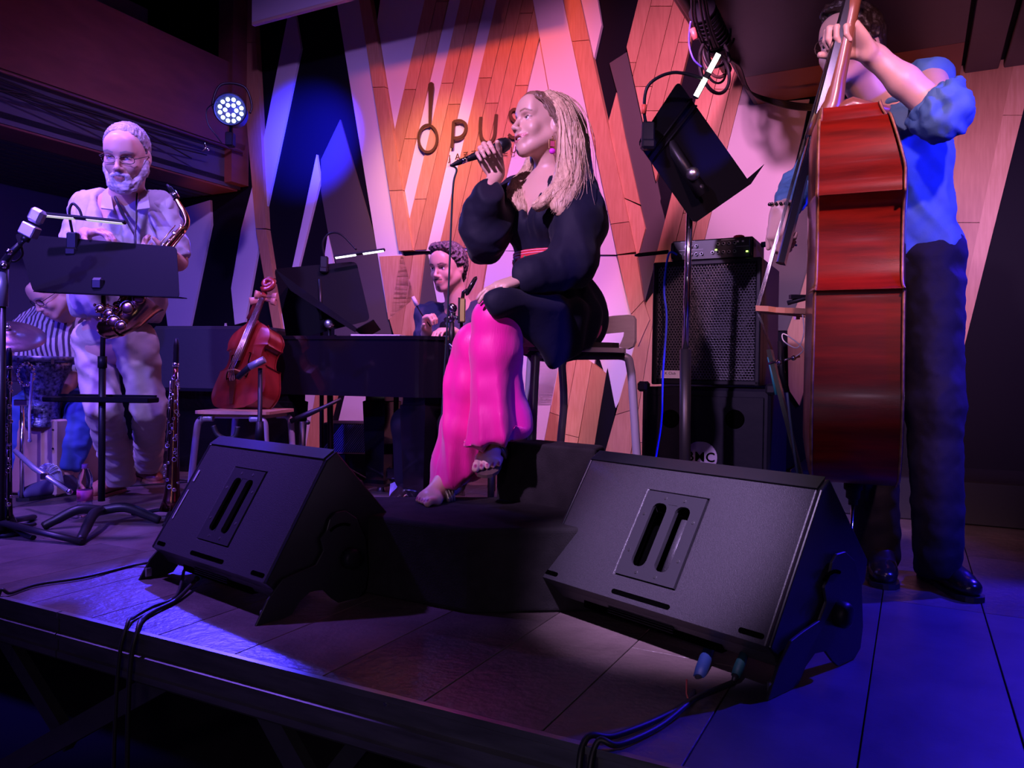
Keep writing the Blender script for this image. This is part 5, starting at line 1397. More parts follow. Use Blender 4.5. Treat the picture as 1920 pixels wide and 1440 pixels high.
# ---------------------------------------------------------------- people: shared anatomy
def V3(p): return np.array([p[0], p[1], p[2]], float)
def nrm(v): v = np.array(v, float); return v / (np.linalg.norm(v) + 1e-12)
def basis(fwd, up=(0, 0, 1)):
    f = nrm(fwd); r = nrm(np.cross(f, up)); u = np.cross(r, f)
    return np.stack([r, f, u], 1)          # columns: right (of the person), forward, up
class Person:
    def __init__(s, label, base, skin, k=.02):
        s.t = thing('person', label, 'person', Matrix.Translation(Vector(base)))
        s.S = SDF(k); s.skin = np.array(skin, float); s.paints = []; s.fine = []
    def finish(s, res=.011, name='body', fres=.0035):
        v, Q = s.S.mesh(res, [(lo, hi, r) for (lo, hi, r) in s.fine])
        col = np.tile(s.skin, (len(v), 1))
        col *= (1 + .05 * snoise(v * 14, 5))[:, None]
        for (fn, c) in s.paints:
            m = np.clip(fn(v), 0, 1)[:, None]; col = col * (1 - m) + np.array(c) * m
        me = np_mesh(name, v, Q, mat('skin', (.6, .4, .3), .42, vcol=True, sss=.08, bump=.04, bscale=180, spec=.45), np.clip(col, 0, 1))
        s.body = link(name, me, s.t, True); return s.body
    def cloth(s, name, S, m, res=.009, disp=None, fine=(), cols=None, label=None):
        v, Q = S.mesh(res, fine, disp)
        me = np_mesh(name, v, Q, m, cols(v) if cols else None)
        return link(name, me, s.t, True, label=label)
    def seg(s, a, b, r, soft, col, M=None):
        a = V3(a); b = V3(b)
        def fn(v):
            ab = b - a; t = np.clip(((v - a) @ ab) / (ab @ ab + 1e-12), 0, 1)
            d = np.linalg.norm(v - a - t[:, None] * ab, axis=1)
            return 1 - (d - r) / soft
        s.paints.append((fn, col))
    def seg2(s, c, B, sc, a, b, r, soft, col, ymin=.03):
        """paint a stroke on the face, measured in the face plane (x, z)"""
        a = np.array(a) * sc; b = np.array(b) * sc
        def fn(v):
            q = (v - c) @ B; p = q[:, [0, 2]]; ab = b - a
            t = np.clip(((p - a) @ ab) / (ab @ ab + 1e-12), 0, 1)
            d = np.linalg.norm(p - a - t[:, None] * ab, axis=1)
            return (1 - (d - r * sc) / soft) * (q[:, 1] > ymin * sc)
        s.paints.append((fn, col))
    # ---- head
    def head(s, c, fwd, up=(0, 0, 1), sc=1.0, smile=0.0, female=False, lip=None, brow=(.12, .07, .04), eyes_open=.6, iris=(.08, .12, .16), neck_to=None, neck_r=.055, fr=.003, nose=1.0, glasses=False):
        B = basis(fwd, up); c = V3(c); S = s.S
        L = lambda x, y, z: c + B @ (np.array([x, y, z]) * sc)
        R = B
        e = lambda p, r, k=.02, op='u', Rm=None: S.ell(L(*p), np.array(r) * sc, R if Rm is None else Rm, k * sc, op)
        cp = lambda a, b, ra, rb=None, k=.012, op='u': S.cap(L(*a), L(*b), ra * sc, (rb or ra) * sc, k * sc, op)
        jw = .92 if female else 1.0
        e((0, -.018, .034), (.073, .093, .080), 0)
        e((0, .030, -.015), (.060 * jw, .062, .085), .03)
        for x in (-1, 1):
            cp((x * .055 * jw, .0, -.045), (x * .014, .062, -.094), .022 * jw, .017, .03)
            e((x * .036, .062, -.030), (.021, .018, .021), .022)
            cp((x * .012, .086, .022), (x * .042, .071, .020), .0085, .007, .014)
        e((0, .066, -.096), (.020, .018, .015), .02)
        e((0, .074, .050), (.045, .020, .035), .04)
        for x in (-1, 1):
            e((x * .031, .0915, .002), (.0175, .013, .0105), .010, 's')
        for x in (-1, 1):     # lids
            e((x * .0305, .0735, .001), (.0145, .0135, .0125), .003)
            o = .0055 * eyes_open
            e((x * .0305, .0860, -.0005 - (1 - eyes_open) * .002), (.0118, .008, max(.0012, o)), .0015, 's')
        cp((0, .089, .012), (0, .1085 * nose, -.030), .0062, .0088, .010)
        e((0, .1085, -.0335), (.0098, .0098, .0085), .008)
        for x in (-1, 1):
            e((x * .0115, .0985, -.037), (.0068, .0095, .0066), .007)
            e((x * .0058, .1035, -.0435), (.0035, .0052, .0034), .002, 's')
        e((0, .082, -.062), (.026, .018, .022), .018)
        w = .021 + .012 * smile; up_ = .010 * smile
        cy = .0915 if smile else .094
        for x in (-1, 1):
            cp((x * w, .081 - .004 * smile, -.0635 + up_), (x * .006, cy + .002, -.0575), .0036, .0050, .004)
            cp((x * w, .081 - .004 * smile, -.0640 + up_), (x * .006, cy, -.0715 - .005 * smile), .0034, .0056, .004)
            lc = lip or (s.skin * np.array([.85, .55, .55]))
            s.seg2(c, B, sc, (x * w, -.0635 + up_), (x * .005, -.0578), .0022, .0018, lc, .07)
            s.seg2(c, B, sc, (x * w, -.0640 + up_), (x * .004, -.0720 - .005 * smile), .0034, .0018, lc, .07)
        if smile > .3:
            e((0, .096, -.0655), (.020, .013, .0060), .002, 's')
            cp((-.013, .091, -.0630), (-.023, .083, -.0590), .0050, .0035, .002, 's'); cp((.013, .091, -.0630), (.023, .083, -.0590), .0050, .0035, .002, 's')
        for x in (-1, 1):     # brows and lash lines
            s.seg2(c, B, sc, (x * .014, .0215), (x * .032, .0265), .0018, .0022, brow); s.seg2(c, B, sc, (x * .032, .0265), (x * .050, .0205), .0014, .0022, brow)
            s.seg2(c, B, sc, (x * .018, .0045), (x * .031, .0082), .0009, .0016, (.06, .03, .03)); s.seg2(c, B, sc, (x * .031, .0082), (x * .045, .0035), .0010, .0016, (.06, .03, .03))
        for x in (-1, 1):     # ears
            Re = B @ np.array(Matrix.Rotation(x * .35, 3, 'Z')) 
            e((x * .074, -.010, -.006), (.0075, .019, .030), .006, 'u', Re)
            e((x * .083, -.006, -.002), (.0055, .0105, .018), .003, 's', Re)
            e((x * .077, -.004, -.013), (.005, .006, .007), .003, 'u', Re)
        if neck_to is not None:
            S.cap(L(0, -.022, -.05), V3(neck_to), neck_r * sc, neck_r * 1.12, .03)
        r = .125 * sc
        s.fine.append((c - r, c + r, fr))
        Mh = Matrix([[B[0, 0], B[0, 1], B[0, 2], c[0]], [B[1, 0], B[1, 1], B[1, 2], c[1]], [B[2, 0], B[2, 1], B[2, 2], c[2]], [0, 0, 0, 1]]) @ Matrix.Scale(sc, 4)
        s.Mh = Mh; s.hc = c; s.hB = B; s.hs = sc
        # eyeballs
        for x in (-1, 1):
            mb = MB(); mb.ball((0, 0, 0), .0118, 16)
            mb2 = MB(); M = Mh @ Matrix.Translation((x * .0305, .0742, .001))
            mb = MB(); mb.lathe([(max(1e-6, .0118 * math.sin(PI * i / 12)), -.0118 * math.cos(PI * i / 12)) for i in range(13)], M, 16)
            ey_ = mb.build('eye', mat('eye_white', (.7, .68, .66), .25), s.t, world=True)
            mb = MB(); mb.lathe([(1e-6, .0003), (.0052, .0), (.0052, -.0008)], M @ Matrix.Rotation(-PI / 2, 4, 'X') @ Matrix.Rotation(s.gaze[0] if hasattr(s, 'gaze') else 0, 4, 'Y') @ Matrix.Rotation(s.gaze[1] if hasattr(s, 'gaze') else 0, 4, 'X') @ Matrix.Translation((0, 0, .0117)), 14)
            mb.build('iris', mat('iris_dark', (.03, .025, .02), .2), ey_, world=True)
        if smile > .3:
            mb = MB(); mb.tube([Mh @ Vector((-.021, .0785, -.0590)), Mh @ Vector((-.013, .0840, -.0615)), Mh @ Vector((-.005, .0868, -.0632)), Mh @ Vector((.005, .0868, -.0632)), Mh @ Vector((.013, .0840, -.0615)), Mh @ Vector((.021, .0785, -.0590))], .0040, 6)
            mb.build('teeth', mat('teeth', (.75, .73, .7), .3), s.t, world=True)
        return L
    def glasses(s, col, z=.0, w=.026, h=.016, rim=.0012, y=.098):
        Mh = s.Mh; mb = MB(); 
        g = None
        fr_ = MB()
        for x in (-1, 1):
            pts = []
            for k in range(25):
                a = 2 * PI * k / 24; ca, sa = math.cos(a), math.sin(a)
                px = x * .0325 + w * math.copysign(abs(ca) ** .7, ca); pz = z + h * math.copysign(abs(sa) ** .7, sa)
                pts.append(Mh @ Vector((px, y - .35 * abs(px) ** 1.0 * .3, pz)))
            fr_.tube(pts, rim, 6)
            fr_.tube([Mh @ Vector((x * (.0325 + w), y - .006, z + .005)), Mh @ Vector((x * .072, .07, z + .008)), Mh @ Vector((x * .079, .0, z + .008)), Mh @ Vector((x * .078, -.02, z - .005))], rim, 5)
        fr_.tube([Mh @ Vector((-.008, y, z + .003)), Mh @ Vector((0, y + .004, z + .006)), Mh @ Vector((.008, y, z + .003))], rim, 5)
        g = fr_.build('spectacles', col, s.t, world=True)
        return g
    # ---- hand
    def hand(s, w, d, n, thumb, sc=1.0, curls=((20, 25, 15),) * 4, thumb_dir=(.6, .75, .3), thumb_curl=20, spread=.0, fr=.003, nail=None):
        """w wrist, d finger direction, n palm side, thumb=+1/-1 chooses the thumb side s = thumb * cross(n, d)"""
        S = s.S; w = V3(w); d = nrm(d); n = np.array(n, float); n = nrm(n - d * (n @ d)); sd = np.cross(n, d) * thumb
        off = (.027, .009, -.009, -.026); kn = (.088, .092, .087, .079)
        ph = ((.041, .026, .021), (.045, .029, .022), (.042, .027, .021), (.033, .020, .018)); rad = (.0088, .0090, .0086, .0076)
        lo = w.copy(); hi = w.copy(); tips = []
        for i in range(4):
            k = w + (d * kn[i] + sd * off[i]) * sc
            S.cap(w + (sd * off[i] * .55 + d * .004) * sc, k, .0125 * sc, .0108 * sc, .012)
            p = k; ang = 0; dd0 = nrm(d + sd * spread * (1.5 - i) * .3)
            for j in range(3):
                ang += math.radians(curls[i][j]); dr = dd0 * math.cos(ang) + n * math.sin(ang)
                q = p + dr * ph[i][j] * sc
                S.cap(p, q, rad[i] * (1.04 - .08 * j) * sc, rad[i] * (.97 - .09 * j) * sc, .0035)
                lo = np.minimum(lo, q); hi = np.maximum(hi, q); p = q
            tips.append((p, dr))
            if nail is not None:
                nn = -n * math.cos(ang) + dd0 * math.sin(ang)
                s.seg(p + nn * .006 - dr * .004, p + nn * .006 + dr * .003, .0045 * sc, .0018, nail)
        S.ell(w + (d * .045) * sc, np.array([.034, .048, .0125]) * sc, np.stack([sd, d, n], 1), .014)
        b = w + (d * .018 + sd * .020 + n * .006) * sc
        td = nrm(thumb_dir[0] * d + thumb_dir[1] * sd + thumb_dir[2] * n)
        m1 = b + td * .042 * sc
        S.cap(b, m1, .0155 * sc, .0118 * sc, .012)
        a = math.radians(thumb_curl)
        t2 = nrm(td * math.cos(a) + nrm(d * .6 + n * .6 - sd * .2) * math.sin(a)); m2 = m1 + t2 * .032 * sc
        t3 = nrm(t2 * math.cos(a) + nrm(d * .6 + n * .6 - sd * .4) * math.sin(a)); m3 = m2 + t3 * .025 * sc
        S.cap(m1, m2, .0112 * sc, .0102 * sc, .004); S.cap(m2, m3, .0102 * sc, .0086 * sc, .003)
        lo = np.minimum(lo, m3); hi = np.maximum(hi, m3)
        s.fine.append((lo - .02, hi + .02, fr))
        return tips
    def limb(s, pts, rs, k=.02):
        for i in range(len(pts) - 1): s.S.cap(V3(pts[i]), V3(pts[i + 1]), rs[i], rs[i + 1], k)
    def foot(s, ankle, toe_dir, up, side, L=.235, toes=True, fr=.004, nail=None):
        """side = vector towards the big toe"""
        a = V3(ankle); d = nrm(toe_dir); u = nrm(np.array(up, float) - d * (np.array(up) @ d)); sd = nrm(side)
        heel = a - d * .045 - u * .055; ball = a + d * .115 - u * .068
        s.S.cap(heel + u * .006, ball, .030, .026, .03, flat=(u, 1.15)); s.S.cap(a, ball + u * .006, .036, .022, .03)
        s.S.cap(ball + sd * .028, ball - sd * .028, .020, .016, .02)
        for i in range(5):
            b = ball + sd * (.032 - .017 * i) + d * (.018 - .005 * i) - u * .004
            ln = (.040, .034, .030, .025, .020)[i]; r = (.0125, .0092, .0085, .0080, .0075)[i]
            m = b + d * ln * .6 + u * .003; t = b + d * ln - u * .003
            s.S.cap(b - d * .02, m, r * 1.05, r, .005); s.S.cap(m, t, r, r * .95, .002)
            if nail is not None: s.seg(t + u * r * .9 - d * .001, t + u * r * .8 + d * .005, .0042, .0015, nail)
        s.fine.append((ball - .065, ball + .075, fr))
        return heel, ball
def strands(P_, guides, n, r0, m, jit=.02, name='hair', seed=3, wav=.006, wf=9., parent=None, seg=14):
    """tapered hair strands around guide curves (world points)"""
    rs = random.Random(seed); mb = MB()
    for i in range(n):
        g = guides[rs.randrange(len(guides))]; pts, j0, j1 = g[0], g[1], g[2]
        o = Vector((rs.gauss(0, 1), rs.gauss(0, 1), rs.gauss(0, 1) * .4)); ph = rs.random() * 6.3; f = wf * rs.uniform(.7, 1.3); cut = rs.uniform(.72, 1.0)
        c = catmull(pts, 8); c = c[:max(4, int(len(c) * cut))]
        out = []; rr = []
        N = len(c)
        for k, p in enumerate(c):
            t = k / (N - 1); jj = j0 + (j1 - j0) * t
            w = wav * t ** .6
            out.append(Vector(p) + o * jj + Vector((math.sin(ph + f * t), math.cos(ph * 1.3 + f * t), 0)) * w); rr.append(r0 * (1 - .75 * t ** 2) * (.5 if k == 0 else 1))
        mb.tube(out, rr, 4, cap=False)
    return mb.build(name, m, parent or P_.t, world=True)

# ---------------------------------------------------------------- the singer
SK = (.60, .36, .27)
sg_ = Person('seated woman singing, long blonde hair, dark dress, pink trousers, holding a microphone', (.2, 2.7, 0), SK)
hc = P(1019, 238, 2.68)
sg_.gaze = (-.15, .1)
Lh = sg_.head(hc, (-.87, -.48, .10), sc=1.02, smile=1.0, female=True, lip=(.48, .12, .13), brow=(.20, .11, .06), neck_to=P(1030, 345, 2.72), neck_r=.047, eyes_open=.75, fr=.0026)
RL = nrm((.74, -.67, 0)); FW = nrm((-.67, -.74, 0)); BT = np.stack([RL, FW, (0, 0, 1)], 1)
ch = V3(P(1028, 415, 2.72)); wa = V3(P(1034, 490, 2.74)); pe = V3(P(1058, 610, 2.76))
shL = V3(P(1085, 352, 2.60)); shR = V3(P(972, 360, 2.82))
elL = V3(P(1074, 488, 2.50)); wrL = V3(P(975, 525, 2.40))
elR = V3(P(908, 440, 2.66)); wrR = V3(P(913, 356, 2.58))
knL = V3(P(912, 585, 2.42)); anL = V3(P(930, 796, 2.50))
knR = V3(P(888, 645, 2.52)); anR = V3(P(843, 902, 2.60))
S = sg_.S
S.ell(ch, (.150, .100, .16), BT, .04); S.ell(ch + FW * .015 + np.array([0, 0, .075]), (.155, .075, .07), BT, .05); S.ell(wa, (.115, .09, .12), BT, .05); S.ell(pe, (.135, .115, .11), BT, .04)
S.cap(shR, shL, .046, .046, .05)
sg_.limb([shL, elL, wrL], [.047, .038, .024]); sg_.limb([shR, elR, wrR], [.045, .036, .025])
sg_.limb([pe + RL * .08, knL, anL], [.07, .030, .032]); sg_.limb([pe - RL * .08, knR, anR], [.075, .042, .030])
# right hand around the microphone
m0 = P(890, 296, 2.575); m1 = P(957, 268, 2.60)
ax = nrm(V3(m1) - V3(m0)); toC = nrm(V3(CO) - V3(m0))
dR = nrm(np.cross(toC, ax)); dR = dR if dR[2] > 0 else -dR
dR = nrm(dR * .97 - ax * .12)
nR = nrm(toC - dR * (toC @ dR))
grip = V3(P(911, 288, 2.575))
wR2 = grip - dR * .080 + nR * -.022
sg_.S.pr = [q for q in sg_.S.pr]
sg_.limb([wrR, wR2], [.026, .024], .02)
sg_.hand(wR2, dR, nR, 1 if np.cross(nR, dR)[0] > 0 else -1, .96, curls=((62, 62, 35), (60, 62, 35), (58, 62, 35), (55, 60, 35)), thumb_dir=(.85, .45, .45), thumb_curl=14, fr=.003)
# left hand flat on the knee
dL = nrm(V3(P(900, 547, 2.32)) - wrL); nL = np.array([-.1, .25, -1.0])
sg_.hand(wrL, dL, nL, 1 if np.cross(nL, dL)[1] > 0 else -1, .86, curls=((14, 16, 10), (14, 18, 12), (16, 20, 12), (18, 22, 14)), thumb_dir=(.8, .5, .2), thumb_curl=8, spread=.35, fr=.0032, nail=(.45, .2, .2))
# feet
zs = .235
anR = np.array([anR[0], anR[1], zs + .085]); dRf = nrm(V3(P(775, 935, 2.42)) - V3(P(843, 930, 2.60))); dRf[2] = 0; dRf = nrm(dRf)
hR, bR = sg_.foot(anR, dRf, (0, 0, 1), nrm(np.cross(dRf, (0, 0, 1))) * -1, nail=(.25, .02, .08))
dLf = nrm(np.array([-.16, -.90, -.30])); uLf = nrm(np.array([-.05, -.30, .95]))
anL = V3(P(928, 800, 2.56))
hL, bL = sg_.foot(anL, dLf, uLf, nrm(np.cross(dLf, uLf)) * (1 if np.cross(dLf, uLf)[0] < 0 else -1), nail=(.3, .03, .10))
sg_.finish(.010)
# sandals
M_sandal = mat('bronze_leather', (.20, .13, .10), .35, .45)
M_strap = mat('metallic_strap', (.42, .34, .30), .25, .8)
def sandal(heel, ball, d, u, sd, nm):
    heel = Vector(heel); ball = Vector(ball); d = Vector(d); u = Vector(u); u = (u - d * u.dot(d)).normalized(); sd = Vector(sd)
    c0 = heel - u * .030; prof = []
    Ls = [(-.035, .012), (-.025, .026), (.0, .032), (.06, .030), (.11, .036), (.16, .042), (.20, .040), (.225, .026), (.235, .008)]
    base = heel - u * .031; 
    rd = (ball - heel); rd = (rd - u * rd.dot(u)).normalized()
    pts = [base + rd * a + sd * w for a, w in Ls] + [base + rd * a - sd * w * .92 for a, w in Ls[::-1]]
    mb = MB(); mb.prism(pts, -u * .011); s_ = mb.build(nm, M_sandal, sg_.t, world=True)
    # strap over the instep and between the toes
    for off in (0, .014, .028):
        arc = []
        for k in range(13):
            a = PI * k / 12; arc.append(heel + rd * (.085 + off) + sd * .043 * math.cos(a) + u * (-.028 + .064 * math.sin(a) - off * .55 * math.sin(a)))
        mb = MB(); mb.tube(arc, .0075, 6, flat=.45); mb.build('strap', M_strap, s_, world=True)
    mb = MB(); mb.tube([heel + rd * .118 + u * .022 , heel + rd * .15 + sd * .012 + u * .012, heel + rd * .178 + sd * .014 - u * .020], .004, 6); mb.build('toe_post', M_strap, s_, world=True)
sideR = nrm(np.cross(dRf, (0, 0, 1))) * -1
sandal(hR, bR, dRf, (0, 0, 1), sideR, 'sandal')
sideL = nrm(np.cross(dLf, uLf)); sideL = sideL if sideL[0] < 0 else -sideL
sandal(hL, bL, dLf, uLf, sideL, 'sandal')
# trousers
M_pink = mat('hot_pink_satin', (.80, .008, .27), .45, sheen=.3, bump=.12, bscale=90, stretch=(3, 3, .4), spec=.4)
T = SDF(.03)
knLc = V3(P(930, 600, 2.43)); 
T.cap(pe + RL * .07, knLc, .082, .076, .05)
def skirt_leg(S_, pts):
    """pts (px, py, Y, half width px, depth squeeze)"""
    for i in range(len(pts) - 1):
        a = pts[i]; b = pts[i + 1]
        S_.cap(V3(P(a[0], a[1], a[2])), V3(P(b[0], b[1], b[2])), a[3] * a[2] / F, b[3] * b[2] / F, .02, flat=((0, 1, 0), 1.15))
skirt_leg(T, [(932, 600, 2.42, 44), (930, 660, 2.43, 50), (926, 730, 2.44, 47), (930, 790, 2.45, 56), (930, 838, 2.45, 64)])
T.half(V3(P(930, 822, 2.46)), nrm(V3(P(935, 900, 2.46)) - V3(P(925, 822, 2.46)) + np.array([.02, 0, 0])), .004)
def fold_leg(seed, cx):
    def f(v):
        z = v[:, 2]; g = np.clip((.80 - z) / .40, 0, 1)
        q = v * np.array([17, 13, 1.6]); n1 = snoise(q, seed, 2); n2 = snoise(v * np.array([40, 34, 3.5]), seed + 3, 2)
        return g * (.025 * (1 - np.abs(n1) * 1.5) + .008 * n2) + .0015 * snoise(v * np.array([25, 25, 12]), seed + 1)
    return f
sg_.cloth('trouser_leg', T, M_pink, .0075, fold_leg(1, -.05))
T = SDF(.03)
T.cap(pe - RL * .07, V3(P(895, 645, 2.54)), .082, .074, .05)
skirt_leg(T, [(893, 655, 2.54, 42), (880, 720, 2.56, 45), (868, 800, 2.58, 46), (862, 880, 2.60, 50), (858, 960, 2.60, 60)])
T.half(V3(P(850, 905, 2.58)), nrm(np.array([.42, 0, -1.0])), .004)
T.half(np.array([0, 0, zs + .012]), (0, 0, -1), .003)
sg_.cloth('trouser_leg', T, M_pink, .0075, fold_leg(4, -.1))
# dress
M_navy = mat('navy_black_cloth', (.0045, .0045, .016), .7, spec=.2, sheen=.05, bump=.1, bscale=60)
D = SDF(.03)
D.ell(ch, (.160, .112, .165), BT, .04); D.ell(ch + np.array([0, 0, .09]), (.155, .078, .05), BT, .04); D.cap(shR, shL, .052, .052, .04)
for sx in (-1, 1): D.ell(ch + FW * .078 + RL * .066 * sx + np.array([0, 0, -.012]), (.072, .062, .068), BT, .03)
D.ell(wa + np.array([0, 0, .01]), (.128, .104, .10), BT, .05)
D.ell(pe + np.array([-.02, 0, .03]), (.165, .150, .135), BT, .05)
# neckline cut: V from both shoulders to the breast bone
vb = ch + FW * .13 + np.array([0, 0, -.015])
def vcut(x, y, z):
    a = (x - vb[0]) * RL[0] + (y - vb[1]) * RL[1]; f = (x - vb[0]) * FW[0] + (y - vb[1]) * FW[1]; h = z - vb[2]
    return np.maximum(np.maximum(np.abs(a) - h * .40, -h), -(f + .17) + 0 * a)
D.fnop(vcut, ch - .3, ch + .3, .008)
D.cap(V3(P(1030, 330, 2.72)), V3(P(1030, 352, 2.72)), .070, .068, .01, 's')
# skirt over the thighs and the hanging corner
D.cap(pe + np.array([0, 0, .03]), V3(P(925, 582, 2.44)), .140, .066, .06)
D.cap(pe - RL * .06, V3(P(915, 612, 2.56)), .12, .06, .05)
D.cap(V3(P(1072, 560, 2.74)), V3(P(1084, 618, 2.74)), .080, .055, .06)
hemx = [(925, 572, 2.36), (955, 592, 2.37), (984, 622, 2.41), (1012, 655, 2.45), (1040, 690, 2.50), (1072, 668, 2.56), (1108, 642, 2.66)]
for k in range(25):
    f = k / 24 * 6; i = min(5, int(f)); t = f - i; h0, h1 = hemx[i], hemx[i + 1]; hx, hy, hY = [h0[q] + (h1[q] - h0[q]) * t for q in range(3)]
    D.cap(V3(P(hx - 2, 568 + 22 * k / 24, hY)), V3(P(hx, hy - 8, hY + .01)), .036, .013, .035)
D.half(V3(P(897, 556, 2.4)), nrm(V3(P(885, 575, 2.4)) - V3(P(905, 560, 2.4))), .01)
def dfold(v):
    g = np.clip((wa[2] - .02 - v[:, 2]) / .12, 0, 1); ang = np.arctan2(v[:, 1] - wa[1], v[:, 0] - wa[0])
    up_ = np.clip((v[:, 2] - wa[2]) / .1, 0, 1)
    return g * (.0060 * np.sin(ang * 15 + 2.0 * snoise(v * 4, 8))) + .0022 * snoise(v * 9, 9) + (1 - g) * .002 * np.sin(ang * 26 + snoise(v * 5, 3) * 2) * up_
sg_.cloth('dress', D, M_navy, .008, dfold)
def sleeve(pts, seed, cuff):
    A = SDF(.05)
    for i in range(len(pts) - 1): A.cap(pts[i][0], pts[i + 1][0], pts[i][1], pts[i + 1][1], .045)
    d_ = nrm(pts[-1][0] - pts[-2][0])
    def f(v):
        q = v - pts[1][0]
        e1 = nrm(pts[0][0] - pts[2][0]); w_ = v * 15 - np.outer((v @ e1), e1) * 12
        return .011 * (1 - 1.5 * np.abs(snoise(w_, seed, 2))) * np.clip(np.linalg.norm(v - pts[0][0], axis=1) / .1, .2, 1) + .003 * snoise(v * 20, seed + 2)
    sg_.cloth('sleeve', A, M_navy, .008, f)
up = lambda a, b, t: a + (b - a) * t
sleeve([(shL + np.array([0, 0, .0]), .066), (up(shL, elL, .5) + np.array([.01, 0, 0]), .078), (elL + np.array([.010, -.0, .0]), .070), (up(elL, wrL, .45) + np.array([0, 0, -.008]), .050), (up(elL, wrL, .82), .043), (up(elL, wrL, .93), .034)], 1, None)
sleeve([(shR, .062), (up(shR, elR, .55), .072), (elR + np.array([.0, 0, -.012]), .070), (up(elR, wrR, .35), .068), (up(elR, wrR, .66), .062), (up(elR, wrR, .84), .040)], 5, None)
# embroidered belt
M_belt = mat('red_belt', (.55, .02, .03), .6, bump=.3, bscale=200)
zc_ = P(1000, 481, 2.6).z; rows = []
for k in range(2):
    pass
mb = MB(); N = 64
def bpos(a, z, o=0.0): 
    c = wa; return Vector(c + RL * (.131 + o) * math.cos(a) + FW * (.108 + o) * math.sin(a)) * 1.0
bw = .030
def ring(o, z0, z1, m, nm, par, a0=0, a1=2 * PI, n=N):
    mb = MB(); rs = []
    for (oo, zz) in ((o - .004, z0), (o, z0), (o, z1), (o - .004, z1)):
        r = []
        for k in range(n + (0 if a1 - a0 >= 6.2 else 1)):
            p = bpos(a0 + (a1 - a0) * k / n, 0, oo); p.z = zz; r.append(p)
        rs.append(r)
    mb.grid(rs, closed=(a1 - a0 >= 6.2), smooth=True); return mb.build(nm, m, par, world=True)
zw = P(1000, 481, 2.62).z
belt = ring(.014, zw - bw, zw + bw, M_belt, 'belt', sg_.t)
M_bp = mat('pink_embroidery', (.85, .25, .35), .6); M_bg = mat('green_embroidery', (.05, .35, .18), .6)
for zz in (-.026, -.017, .017, .026): ring(.0155, zw + zz - .0016, zw + zz + .0016, M_bp, 'embroidered_band', belt)
for k in range(26):
    a = 2 * PI * k / 26
    c = bpos(a, 0, .016); c.z = zw; tdir = (bpos(a + .02, 0, .014) - bpos(a - .02, 0, .014)).normalized()
    mb = MB(); q = .0085 if k % 2 else .006
    mb.prism([c + tdir * q, c + ZX * q * 1.2, c - tdir * q, c - ZX * q * 1.2], Vector((c.x - wa[0], c.y - wa[1], 0)).normalized() * .0016); mb.build('embroidered_motif', M_bg if k % 2 else M_bp, belt, world=True)
# hair
M_hair = mat('blonde_hair', (.72, .50, .30), .4, bump=.5, bscale=50, stretch=(6, 6, .3), col2=(.42, .26, .15), var=.5, vscale=14, detail=4)
M_hair2 = mat('brown_roots', (.26, .14, .085), .4, bump=.5, bscale=60, stretch=(3, 3, .5), col2=(.14, .075, .045), var=.5, vscale=20)
Hs = SDF(.02); B = sg_.hB
L = lambda x, y, z: sg_.hc + B @ (np.array([x, y, z]) * sg_.hs)
Hs.ell(L(0, -.022, .036), np.array([.081, .097, .087]) * 1.02, B, .0)
Hs.ell(L(0, .052, .076), (.056, .034, .030), B, .02)
Hs.cap(L(-.065, -.03, .02), L(-.07, -.045, -.09), .030, .035, .03); Hs.cap(L(.065, -.03, .02), L(.07, -.035, -.09), .028, .030, .03)
Hs.cap(L(0, -.08, .02), L(0, -.09, -.12), .055, .060, .03)
def fcut(x, y, z):
    px, py, pz = (x - sg_.hc[0]) / sg_.hs, (y - sg_.hc[1]) / sg_.hs, (z - sg_.hc[2]) / sg_.hs
    f = px * B[0, 1] + py * B[1, 1] + pz * B[2, 1]; h = px * B[0, 2] + py * B[1, 2] + pz * B[2, 2]
    g_ = np.interp(h, [-.2, 0, .035, .06, .076, .086, .11], [.004, .006, .042, .058, .074, .13, .14])
    return g_ - f
Hs.fnop(fcut, sg_.hc - .2, sg_.hc + .2, .012)
for x in (-1, 1): Hs.ell(L(x * .082, -.004, -.008), (.016, .024, .032), B, .01, 's')
v, Q = Hs.mesh(.0055, (), lambda v: .0018 * np.sin((v @ np.array([300., 190, 20]))) + .002 * snoise(v * 16, 2))
link('hair', np_mesh('hair', v, Q, M_hair2), sg_.t, True)
G = []
def g(pts, a, b): G.append(([P(*p) for p in pts], a, b))
g([(1030, 176, 2.66), (1064, 196, 2.63), (1082, 240, 2.62), (1090, 310, 2.61), (1102, 370, 2.61), (1118, 430, 2.64)], .007, .013)
g([(1034, 177, 2.64), (1066, 202, 2.60), (1084, 255, 2.56), (1088, 310, 2.55), (1094, 370, 2.54), (1106, 405, 2.55)], .007, .016)
g([(1028, 177, 2.64), (1054, 205, 2.575), (1064, 262, 2.558), (1070, 310, 2.545), (1060, 352, 2.51), (1042, 388, 2.49)], .006, .012)
g([(1032, 177, 2.64), (1062, 212, 2.57), (1074, 270, 2.548), (1080, 325, 2.53), (1070, 365, 2.50), (1052, 398, 2.49)], .007, .013)
g([(1026, 178, 2.64), (1050, 215, 2.578), (1058, 270, 2.566), (1056, 315, 2.55), (1046, 350, 2.52), (1022, 376, 2.50), (1008, 386, 2.50)], .004, .011)
g([(1004, 262, 2.81), (1000, 295, 2.80), (990, 325, 2.77), (980, 350, 2.72), (976, 372, 2.69), (986, 392, 2.66)], .006, .011)
g([(1002, 270, 2.81), (992, 310, 2.80), (978, 335, 2.76), (966, 352, 2.72), (964, 374, 2.68), (974, 390, 2.66)], .006, .011)
g([(1036, 175, 2.68), (1072, 200, 2.67), (1090, 260, 2.66), (1098, 330, 2.66), (1112, 400, 2.66), (1124, 440, 2.67)], .007, .013)
Lk = SDF(.02)
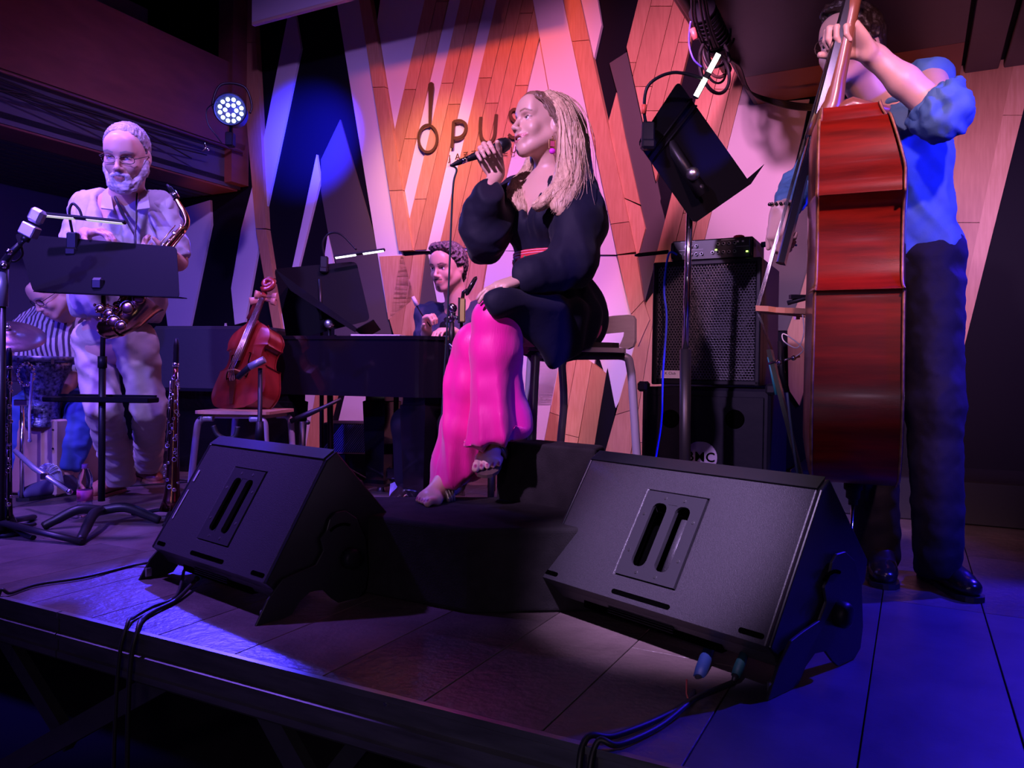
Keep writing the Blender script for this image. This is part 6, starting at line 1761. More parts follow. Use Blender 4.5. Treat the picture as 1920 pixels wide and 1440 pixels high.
for (pts, a, b_) in G:
    c_ = catmull(pts, 3)
    for i in range(len(c_) - 1):
        t_ = i / (len(c_) - 1); Lk.cap(V3(c_[i]), V3(c_[i + 1]), (.010 + .012 * min(1, t_ * 2)) * (1 if t_ < .7 else 1.5 - t_ * .8), None, .012)
v, Q = Lk.mesh(.0055, (), lambda v: .0022 * np.sin(v @ np.array([700., 500, 30]) + 3 * snoise(v * 6, 2)) + .003 * snoise(v * np.array([40, 40, 8]), 2))
link('hair', np_mesh('hair', v, Q, M_hair), sg_.t, True)
strands(sg_, G, 1500, .0015, M_hair, name='hair', wav=.008, wf=9)
G = []
for k in range(8):
    t = k / 7
    g([(984 + 46 * t, 183 - 7 * t, 2.66), (1018 + 40 * t, 186 + 6 * t, 2.60 + .03 * t), (1036 + 34 * t, 212, 2.575 + .03 * t), (1056 + 24 * t, 250, 2.565 + .03 * t)], .004, .005)
strands(sg_, G, 420, .0014, M_hair2, name='hair', wav=.002, wf=4)
# earring
er = P(1036, 262, 2.565)
mb = MB(); mb.tube([er + Vector((0, 0, .012)), er], .002, 6); mb.box(er + Vector((0, 0, -.014)), (.026, .003, .03), Matrix.Rotation(.3, 3, 'Z'), bev=.001); e_ = mb.build('earring', mat('gold', (.6, .35, .15), .3, .9), sg_.t, world=True)
mb = MB(); mb.ball(er + Vector((0, -.001, -.038)), (.011, .008, .010)); mb.build('tassel', mat('magenta_tassel', (.6, .02, .5), .6), e_, world=True)
mb = MB(); mb.box(er + Vector((.0, -.003, -.014)), (.014, .002, .018), Matrix.Rotation(.3, 3, 'Z')); mb.build('stone', mat('pink_stone', (.5, .08, .15), .2), e_, world=True)
# rings
for (x, y) in ((939, 535), (930, 538)):
    mb = MB(); mb.ball(P(x, y, 2.375), .005); mb.build('ring', M_chrome, sg_.t, world=True)
# microphone
mv = Vector(ax); g0 = P(876, 298.5, 2.572); tip = P(957, 267, 2.605); mvn = (tip - g0).normalized(); ML = (tip - g0).length
Mq = Matrix.Translation(g0) @ mvn.to_track_quat('Z', 'Y').to_matrix().to_4x4()
mic = thing('microphone', 'black handheld microphone held up to the singer mouth', 'microphone', Matrix.Translation(g0))
mb = MB(); mb.lathe([(.0095, 0), (.0105, .01), (.0125, .03), (.0145, ML * .55), (.0175, ML * .68), (.019, ML * .7)], Mq, 20); mb.build('handle', M_blackplastic, mic, world=True)
mb = MB(); mb.lathe([(.019, ML * .70), (.0245, ML * .745), (.0255, ML * .78), (.0245, ML * .83), (.021, ML * .93), (.013, ML * .99), (.0001, ML)], Mq, 24); mb.build('grille', mat('black_mesh', (.012, .012, .016), .35, .4, bump=.8, bscale=500), mic, world=True)
mb = MB(); mb.lathe([(.0085, -.022), (.0095, -.022), (.0095, .0), (.0085, .0)], Mq, 16); mb.build('connector', M_chrome, mic, world=True)
mb = MB(); mb.lathe([(.0035, -.062), (.005, -.055), (.0088, -.032), (.0088, -.022)], Mq, 14); mb.build('plug', M_blackplastic, mic, world=True)
e0_ = Mq @ Vector((0, 0, -.06))
cable('microphone_cable', [e0_, P(856, 318, 2.57), P(850, 345, 2.58), P(846, 420, 2.62), P(842, 520, 2.66), P(838, 620, 2.72), P(832, 720, 2.80), P(828, 800, 2.86), P(826, 900, 2.92), Vector((P(826, 985, 2.96).x, 2.96, .006)), Vector((-.25, 3.3, .006))], .0034, mat('dark_teal_cable', (.02, .04, .05), .5), 'dark microphone cable hanging from the handheld microphone to the floor')

def up_(a, b, t): return a + (b - a) * t
def wrinkle(amp, seed, st=(14, 14, 14), fine=.002):
    return lambda v: amp * 1.15 * (1 - 1.6 * np.abs(snoise(v * np.array(st) * 1.7, seed, 2))) + fine * snoise(v * 44, seed + 3)
# ---------------------------------------------------------------- the double bass player
bp = Person('young man in blue shirt and glasses playing the double bass', (1.25, 2.4, 0), (.58, .36, .28))
hb = P(1592, 92, 2.50)
Lh = bp.head(hb, (-.80, -.60, -.10), up=(.06, 0, 1), sc=1.06, brow=(.03, .02, .015), neck_to=P(1655, 205, 2.58), neck_r=.058, eyes_open=.7, fr=.0032)
bp.glasses(mat('dark_gold_wire', (.25, .18, .12), .3, .8), z=.0, w=.024, h=.019, rim=.0012)
RLb = nrm((.80, -.60, 0)); FWb = nrm((-.60, -.80, 0)); BTb = np.stack([RLb, FWb, (0, 0, 1)], 1)
chb = V3(P(1650, 300, 2.62)); peb = V3(P(1690, 480, 2.66)); wab = V3(P(1672, 400, 2.64))
sLb = V3(P(1742, 150, 2.50)); sRb = V3(P(1590, 225, 2.76))
eLb = V3(P(1764, 212, 2.24)); hLb = V3(P(1612, 82, 2.30)); 
eRb = V3(P(1497, 352, 2.76)); wRb = V3(P(1470, 395, 2.50))
S = bp.S
S.ell(chb, (.17, .11, .2), BTb, .05); S.ell(wab, (.15, .10, .14), BTb, .05); S.ell(peb, (.16, .11, .12), BTb, .05); S.cap(sRb, sLb, .055, .055, .06)
bp.limb([sLb, eLb], [.052, .047]); bp.limb([eLb, up_(eLb, hLb, .45), up_(eLb, hLb, .86)], [.047, .043, .030]); bp.limb([sRb, eRb, wRb], [.05, .040, .027])
# gripping hand at the neck
dn = nrm(V3(P(1560, 22, 2.24)) - V3(P(1622, 92, 2.31)))
dh = nrm(np.array([-.62, -.12, .60])); nk_ax = nrm(V3(CP(1596, 22)) - V3(CP(1575, 120)))
nh = nrm(np.cross(dh, nk_ax)); nh = nh if nh[1] < 0 else -nh
nh = nrm(np.array([-.55, -.25, -.70]))
wH = V3(P(1628, 100, 2.27))
bp.limb([up_(eLb, hLb, .8), wH], [.031, .029])
th_s = np.cross(nh, dh); sgn = 1 if th_s[0] < 0 else -1
bp.hand(wH, dh, nh, sgn, 1.12, curls=((50, 70, 40), (55, 70, 40), (58, 72, 40), (60, 72, 40)), thumb_dir=(.7, .4, .75), thumb_curl=15, fr=.0033)
# plucking hand
dp = nrm(V3(P(1452, 432, 2.42)) - wRb); npk = nrm(np.array([.45, .35, -.5]))
bp.limb([wRb, V3(P(1462, 392, 2.46))], [.027, .027])
bp.hand(V3(P(1463, 390, 2.46)), nrm((-.14, -.22, -1.0)), nrm((.55, .40, .0)), 1, 1.05, curls=((40, 45, 25), (45, 55, 30), (50, 60, 35), (55, 65, 40)), thumb_dir=(.8, .5, .3), thumb_curl=10, fr=.0036)
# legs
kL = V3(P(1752, 760, 2.50)); aL = V3(P(1760, 1062, 2.42)); kR = V3(P(1640, 760, 2.62)); aR = V3(P(1645, 1045, 2.62))
bp.limb([peb + RLb * .085, kL, aL], [.085, .058, .042]); bp.limb([peb - RLb * .085, kR, aR], [.085, .058, .042])
bp.finish(.011)
M_denim = mat('blue_chambray', (.055, .15, .30), .75, bump=.15, bscale=220, var=.12, vscale=30)
Sh = SDF(.05)
Sh.ell(chb + np.array([.01, 0, 0]), (.205, .145, .23), BTb, .05); Sh.ell(wab, (.185, .135, .16), BTb, .06); Sh.ell(peb + np.array([0, 0, .03]), (.19, .135, .10), BTb, .05); Sh.cap(sRb, sLb, .066, .068, .06)
Sh.cap(V3(P(1655, 200, 2.58)), V3(P(1648, 150, 2.54)), .072, .058, .01, 's')
Sh.fnop(lambda x, y, z: np.maximum(np.abs((x - chb[0]) * RLb[0] + (y - chb[1]) * RLb[1]) - np.maximum((z - chb[2] - .08), 0) * .32, -((x - chb[0]) * FWb[0] + (y - chb[1]) * FWb[1])), chb - .3, chb + .3, .006)
Sh.half(V3(P(1690, 486, 2.66)) , (0.03, 0, -1), .006)
bp.cloth('shirt', Sh, M_denim, .009, wrinkle(.008, 4, (11, 11, 9)))
Sl = SDF(.04); Sl.cap(sLb, up_(sLb, eLb, .5), .072, .070, .04); Sl.cap(up_(sLb, eLb, .5), eLb + np.array([.0, 0, .0]), .070, .074, .04)
Sl.cap(eLb, up_(eLb, hLb, .13), .072, .068, .03)
dd = nrm(hLb - eLb); Sl.half(up_(eLb, hLb, .16), dd, .004)
bp.cloth('sleeve', Sl, M_denim, .008, wrinkle(.008, 8, (16, 16, 16)))
cu = SDF(.02); cu.cap(up_(eLb, hLb, .06), up_(eLb, hLb, .17), .066, .062, .01); cu.half(up_(eLb, hLb, .19), dd, .004); cu.half(up_(eLb, hLb, .04), -dd, .004)
bp.cloth('rolled_cuff', cu, M_denim, .007, wrinkle(.005, 9, (18, 18, 18)))
Sr = SDF(.04); Sr.cap(sRb, eRb, .066, .058, .04); Sr.cap(eRb, up_(eRb, wRb, .78), .058, .042, .03)
bp.cloth('sleeve', Sr, M_denim, .008, wrinkle(.007, 12, (16, 16, 16)))
co = SDF(.01)
nb_ = V3(P(1655, 195, 2.58))
for k in range(16):
    a = 2 * PI * k / 16; a2 = 2 * PI * (k + 1) / 16
    pt = lambda a: nb_ + RLb * .070 * math.cos(a) + FWb * .068 * math.sin(a) + np.array([0, 0, .018 - .035 * max(0, math.sin(a))])
    co.cap(pt(a), pt(a2), .011, None, .006)
bp.cloth('collar', co, M_denim, .005)
M_dk = mat('dark_trousers', (.005, .005, .010), .75, spec=.2, bump=.1, bscale=120)
for (h_, k_, a_, sd) in ((peb + RLb * .085, kL, aL, 3), (peb - RLb * .085, kR, aR, 7)):
    T = SDF(.05); T.ell(peb - np.array([0, 0, .02]), (.165, .125, .11), BTb, .04); T.cap(h_, k_, .108, .082, .05); T.cap(k_, a_ + np.array([0, 0, .0]), .082, .068, .04)
    T.half(np.array([0, 0, a_[2] - .03]), (0, 0, -1), .004)
    bp.cloth('trouser_leg', T, M_dk, .010, wrinkle(.0035, sd, (7, 7, 9)))
M_shoe = mat('black_leather', (.012, .010, .012), .25, coat=.3)
def shoe(Pn, ankle, d, L, m, sole=None, nm='shoe', w=.046):
    a = V3(ankle); d = nrm((d[0], d[1], 0)); z0 = 0.0
    s_ = SDF(.03); hl = np.array([a[0], a[1], z0 + .045]) - d * .05; toe = np.array([a[0], a[1], z0 + .036]) + d * (L - .10)
    s_.cap(hl, np.array([a[0], a[1], z0 + .085]), .036, .042, .03); s_.cap(hl, toe, .038, w * .8, .03, flat=((0, 0, 1), 1.25)); s_.cap(np.array([a[0], a[1], .08]), toe - d * .05 + np.array([0, 0, .012]), .036, .030, .04)
    s_.half(np.array([0, 0, z0 + .012]), (0, 0, -1), .002)
    v, Q = s_.mesh(.006); o = link(nm, np_mesh(nm, v, Q, m), Pn.t, True)
    sd = Vector((d[1], -d[0], 0)); dv = Vector(d); b = Vector((a[0], a[1], 0))
    pts = []
    for (t, ww) in ((-.088, .018), (-.07, .034), (-.02, .038), (.05, .036), (L - .14, .044), (L - .09, .043), (L - .065, .028), (L - .056, .008)): pts.append((t, ww))
    poly = [b + dv * t + sd * w_ for t, w_ in pts] + [b + dv * t - sd * w_ for t, w_ in pts[::-1]]
    mb = MB(); mb.prism([p + ZX * .001 for p in poly], (0, 0, .016)); mb.build('sole', sole or M_rubber, o, world=True)
shoe(bp, FL(1757, 1092), (-.05, -1, 0), .29, M_shoe); shoe(bp, FL(1650, 1075), (-.35, -.9, 0), .28, M_shoe)
mb = MB(); w_ = V3(P(1462, 383, 2.46))
for k in range(14):
    a = 2 * PI * k / 14; mb.ball(Vector(w_) + Vector((math.cos(a) * .032, math.sin(a) * .030, .004 * math.sin(a))), .0055, 8)
mb.build('bead_bracelet', mat('black_beads', (.01, .01, .012), .25), bp.t, world=True)
def hair_cap(Pn, m, r=(.080, .098, .088), g=((-.2, 0, .03, .06, .085, .1, .11), (.0, .004, .028, .045, .060, .07, .12)), bumps=.004, bs=26, res=.0045, extra=(), lowcut=-.035, off=(0, -.020, .036)):
    H = SDF(.012); B = Pn.hB; sc = Pn.hs
    L = lambda x, y, z: Pn.hc + B @ (np.array([x, y, z]) * sc)
    H.ell(L(*off), np.array(r) * sc, B, 0); H.cap(L(0, -.07, .0), L(0, -.075, -.04), .055 * sc, .045 * sc, .03)
    for (a, b, ra) in extra: H.cap(L(*a), L(*b), ra * sc, None, .02)
    def cut(x, y, z):
        px, py, pz = (x - Pn.hc[0]) / sc, (y - Pn.hc[1]) / sc, (z - Pn.hc[2]) / sc
        f = px * B[0, 1] + py * B[1, 1] + pz * B[2, 1]; h = px * B[0, 2] + py * B[1, 2] + pz * B[2, 2]
        return np.minimum(np.interp(h, g[0], g[1]) - f, 9) * sc
    H.fnop(cut, Pn.hc - .2, Pn.hc + .2, .006)
    for x in (-1, 1): H.ell(L(x * .082, -.006, -.012), (.018, .023, .032), B, .006, 's')
    v, Q = H.mesh(res, (), lambda v: bumps * (1 - 1.7 * np.abs(snoise(v * bs, 5, 2))) + .0012 * snoise(v * bs * 5, 3))
    return link('hair', np_mesh('hair', v, Q, m), Pn.t, True)
M_hdark = mat('dark_brown_hair', (.022, .012, .010), .45, bump=.5, bscale=130)
hair_cap(bp, M_hdark, r=(.086, .104, .100), bumps=.006, bs=60, extra=(((-.03, .062, .082), (.03, .062, .082), .026), ((0, .05, .10), (.03, .06, .105), .02), ((-.03, .045, .10), (0, .06, .11), .02)))
# ---------------------------------------------------------------- the saxophonist
sx = Person('grey-haired bearded man with glasses in a pale shirt playing saxophone', (-1.75, 3.6, 0), (.62, .38, .29))
hs_ = P(237, 292, 3.30)
sx.gaze = (0, .5)
Lh = sx.head(hs_, (.12, -.92, -.36), up=(.04, -.1, 1), sc=1.13, brow=(.30, .25, .22), neck_to=P(232, 385, 3.46), neck_r=.060, eyes_open=.35, fr=.0038)
sx.glasses(mat('black_wire', (.02, .015, .02), .3, .5), z=-.004, w=.025, h=.013, rim=.0014)
RLs = nrm((.96, -.2, 0)); FWs = nrm((-.10, -.98, 0)); BTs = np.stack([RLs, FWs, (0, 0, 1)], 1)
chs = V3(P(228, 450, 3.50)); was = V3(P(222, 560, 3.55)); pes = V3(P(215, 640, 3.60))
sLs = V3(P(300, 388, 3.47)); sRs = V3(P(163, 388, 3.50))
eLs = V3(P(333, 490, 3.50)); hLs = V3(P(318, 468, 3.12)); eRs = V3(P(142, 468, 3.42)); hRs = V3(P(172, 436, 3.14))
S = sx.S
S.ell(chs, (.165, .12, .2), BTs, .05); S.ell(was, (.16, .13, .15), BTs, .05); S.ell(pes, (.16, .12, .12), BTs, .05); S.cap(sRs, sLs, .055, .055, .06)
hL2 = V3(P(286, 545, 3.14)); hR2 = V3(P(208, 520, 3.12))
sx.limb([sLs, eLs, V3(P(322, 482, 3.40))], [.05, .042, .028]); sx.limb([sRs, eRs, V3(P(160, 438, 3.30))], [.05, .042, .028])
sx.hand(V3(P(324, 484, 3.41)), nrm((-.75, -.35, .1)), nrm((-.2, .1, .9)), 1, 1.0, curls=((45, 50, 30),) * 4, fr=.006)
sx.hand(V3(P(160, 438, 3.30)), nrm((.72, -.25, .05)), nrm((.1, .2, -.9)), 1 if np.cross((.1, .2, -.9), (.72, -.25, .05))[1] < 0 else -1, 1.0, curls=((25, 35, 20),) * 4, fr=.0045)
kLs = V3(P(193, 765, 3.52)); aLs = V3(FL(212, 935)) + np.array([0, .07, .10]); kRs = V3(P(280, 765, 3.62)); aRs = V3(FL(278, 905)) + np.array([0, 0, .10])
sx.limb([pes - RLs * .105, kLs, aLs], [.085, .058, .042]); sx.limb([pes + RLs * .105, kRs, aRs], [.085, .058, .042])
sx.finish(.012)
M_lin = mat('pale_linen_shirt', (.42, .40, .42), .8, bump=.12, bscale=160)
M_und = mat('grey_tee', (.30, .28, .32), .8)
Sh = SDF(.05)
Sh.ell(chs, (.205, .155, .22), BTs, .05); Sh.ell(was, (.205, .165, .18), BTs, .06); Sh.ell(pes + np.array([0, 0, .035]), (.205, .155, .10), BTs, .05); Sh.cap(sRs, sLs, .068, .068, .06)
vbs = chs + FWs * .15 + np.array([0, 0, .02])
Sh.fnop(lambda x, y, z: np.maximum(np.maximum(np.abs((x - vbs[0]) * RLs[0] + (y - vbs[1]) * RLs[1]) - (z - vbs[2]) * .42, -(z - vbs[2])), -((x - chs[0]) * FWs[0] + (y - chs[1]) * FWs[1])), vbs - .3, vbs + .3, .006)
Sh.cap(V3(P(233, 380, 3.46)), V3(P(236, 345, 3.42)), .068, .064, .01, 's')
Sh.half(np.array([0, 0, P(220, 634, 3.5).z]), (-.05, 0, -1), .005)
sx.cloth('shirt', Sh, M_lin, .010, wrinkle(.007, 14, (13, 13, 6)))
for (a, b, sd) in ((sLs, eLs, 21), (sRs, eRs, 22)):
    Q_ = SDF(.04); Q_.cap(a, up_(a, b, .88), .068, .070, .04); Q_.half(up_(a, b, .95), nrm(b - a), .004); sx.cloth('sleeve', Q_, M_lin, .009, wrinkle(.006, sd, (14, 14, 14)))
te = SDF(.02); te.ell(chs + FWs * .03 + np.array([0, 0, .0]), (.12, .112, .16), BTs); te.half(chs + np.array([0, 0, .075]), (0, 0, 1), .01); sx.cloth('undershirt', te, M_und, .01)
co = SDF(.01)
for sgn in (-1, 1):
    mb = MB(); n0 = P(236, 372, 3.42)
    pA = P(236 + sgn * 30, 352, 3.44); pB = P(236 + sgn * 22, 395, 3.30); pC = P(236 + sgn * 46, 392, 3.30); pD = P(236 + sgn * 42, 362, 3.40)
    mb.prism([pA, pB, pC, pD], Vector((0, -.006, .004))); mb.build('collar', M_lin, sx.t, world=True)
M_cream = mat('cream_trousers', (.46, .40, .34), .8, bump=.12, bscale=140)
for (h_, k_, a_, sd) in ((pes - RLs * .105, kLs, aLs, 31), (pes + RLs * .105, kRs, aRs, 37)):
    T = SDF(.03); T.ell(pes + np.array([0, 0, .01]), (.160, .125, .07), BTs, .03); T.cap(h_, k_, .098, .074, .03); T.cap(k_, a_, .074, .070, .03)
    T.half(np.array([0, 0, a_[2] - .045]), (0, 0, -1), .004)
    sx.cloth('trouser_leg', T, M_cream, .010, wrinkle(.0055, sd, (8, 8, 11), .002))
M_brsh = mat('brown_leather', (.30, .12, .08), .35)
shoe(sx, FL(212, 925), (-.05, -1, 0), .29, M_brsh, M_brsh); shoe(sx, FL(272, 900), (.55, -.6, 0), .29, M_brsh, M_brsh)
M_grey = mat('grey_hair', (.30, .26, .27), .5, bump=.5, bscale=150)
hair_cap(sx, M_grey, r=(.079, .096, .085), bumps=.0022, bs=70, res=.004, g=((-.2, 0, .03, .05, .07, .09, .11), (-.006, .0, .010, .020, .030, .040, .09)))
Bd = SDF(.015); B = sx.hB; sc = sx.hs; L = lambda x, y, z: sx.hc + B @ (np.array([x, y, z]) * sc)
Bd.ell(L(0, .072, -.102), np.array([.034, .028, .030]) * sc, B); 
for x in (-1, 1):
    Bd.cap(L(x * .058, .016, -.050), L(x * .030, .066, -.098), .020 * sc, .023 * sc, .02); Bd.cap(L(x * .066, .006, -.02), L(x * .058, .016, -.05), .012 * sc, .019 * sc, .02)
    Bd.cap(L(x * .004, .096, -.053), L(x * .026, .086, -.064), .0075 * sc, .007 * sc, .008); Bd.cap(L(x * .026, .086, -.064), L(x * .026, .078, -.09), .008 * sc, .014 * sc, .01)
v, Q = Bd.mesh(.004, (), lambda v: .003 * (1 - 1.7 * np.abs(snoise(v * 60, 5, 2))) + .001 * snoise(v * 200, 3)); link('beard', np_mesh('beard', v, Q, mat('white_beard', (.42, .38, .40), .6, bump=.5, bscale=200)), sx.t, True)
# neck strap
M_strapb = mat('black_strap', (.01, .01, .015), .6)
for sgn in (-1, 1):
    mb = MB(); mb.tube(catmull([P(236 + sgn * 24, 352, 3.42), P(236 + sgn * 20, 372, 3.36), P(246 + sgn * 10, 410, 3.30), P(253, 440, 3.24)], 5), .010, 6, flat=.35); mb.build('neck_strap', M_strapb, sx.t, world=True)
mb = MB(); mb.tube([P(253, 438, 3.24), P(254, 462, 3.20)], .012, 6, flat=.4); mb.build('neck_strap', M_strapb, sx.t, world=True)
# ---------------------------------------------------------------- the pianist
pi_ = Person('young man with curly hair and moustache seated behind the piano', (-.35, 4.3, 0), (.55, .34, .27))
hp_ = P(839, 503, 4.02)
pi_.gaze = (.1, .3)
Lh = pi_.head(hp_, (-.50, -.84, -.16), sc=1.02, brow=(.04, .025, .02), neck_to=P(858, 568, 4.08), neck_r=.055, eyes_open=.5, fr=.0045)
pi_.seg2(pi_.hc, pi_.hB, 1.0, (-.022, -.055), (0, -.0515), .0028, .003, (.07, .04, .03), .06); pi_.seg2(pi_.hc, pi_.hB, 1.0, (.022, -.055), (0, -.0515), .0028, .003, (.07, .04, .03), .06); pi_.seg2(pi_.hc, pi_.hB, 1.0, (0, -.094), (0, -.104), .008, .005, (.09, .05, .04), .05)
RLp = nrm((.90, -.43, 0)); FWp = nrm((-.43, -.90, 0)); BTp = np.stack([RLp, FWp, (0, 0, 1)], 1)
chp = V3(P(855, 650, 4.14)); pep = chp + np.array([0, .05, -.42]); 
sLp = V3(P(905, 588, 4.08)); sRp = V3(P(802, 590, 4.16)); eRp = V3(P(795, 650, 4.06)); wRp = V3(P(800, 622, 3.92)); eLp = V3(P(905, 665, 4.0)); wLp = V3(P(850, 622, 3.92))
S = pi_.S; S.ell(chp, (.16, .11, .2), BTp, .05); S.ell(pep, (.16, .12, .14), BTp, .05); S.cap(chp, pep, .13, .13, .04); S.cap(sRp, sLp, .052, .052, .05)
pi_.limb([sRp, eRp, wRp], [.048, .04, .026]); pi_.limb([sLp, eLp, wLp], [.048, .04, .026])
pi_.hand(wRp, nrm((.05, -.3, .55)), nrm((.6, -.4, -.2)), 1, .95, curls=((60, 70, 40),) * 4, fr=.0045); pi_.hand(wLp, nrm((-.5, -.6, .05)), nrm((0, 0, -1)), 1, .9, curls=((30, 35, 20),) * 4, fr=.005)
kp = [pep + np.array([-.22, -.30, .02]), pep + np.array([.02, -.36, .02])]
for i, k_ in enumerate(kp):
    a_ = np.array([k_[0], k_[1] + .03, .09]); pi_.limb([pep + RLp * (.08 if i else -.08), k_, a_], [.08, .055, .04]); 
pi_.finish(.013)
M_dsh = mat('dark_blue_shirt', (.012, .016, .05), .75, bump=.1, bscale=100)
Sh = SDF(.05); Sh.ell(chp, (.195, .14, .21), BTp, .05); Sh.cap(chp, pep, .155, .16, .05); Sh.cap(sRp, sLp, .062, .062, .06); Sh.cap(V3(P(857, 575, 4.08)), V3(P(853, 545, 4.05)), .066, .06, .01, 's')
for (a, b, c) in ((sRp, eRp, wRp), (sLp, eLp, wLp)): Sh.cap(a, b, .062, .056, .04); Sh.cap(b, up_(b, c, .6), .056, .046, .03)
pi_.cloth('shirt', Sh, M_dsh, .012, wrinkle(.006, 44, (13, 13, 8)))
te = SDF(.02); te.ell(chp + np.array([0, 0, .05]) + FWp * .02, (.09, .128, .14), BTp); pi_.cloth('undershirt', te, M_black, .012)
for i, k_ in enumerate(kp):
    T = SDF(.05); T.cap(pep + RLp * (.08 if i else -.08), k_, .10, .078, .05); T.cap(k_, np.array([k_[0], k_[1] + .03, .12]), .078, .068, .04); pi_.cloth('trouser_leg', T, M_dk, .013)
    shoe(pi_, (k_[0], k_[1] + .03, 0), (-.2, -1, 0), .28, M_shoe)
M_curl = mat('curly_brown_hair', (.10, .075, .09), .5, bump=.4, bscale=150)
hair_cap(pi_, M_curl, r=(.086, .098, .096), bumps=.009, bs=85, res=.0035, g=((-.2, 0, .03, .055, .08, .1, .12), (-.01, .0, .018, .035, .050, .065, .12)), extra=(((-.03, .05, .105), (.03, .05, .105), .022), ((-.03, .058, .085), (.03, .058, .085), .024)))
mb = MB(); mb.tube([P(807, 612, 3.88), P(790, 588, 3.86), P(777, 566, 3.84)], .003, 6); o = mb.build('mallet_stick', M_blackplastic); 
t = thing('mallet', 'soft pale-headed mallet in the hand of the man behind the piano', 'mallet', P(807, 612, 3.88)); o.name = 'stick'; o.parent = t; o.matrix_parent_inverse = _loc[t.name].inverted()
mb = MB(); mb.tube([P(782, 573, 3.845), P(774, 556, 3.84)], [.012, .008], 8); mb.build('head', mat('pale_felt', (.55, .5, .55), .8), t, world=True)
st = thing('piano_bench', 'dark bench under the man behind the piano', 'bench', Vector((pep[0], pep[1], 0)))
mb = MB(); mb.box((pep[0], pep[1] + .02, pep[2] - .16), (.5, .34, .06), bev=.01); mb.build('seat', M_blackplastic, st, world=True)
for (a, b) in ((-.2, -.12), (.2, -.12), (-.2, .14), (.2, .14)):
    mb = MB(); mb.cyl((pep[0] + a, pep[1] + b, 0), (pep[0] + a, pep[1] + b, pep[2] - .18), .018); mb.build('leg', M_blackmetal, st, world=True)
# ---------------------------------------------------------------- the percussionist
pc = Person('bowed older man in a striped shirt with glasses and blue jeans behind drums', (-2.5, 4.3, 0), (.60, .36, .28))
hq = P(98, 548, 4.05)
Lh = pc.head(hq, (-.42, -.62, -.62), up=(-.35, -.55, .75), sc=1.05, brow=(.3, .26, .25), neck_to=P(118, 590, 4.22), neck_r=.06, eyes_open=.4, fr=.005)
pc.glasses(mat('black_wire', (.02, .015, .02), .3, .5), w=.025, h=.016, rim=.0018)
chq = V3(P(95, 640, 4.28)); peq = V3(P(110, 745, 4.40)); RLq = np.array([.97, -.2, 0]); FWq = np.array([-.2, -.97, 0]); BTq = np.stack([RLq, FWq, (0, 0, 1)], 1)
sLq = V3(P(140, 610, 4.30)); sRq = V3(P(52, 622, 4.25)); eLq = V3(P(140, 700, 4.25)); wLq = V3(P(108, 762, 4.05)); eRq = V3(P(30, 700, 4.15)); wRq = V3(P(10, 660, 3.95))
S = pc.S; S.ell(chq, (.16, .11, .19), BTq, .05); S.cap(chq, peq, .13, .14, .05); S.cap(sRq, sLq, .05, .05, .05)
pc.limb([sLq, eLq, wLq], [.05, .044, .028]); pc.limb([sRq, eRq, wRq], [.05, .042, .028])
pc.hand(wLq, nrm((-.5, -.5, -.5)), nrm((-.2, .5, -.5)), 1, 1.0, curls=((20, 25, 15),) * 4, fr=.006); pc.hand(wRq, nrm((-.3, -.7, -.1)), nrm((0, 0, -1)), 1, 1.0, curls=((40, 50, 25),) * 4, fr=.006)
kLq = V3(P(158, 775, 4.02)); aLq = V3(P(118, 893, 3.95)); kRq = V3(P(40, 775, 4.0)); aRq = V3(P(30, 900, 4.0))
pc.limb([peq + RLq * .08, kLq, aLq], [.08, .055, .04]); pc.limb([peq - RLq * .08, kRq, aRq], [.08, .055, .04])
pc.finish(.013)
m = mat('striped_shirt', (.42, .38, .46), .8)
nt = m.node_tree; tc = nt.nodes.new('ShaderNodeTexCoord'); wv_ = nt.nodes.new('ShaderNodeTexWave'); wv_.inputs['Scale'].default_value = 13; wv_.inputs['Distortion'].default_value = 1.5; wv_.inputs['Detail'].default_value = 0; wv_.bands_direction = 'X'
rp = nt.nodes.new('ShaderNodeValToRGB'); rp.color_ramp.elements[0].position = .35; rp.color_ramp.elements[1].position = .5; rp.color_ramp.elements[0].color = (.05, .03, .06, 1); rp.color_ramp.elements[1].color = (.45, .40, .46, 1)
nt.links.new(tc.outputs['Object'], wv_.inputs[0]); nt.links.new(wv_.outputs['Fac'], rp.inputs[0]); nt.links.new(rp.outputs[0], nt.nodes['Principled BSDF'].inputs[0])
Sh = SDF(.05); Sh.ell(chq, (.195, .14, .21), BTq, .05); Sh.cap(chq, peq, .16, .17, .05); Sh.cap(sRq, sLq, .064, .064, .06)
for (a, b) in ((sLq, eLq), (sRq, eRq)): Sh.cap(a, up_(a, b, .85), .066, .064, .04)
pc.cloth('shirt', Sh, m, .012, wrinkle(.006, 54, (13, 13, 8)))
M_jean = mat('blue_jeans', (.03, .07, .28), .8, bump=.1, bscale=150)
for (h_, k_, a_, sd) in ((peq + RLq * .08, kLq, aLq, 3), (peq - RLq * .08, kRq, aRq, 7)):
    T = SDF(.05); T.cap(h_, k_, .10, .080, .05); T.cap(k_, up_(k_, a_, .82), .080, .070, .04); T.half(up_(k_, a_, .88), nrm(a_ - k_), .004); pc.cloth('trouser_leg', T, M_jean, .012, wrinkle(.007, sd, (12, 12, 12)))
shoe(pc, (aLq[0], aLq[1], 0), (-.45, -.8, 0), .28, mat('blue_grey_shoe', (.09, .08, .16), .6)); shoe(pc, (aRq[0], aRq[1], 0), (-.45, -.8, 0), .28, mat('blue_grey_shoe', (.09, .08, .16), .6))
hair_cap(pc, M_grey, r=(.080, .095, .086), bumps=.004, bs=40, g=((-.2, 0, .03, .05, .07, .09, .11), (-.01, -.01, -.01, -.01, -.01, -.02, -.02)))

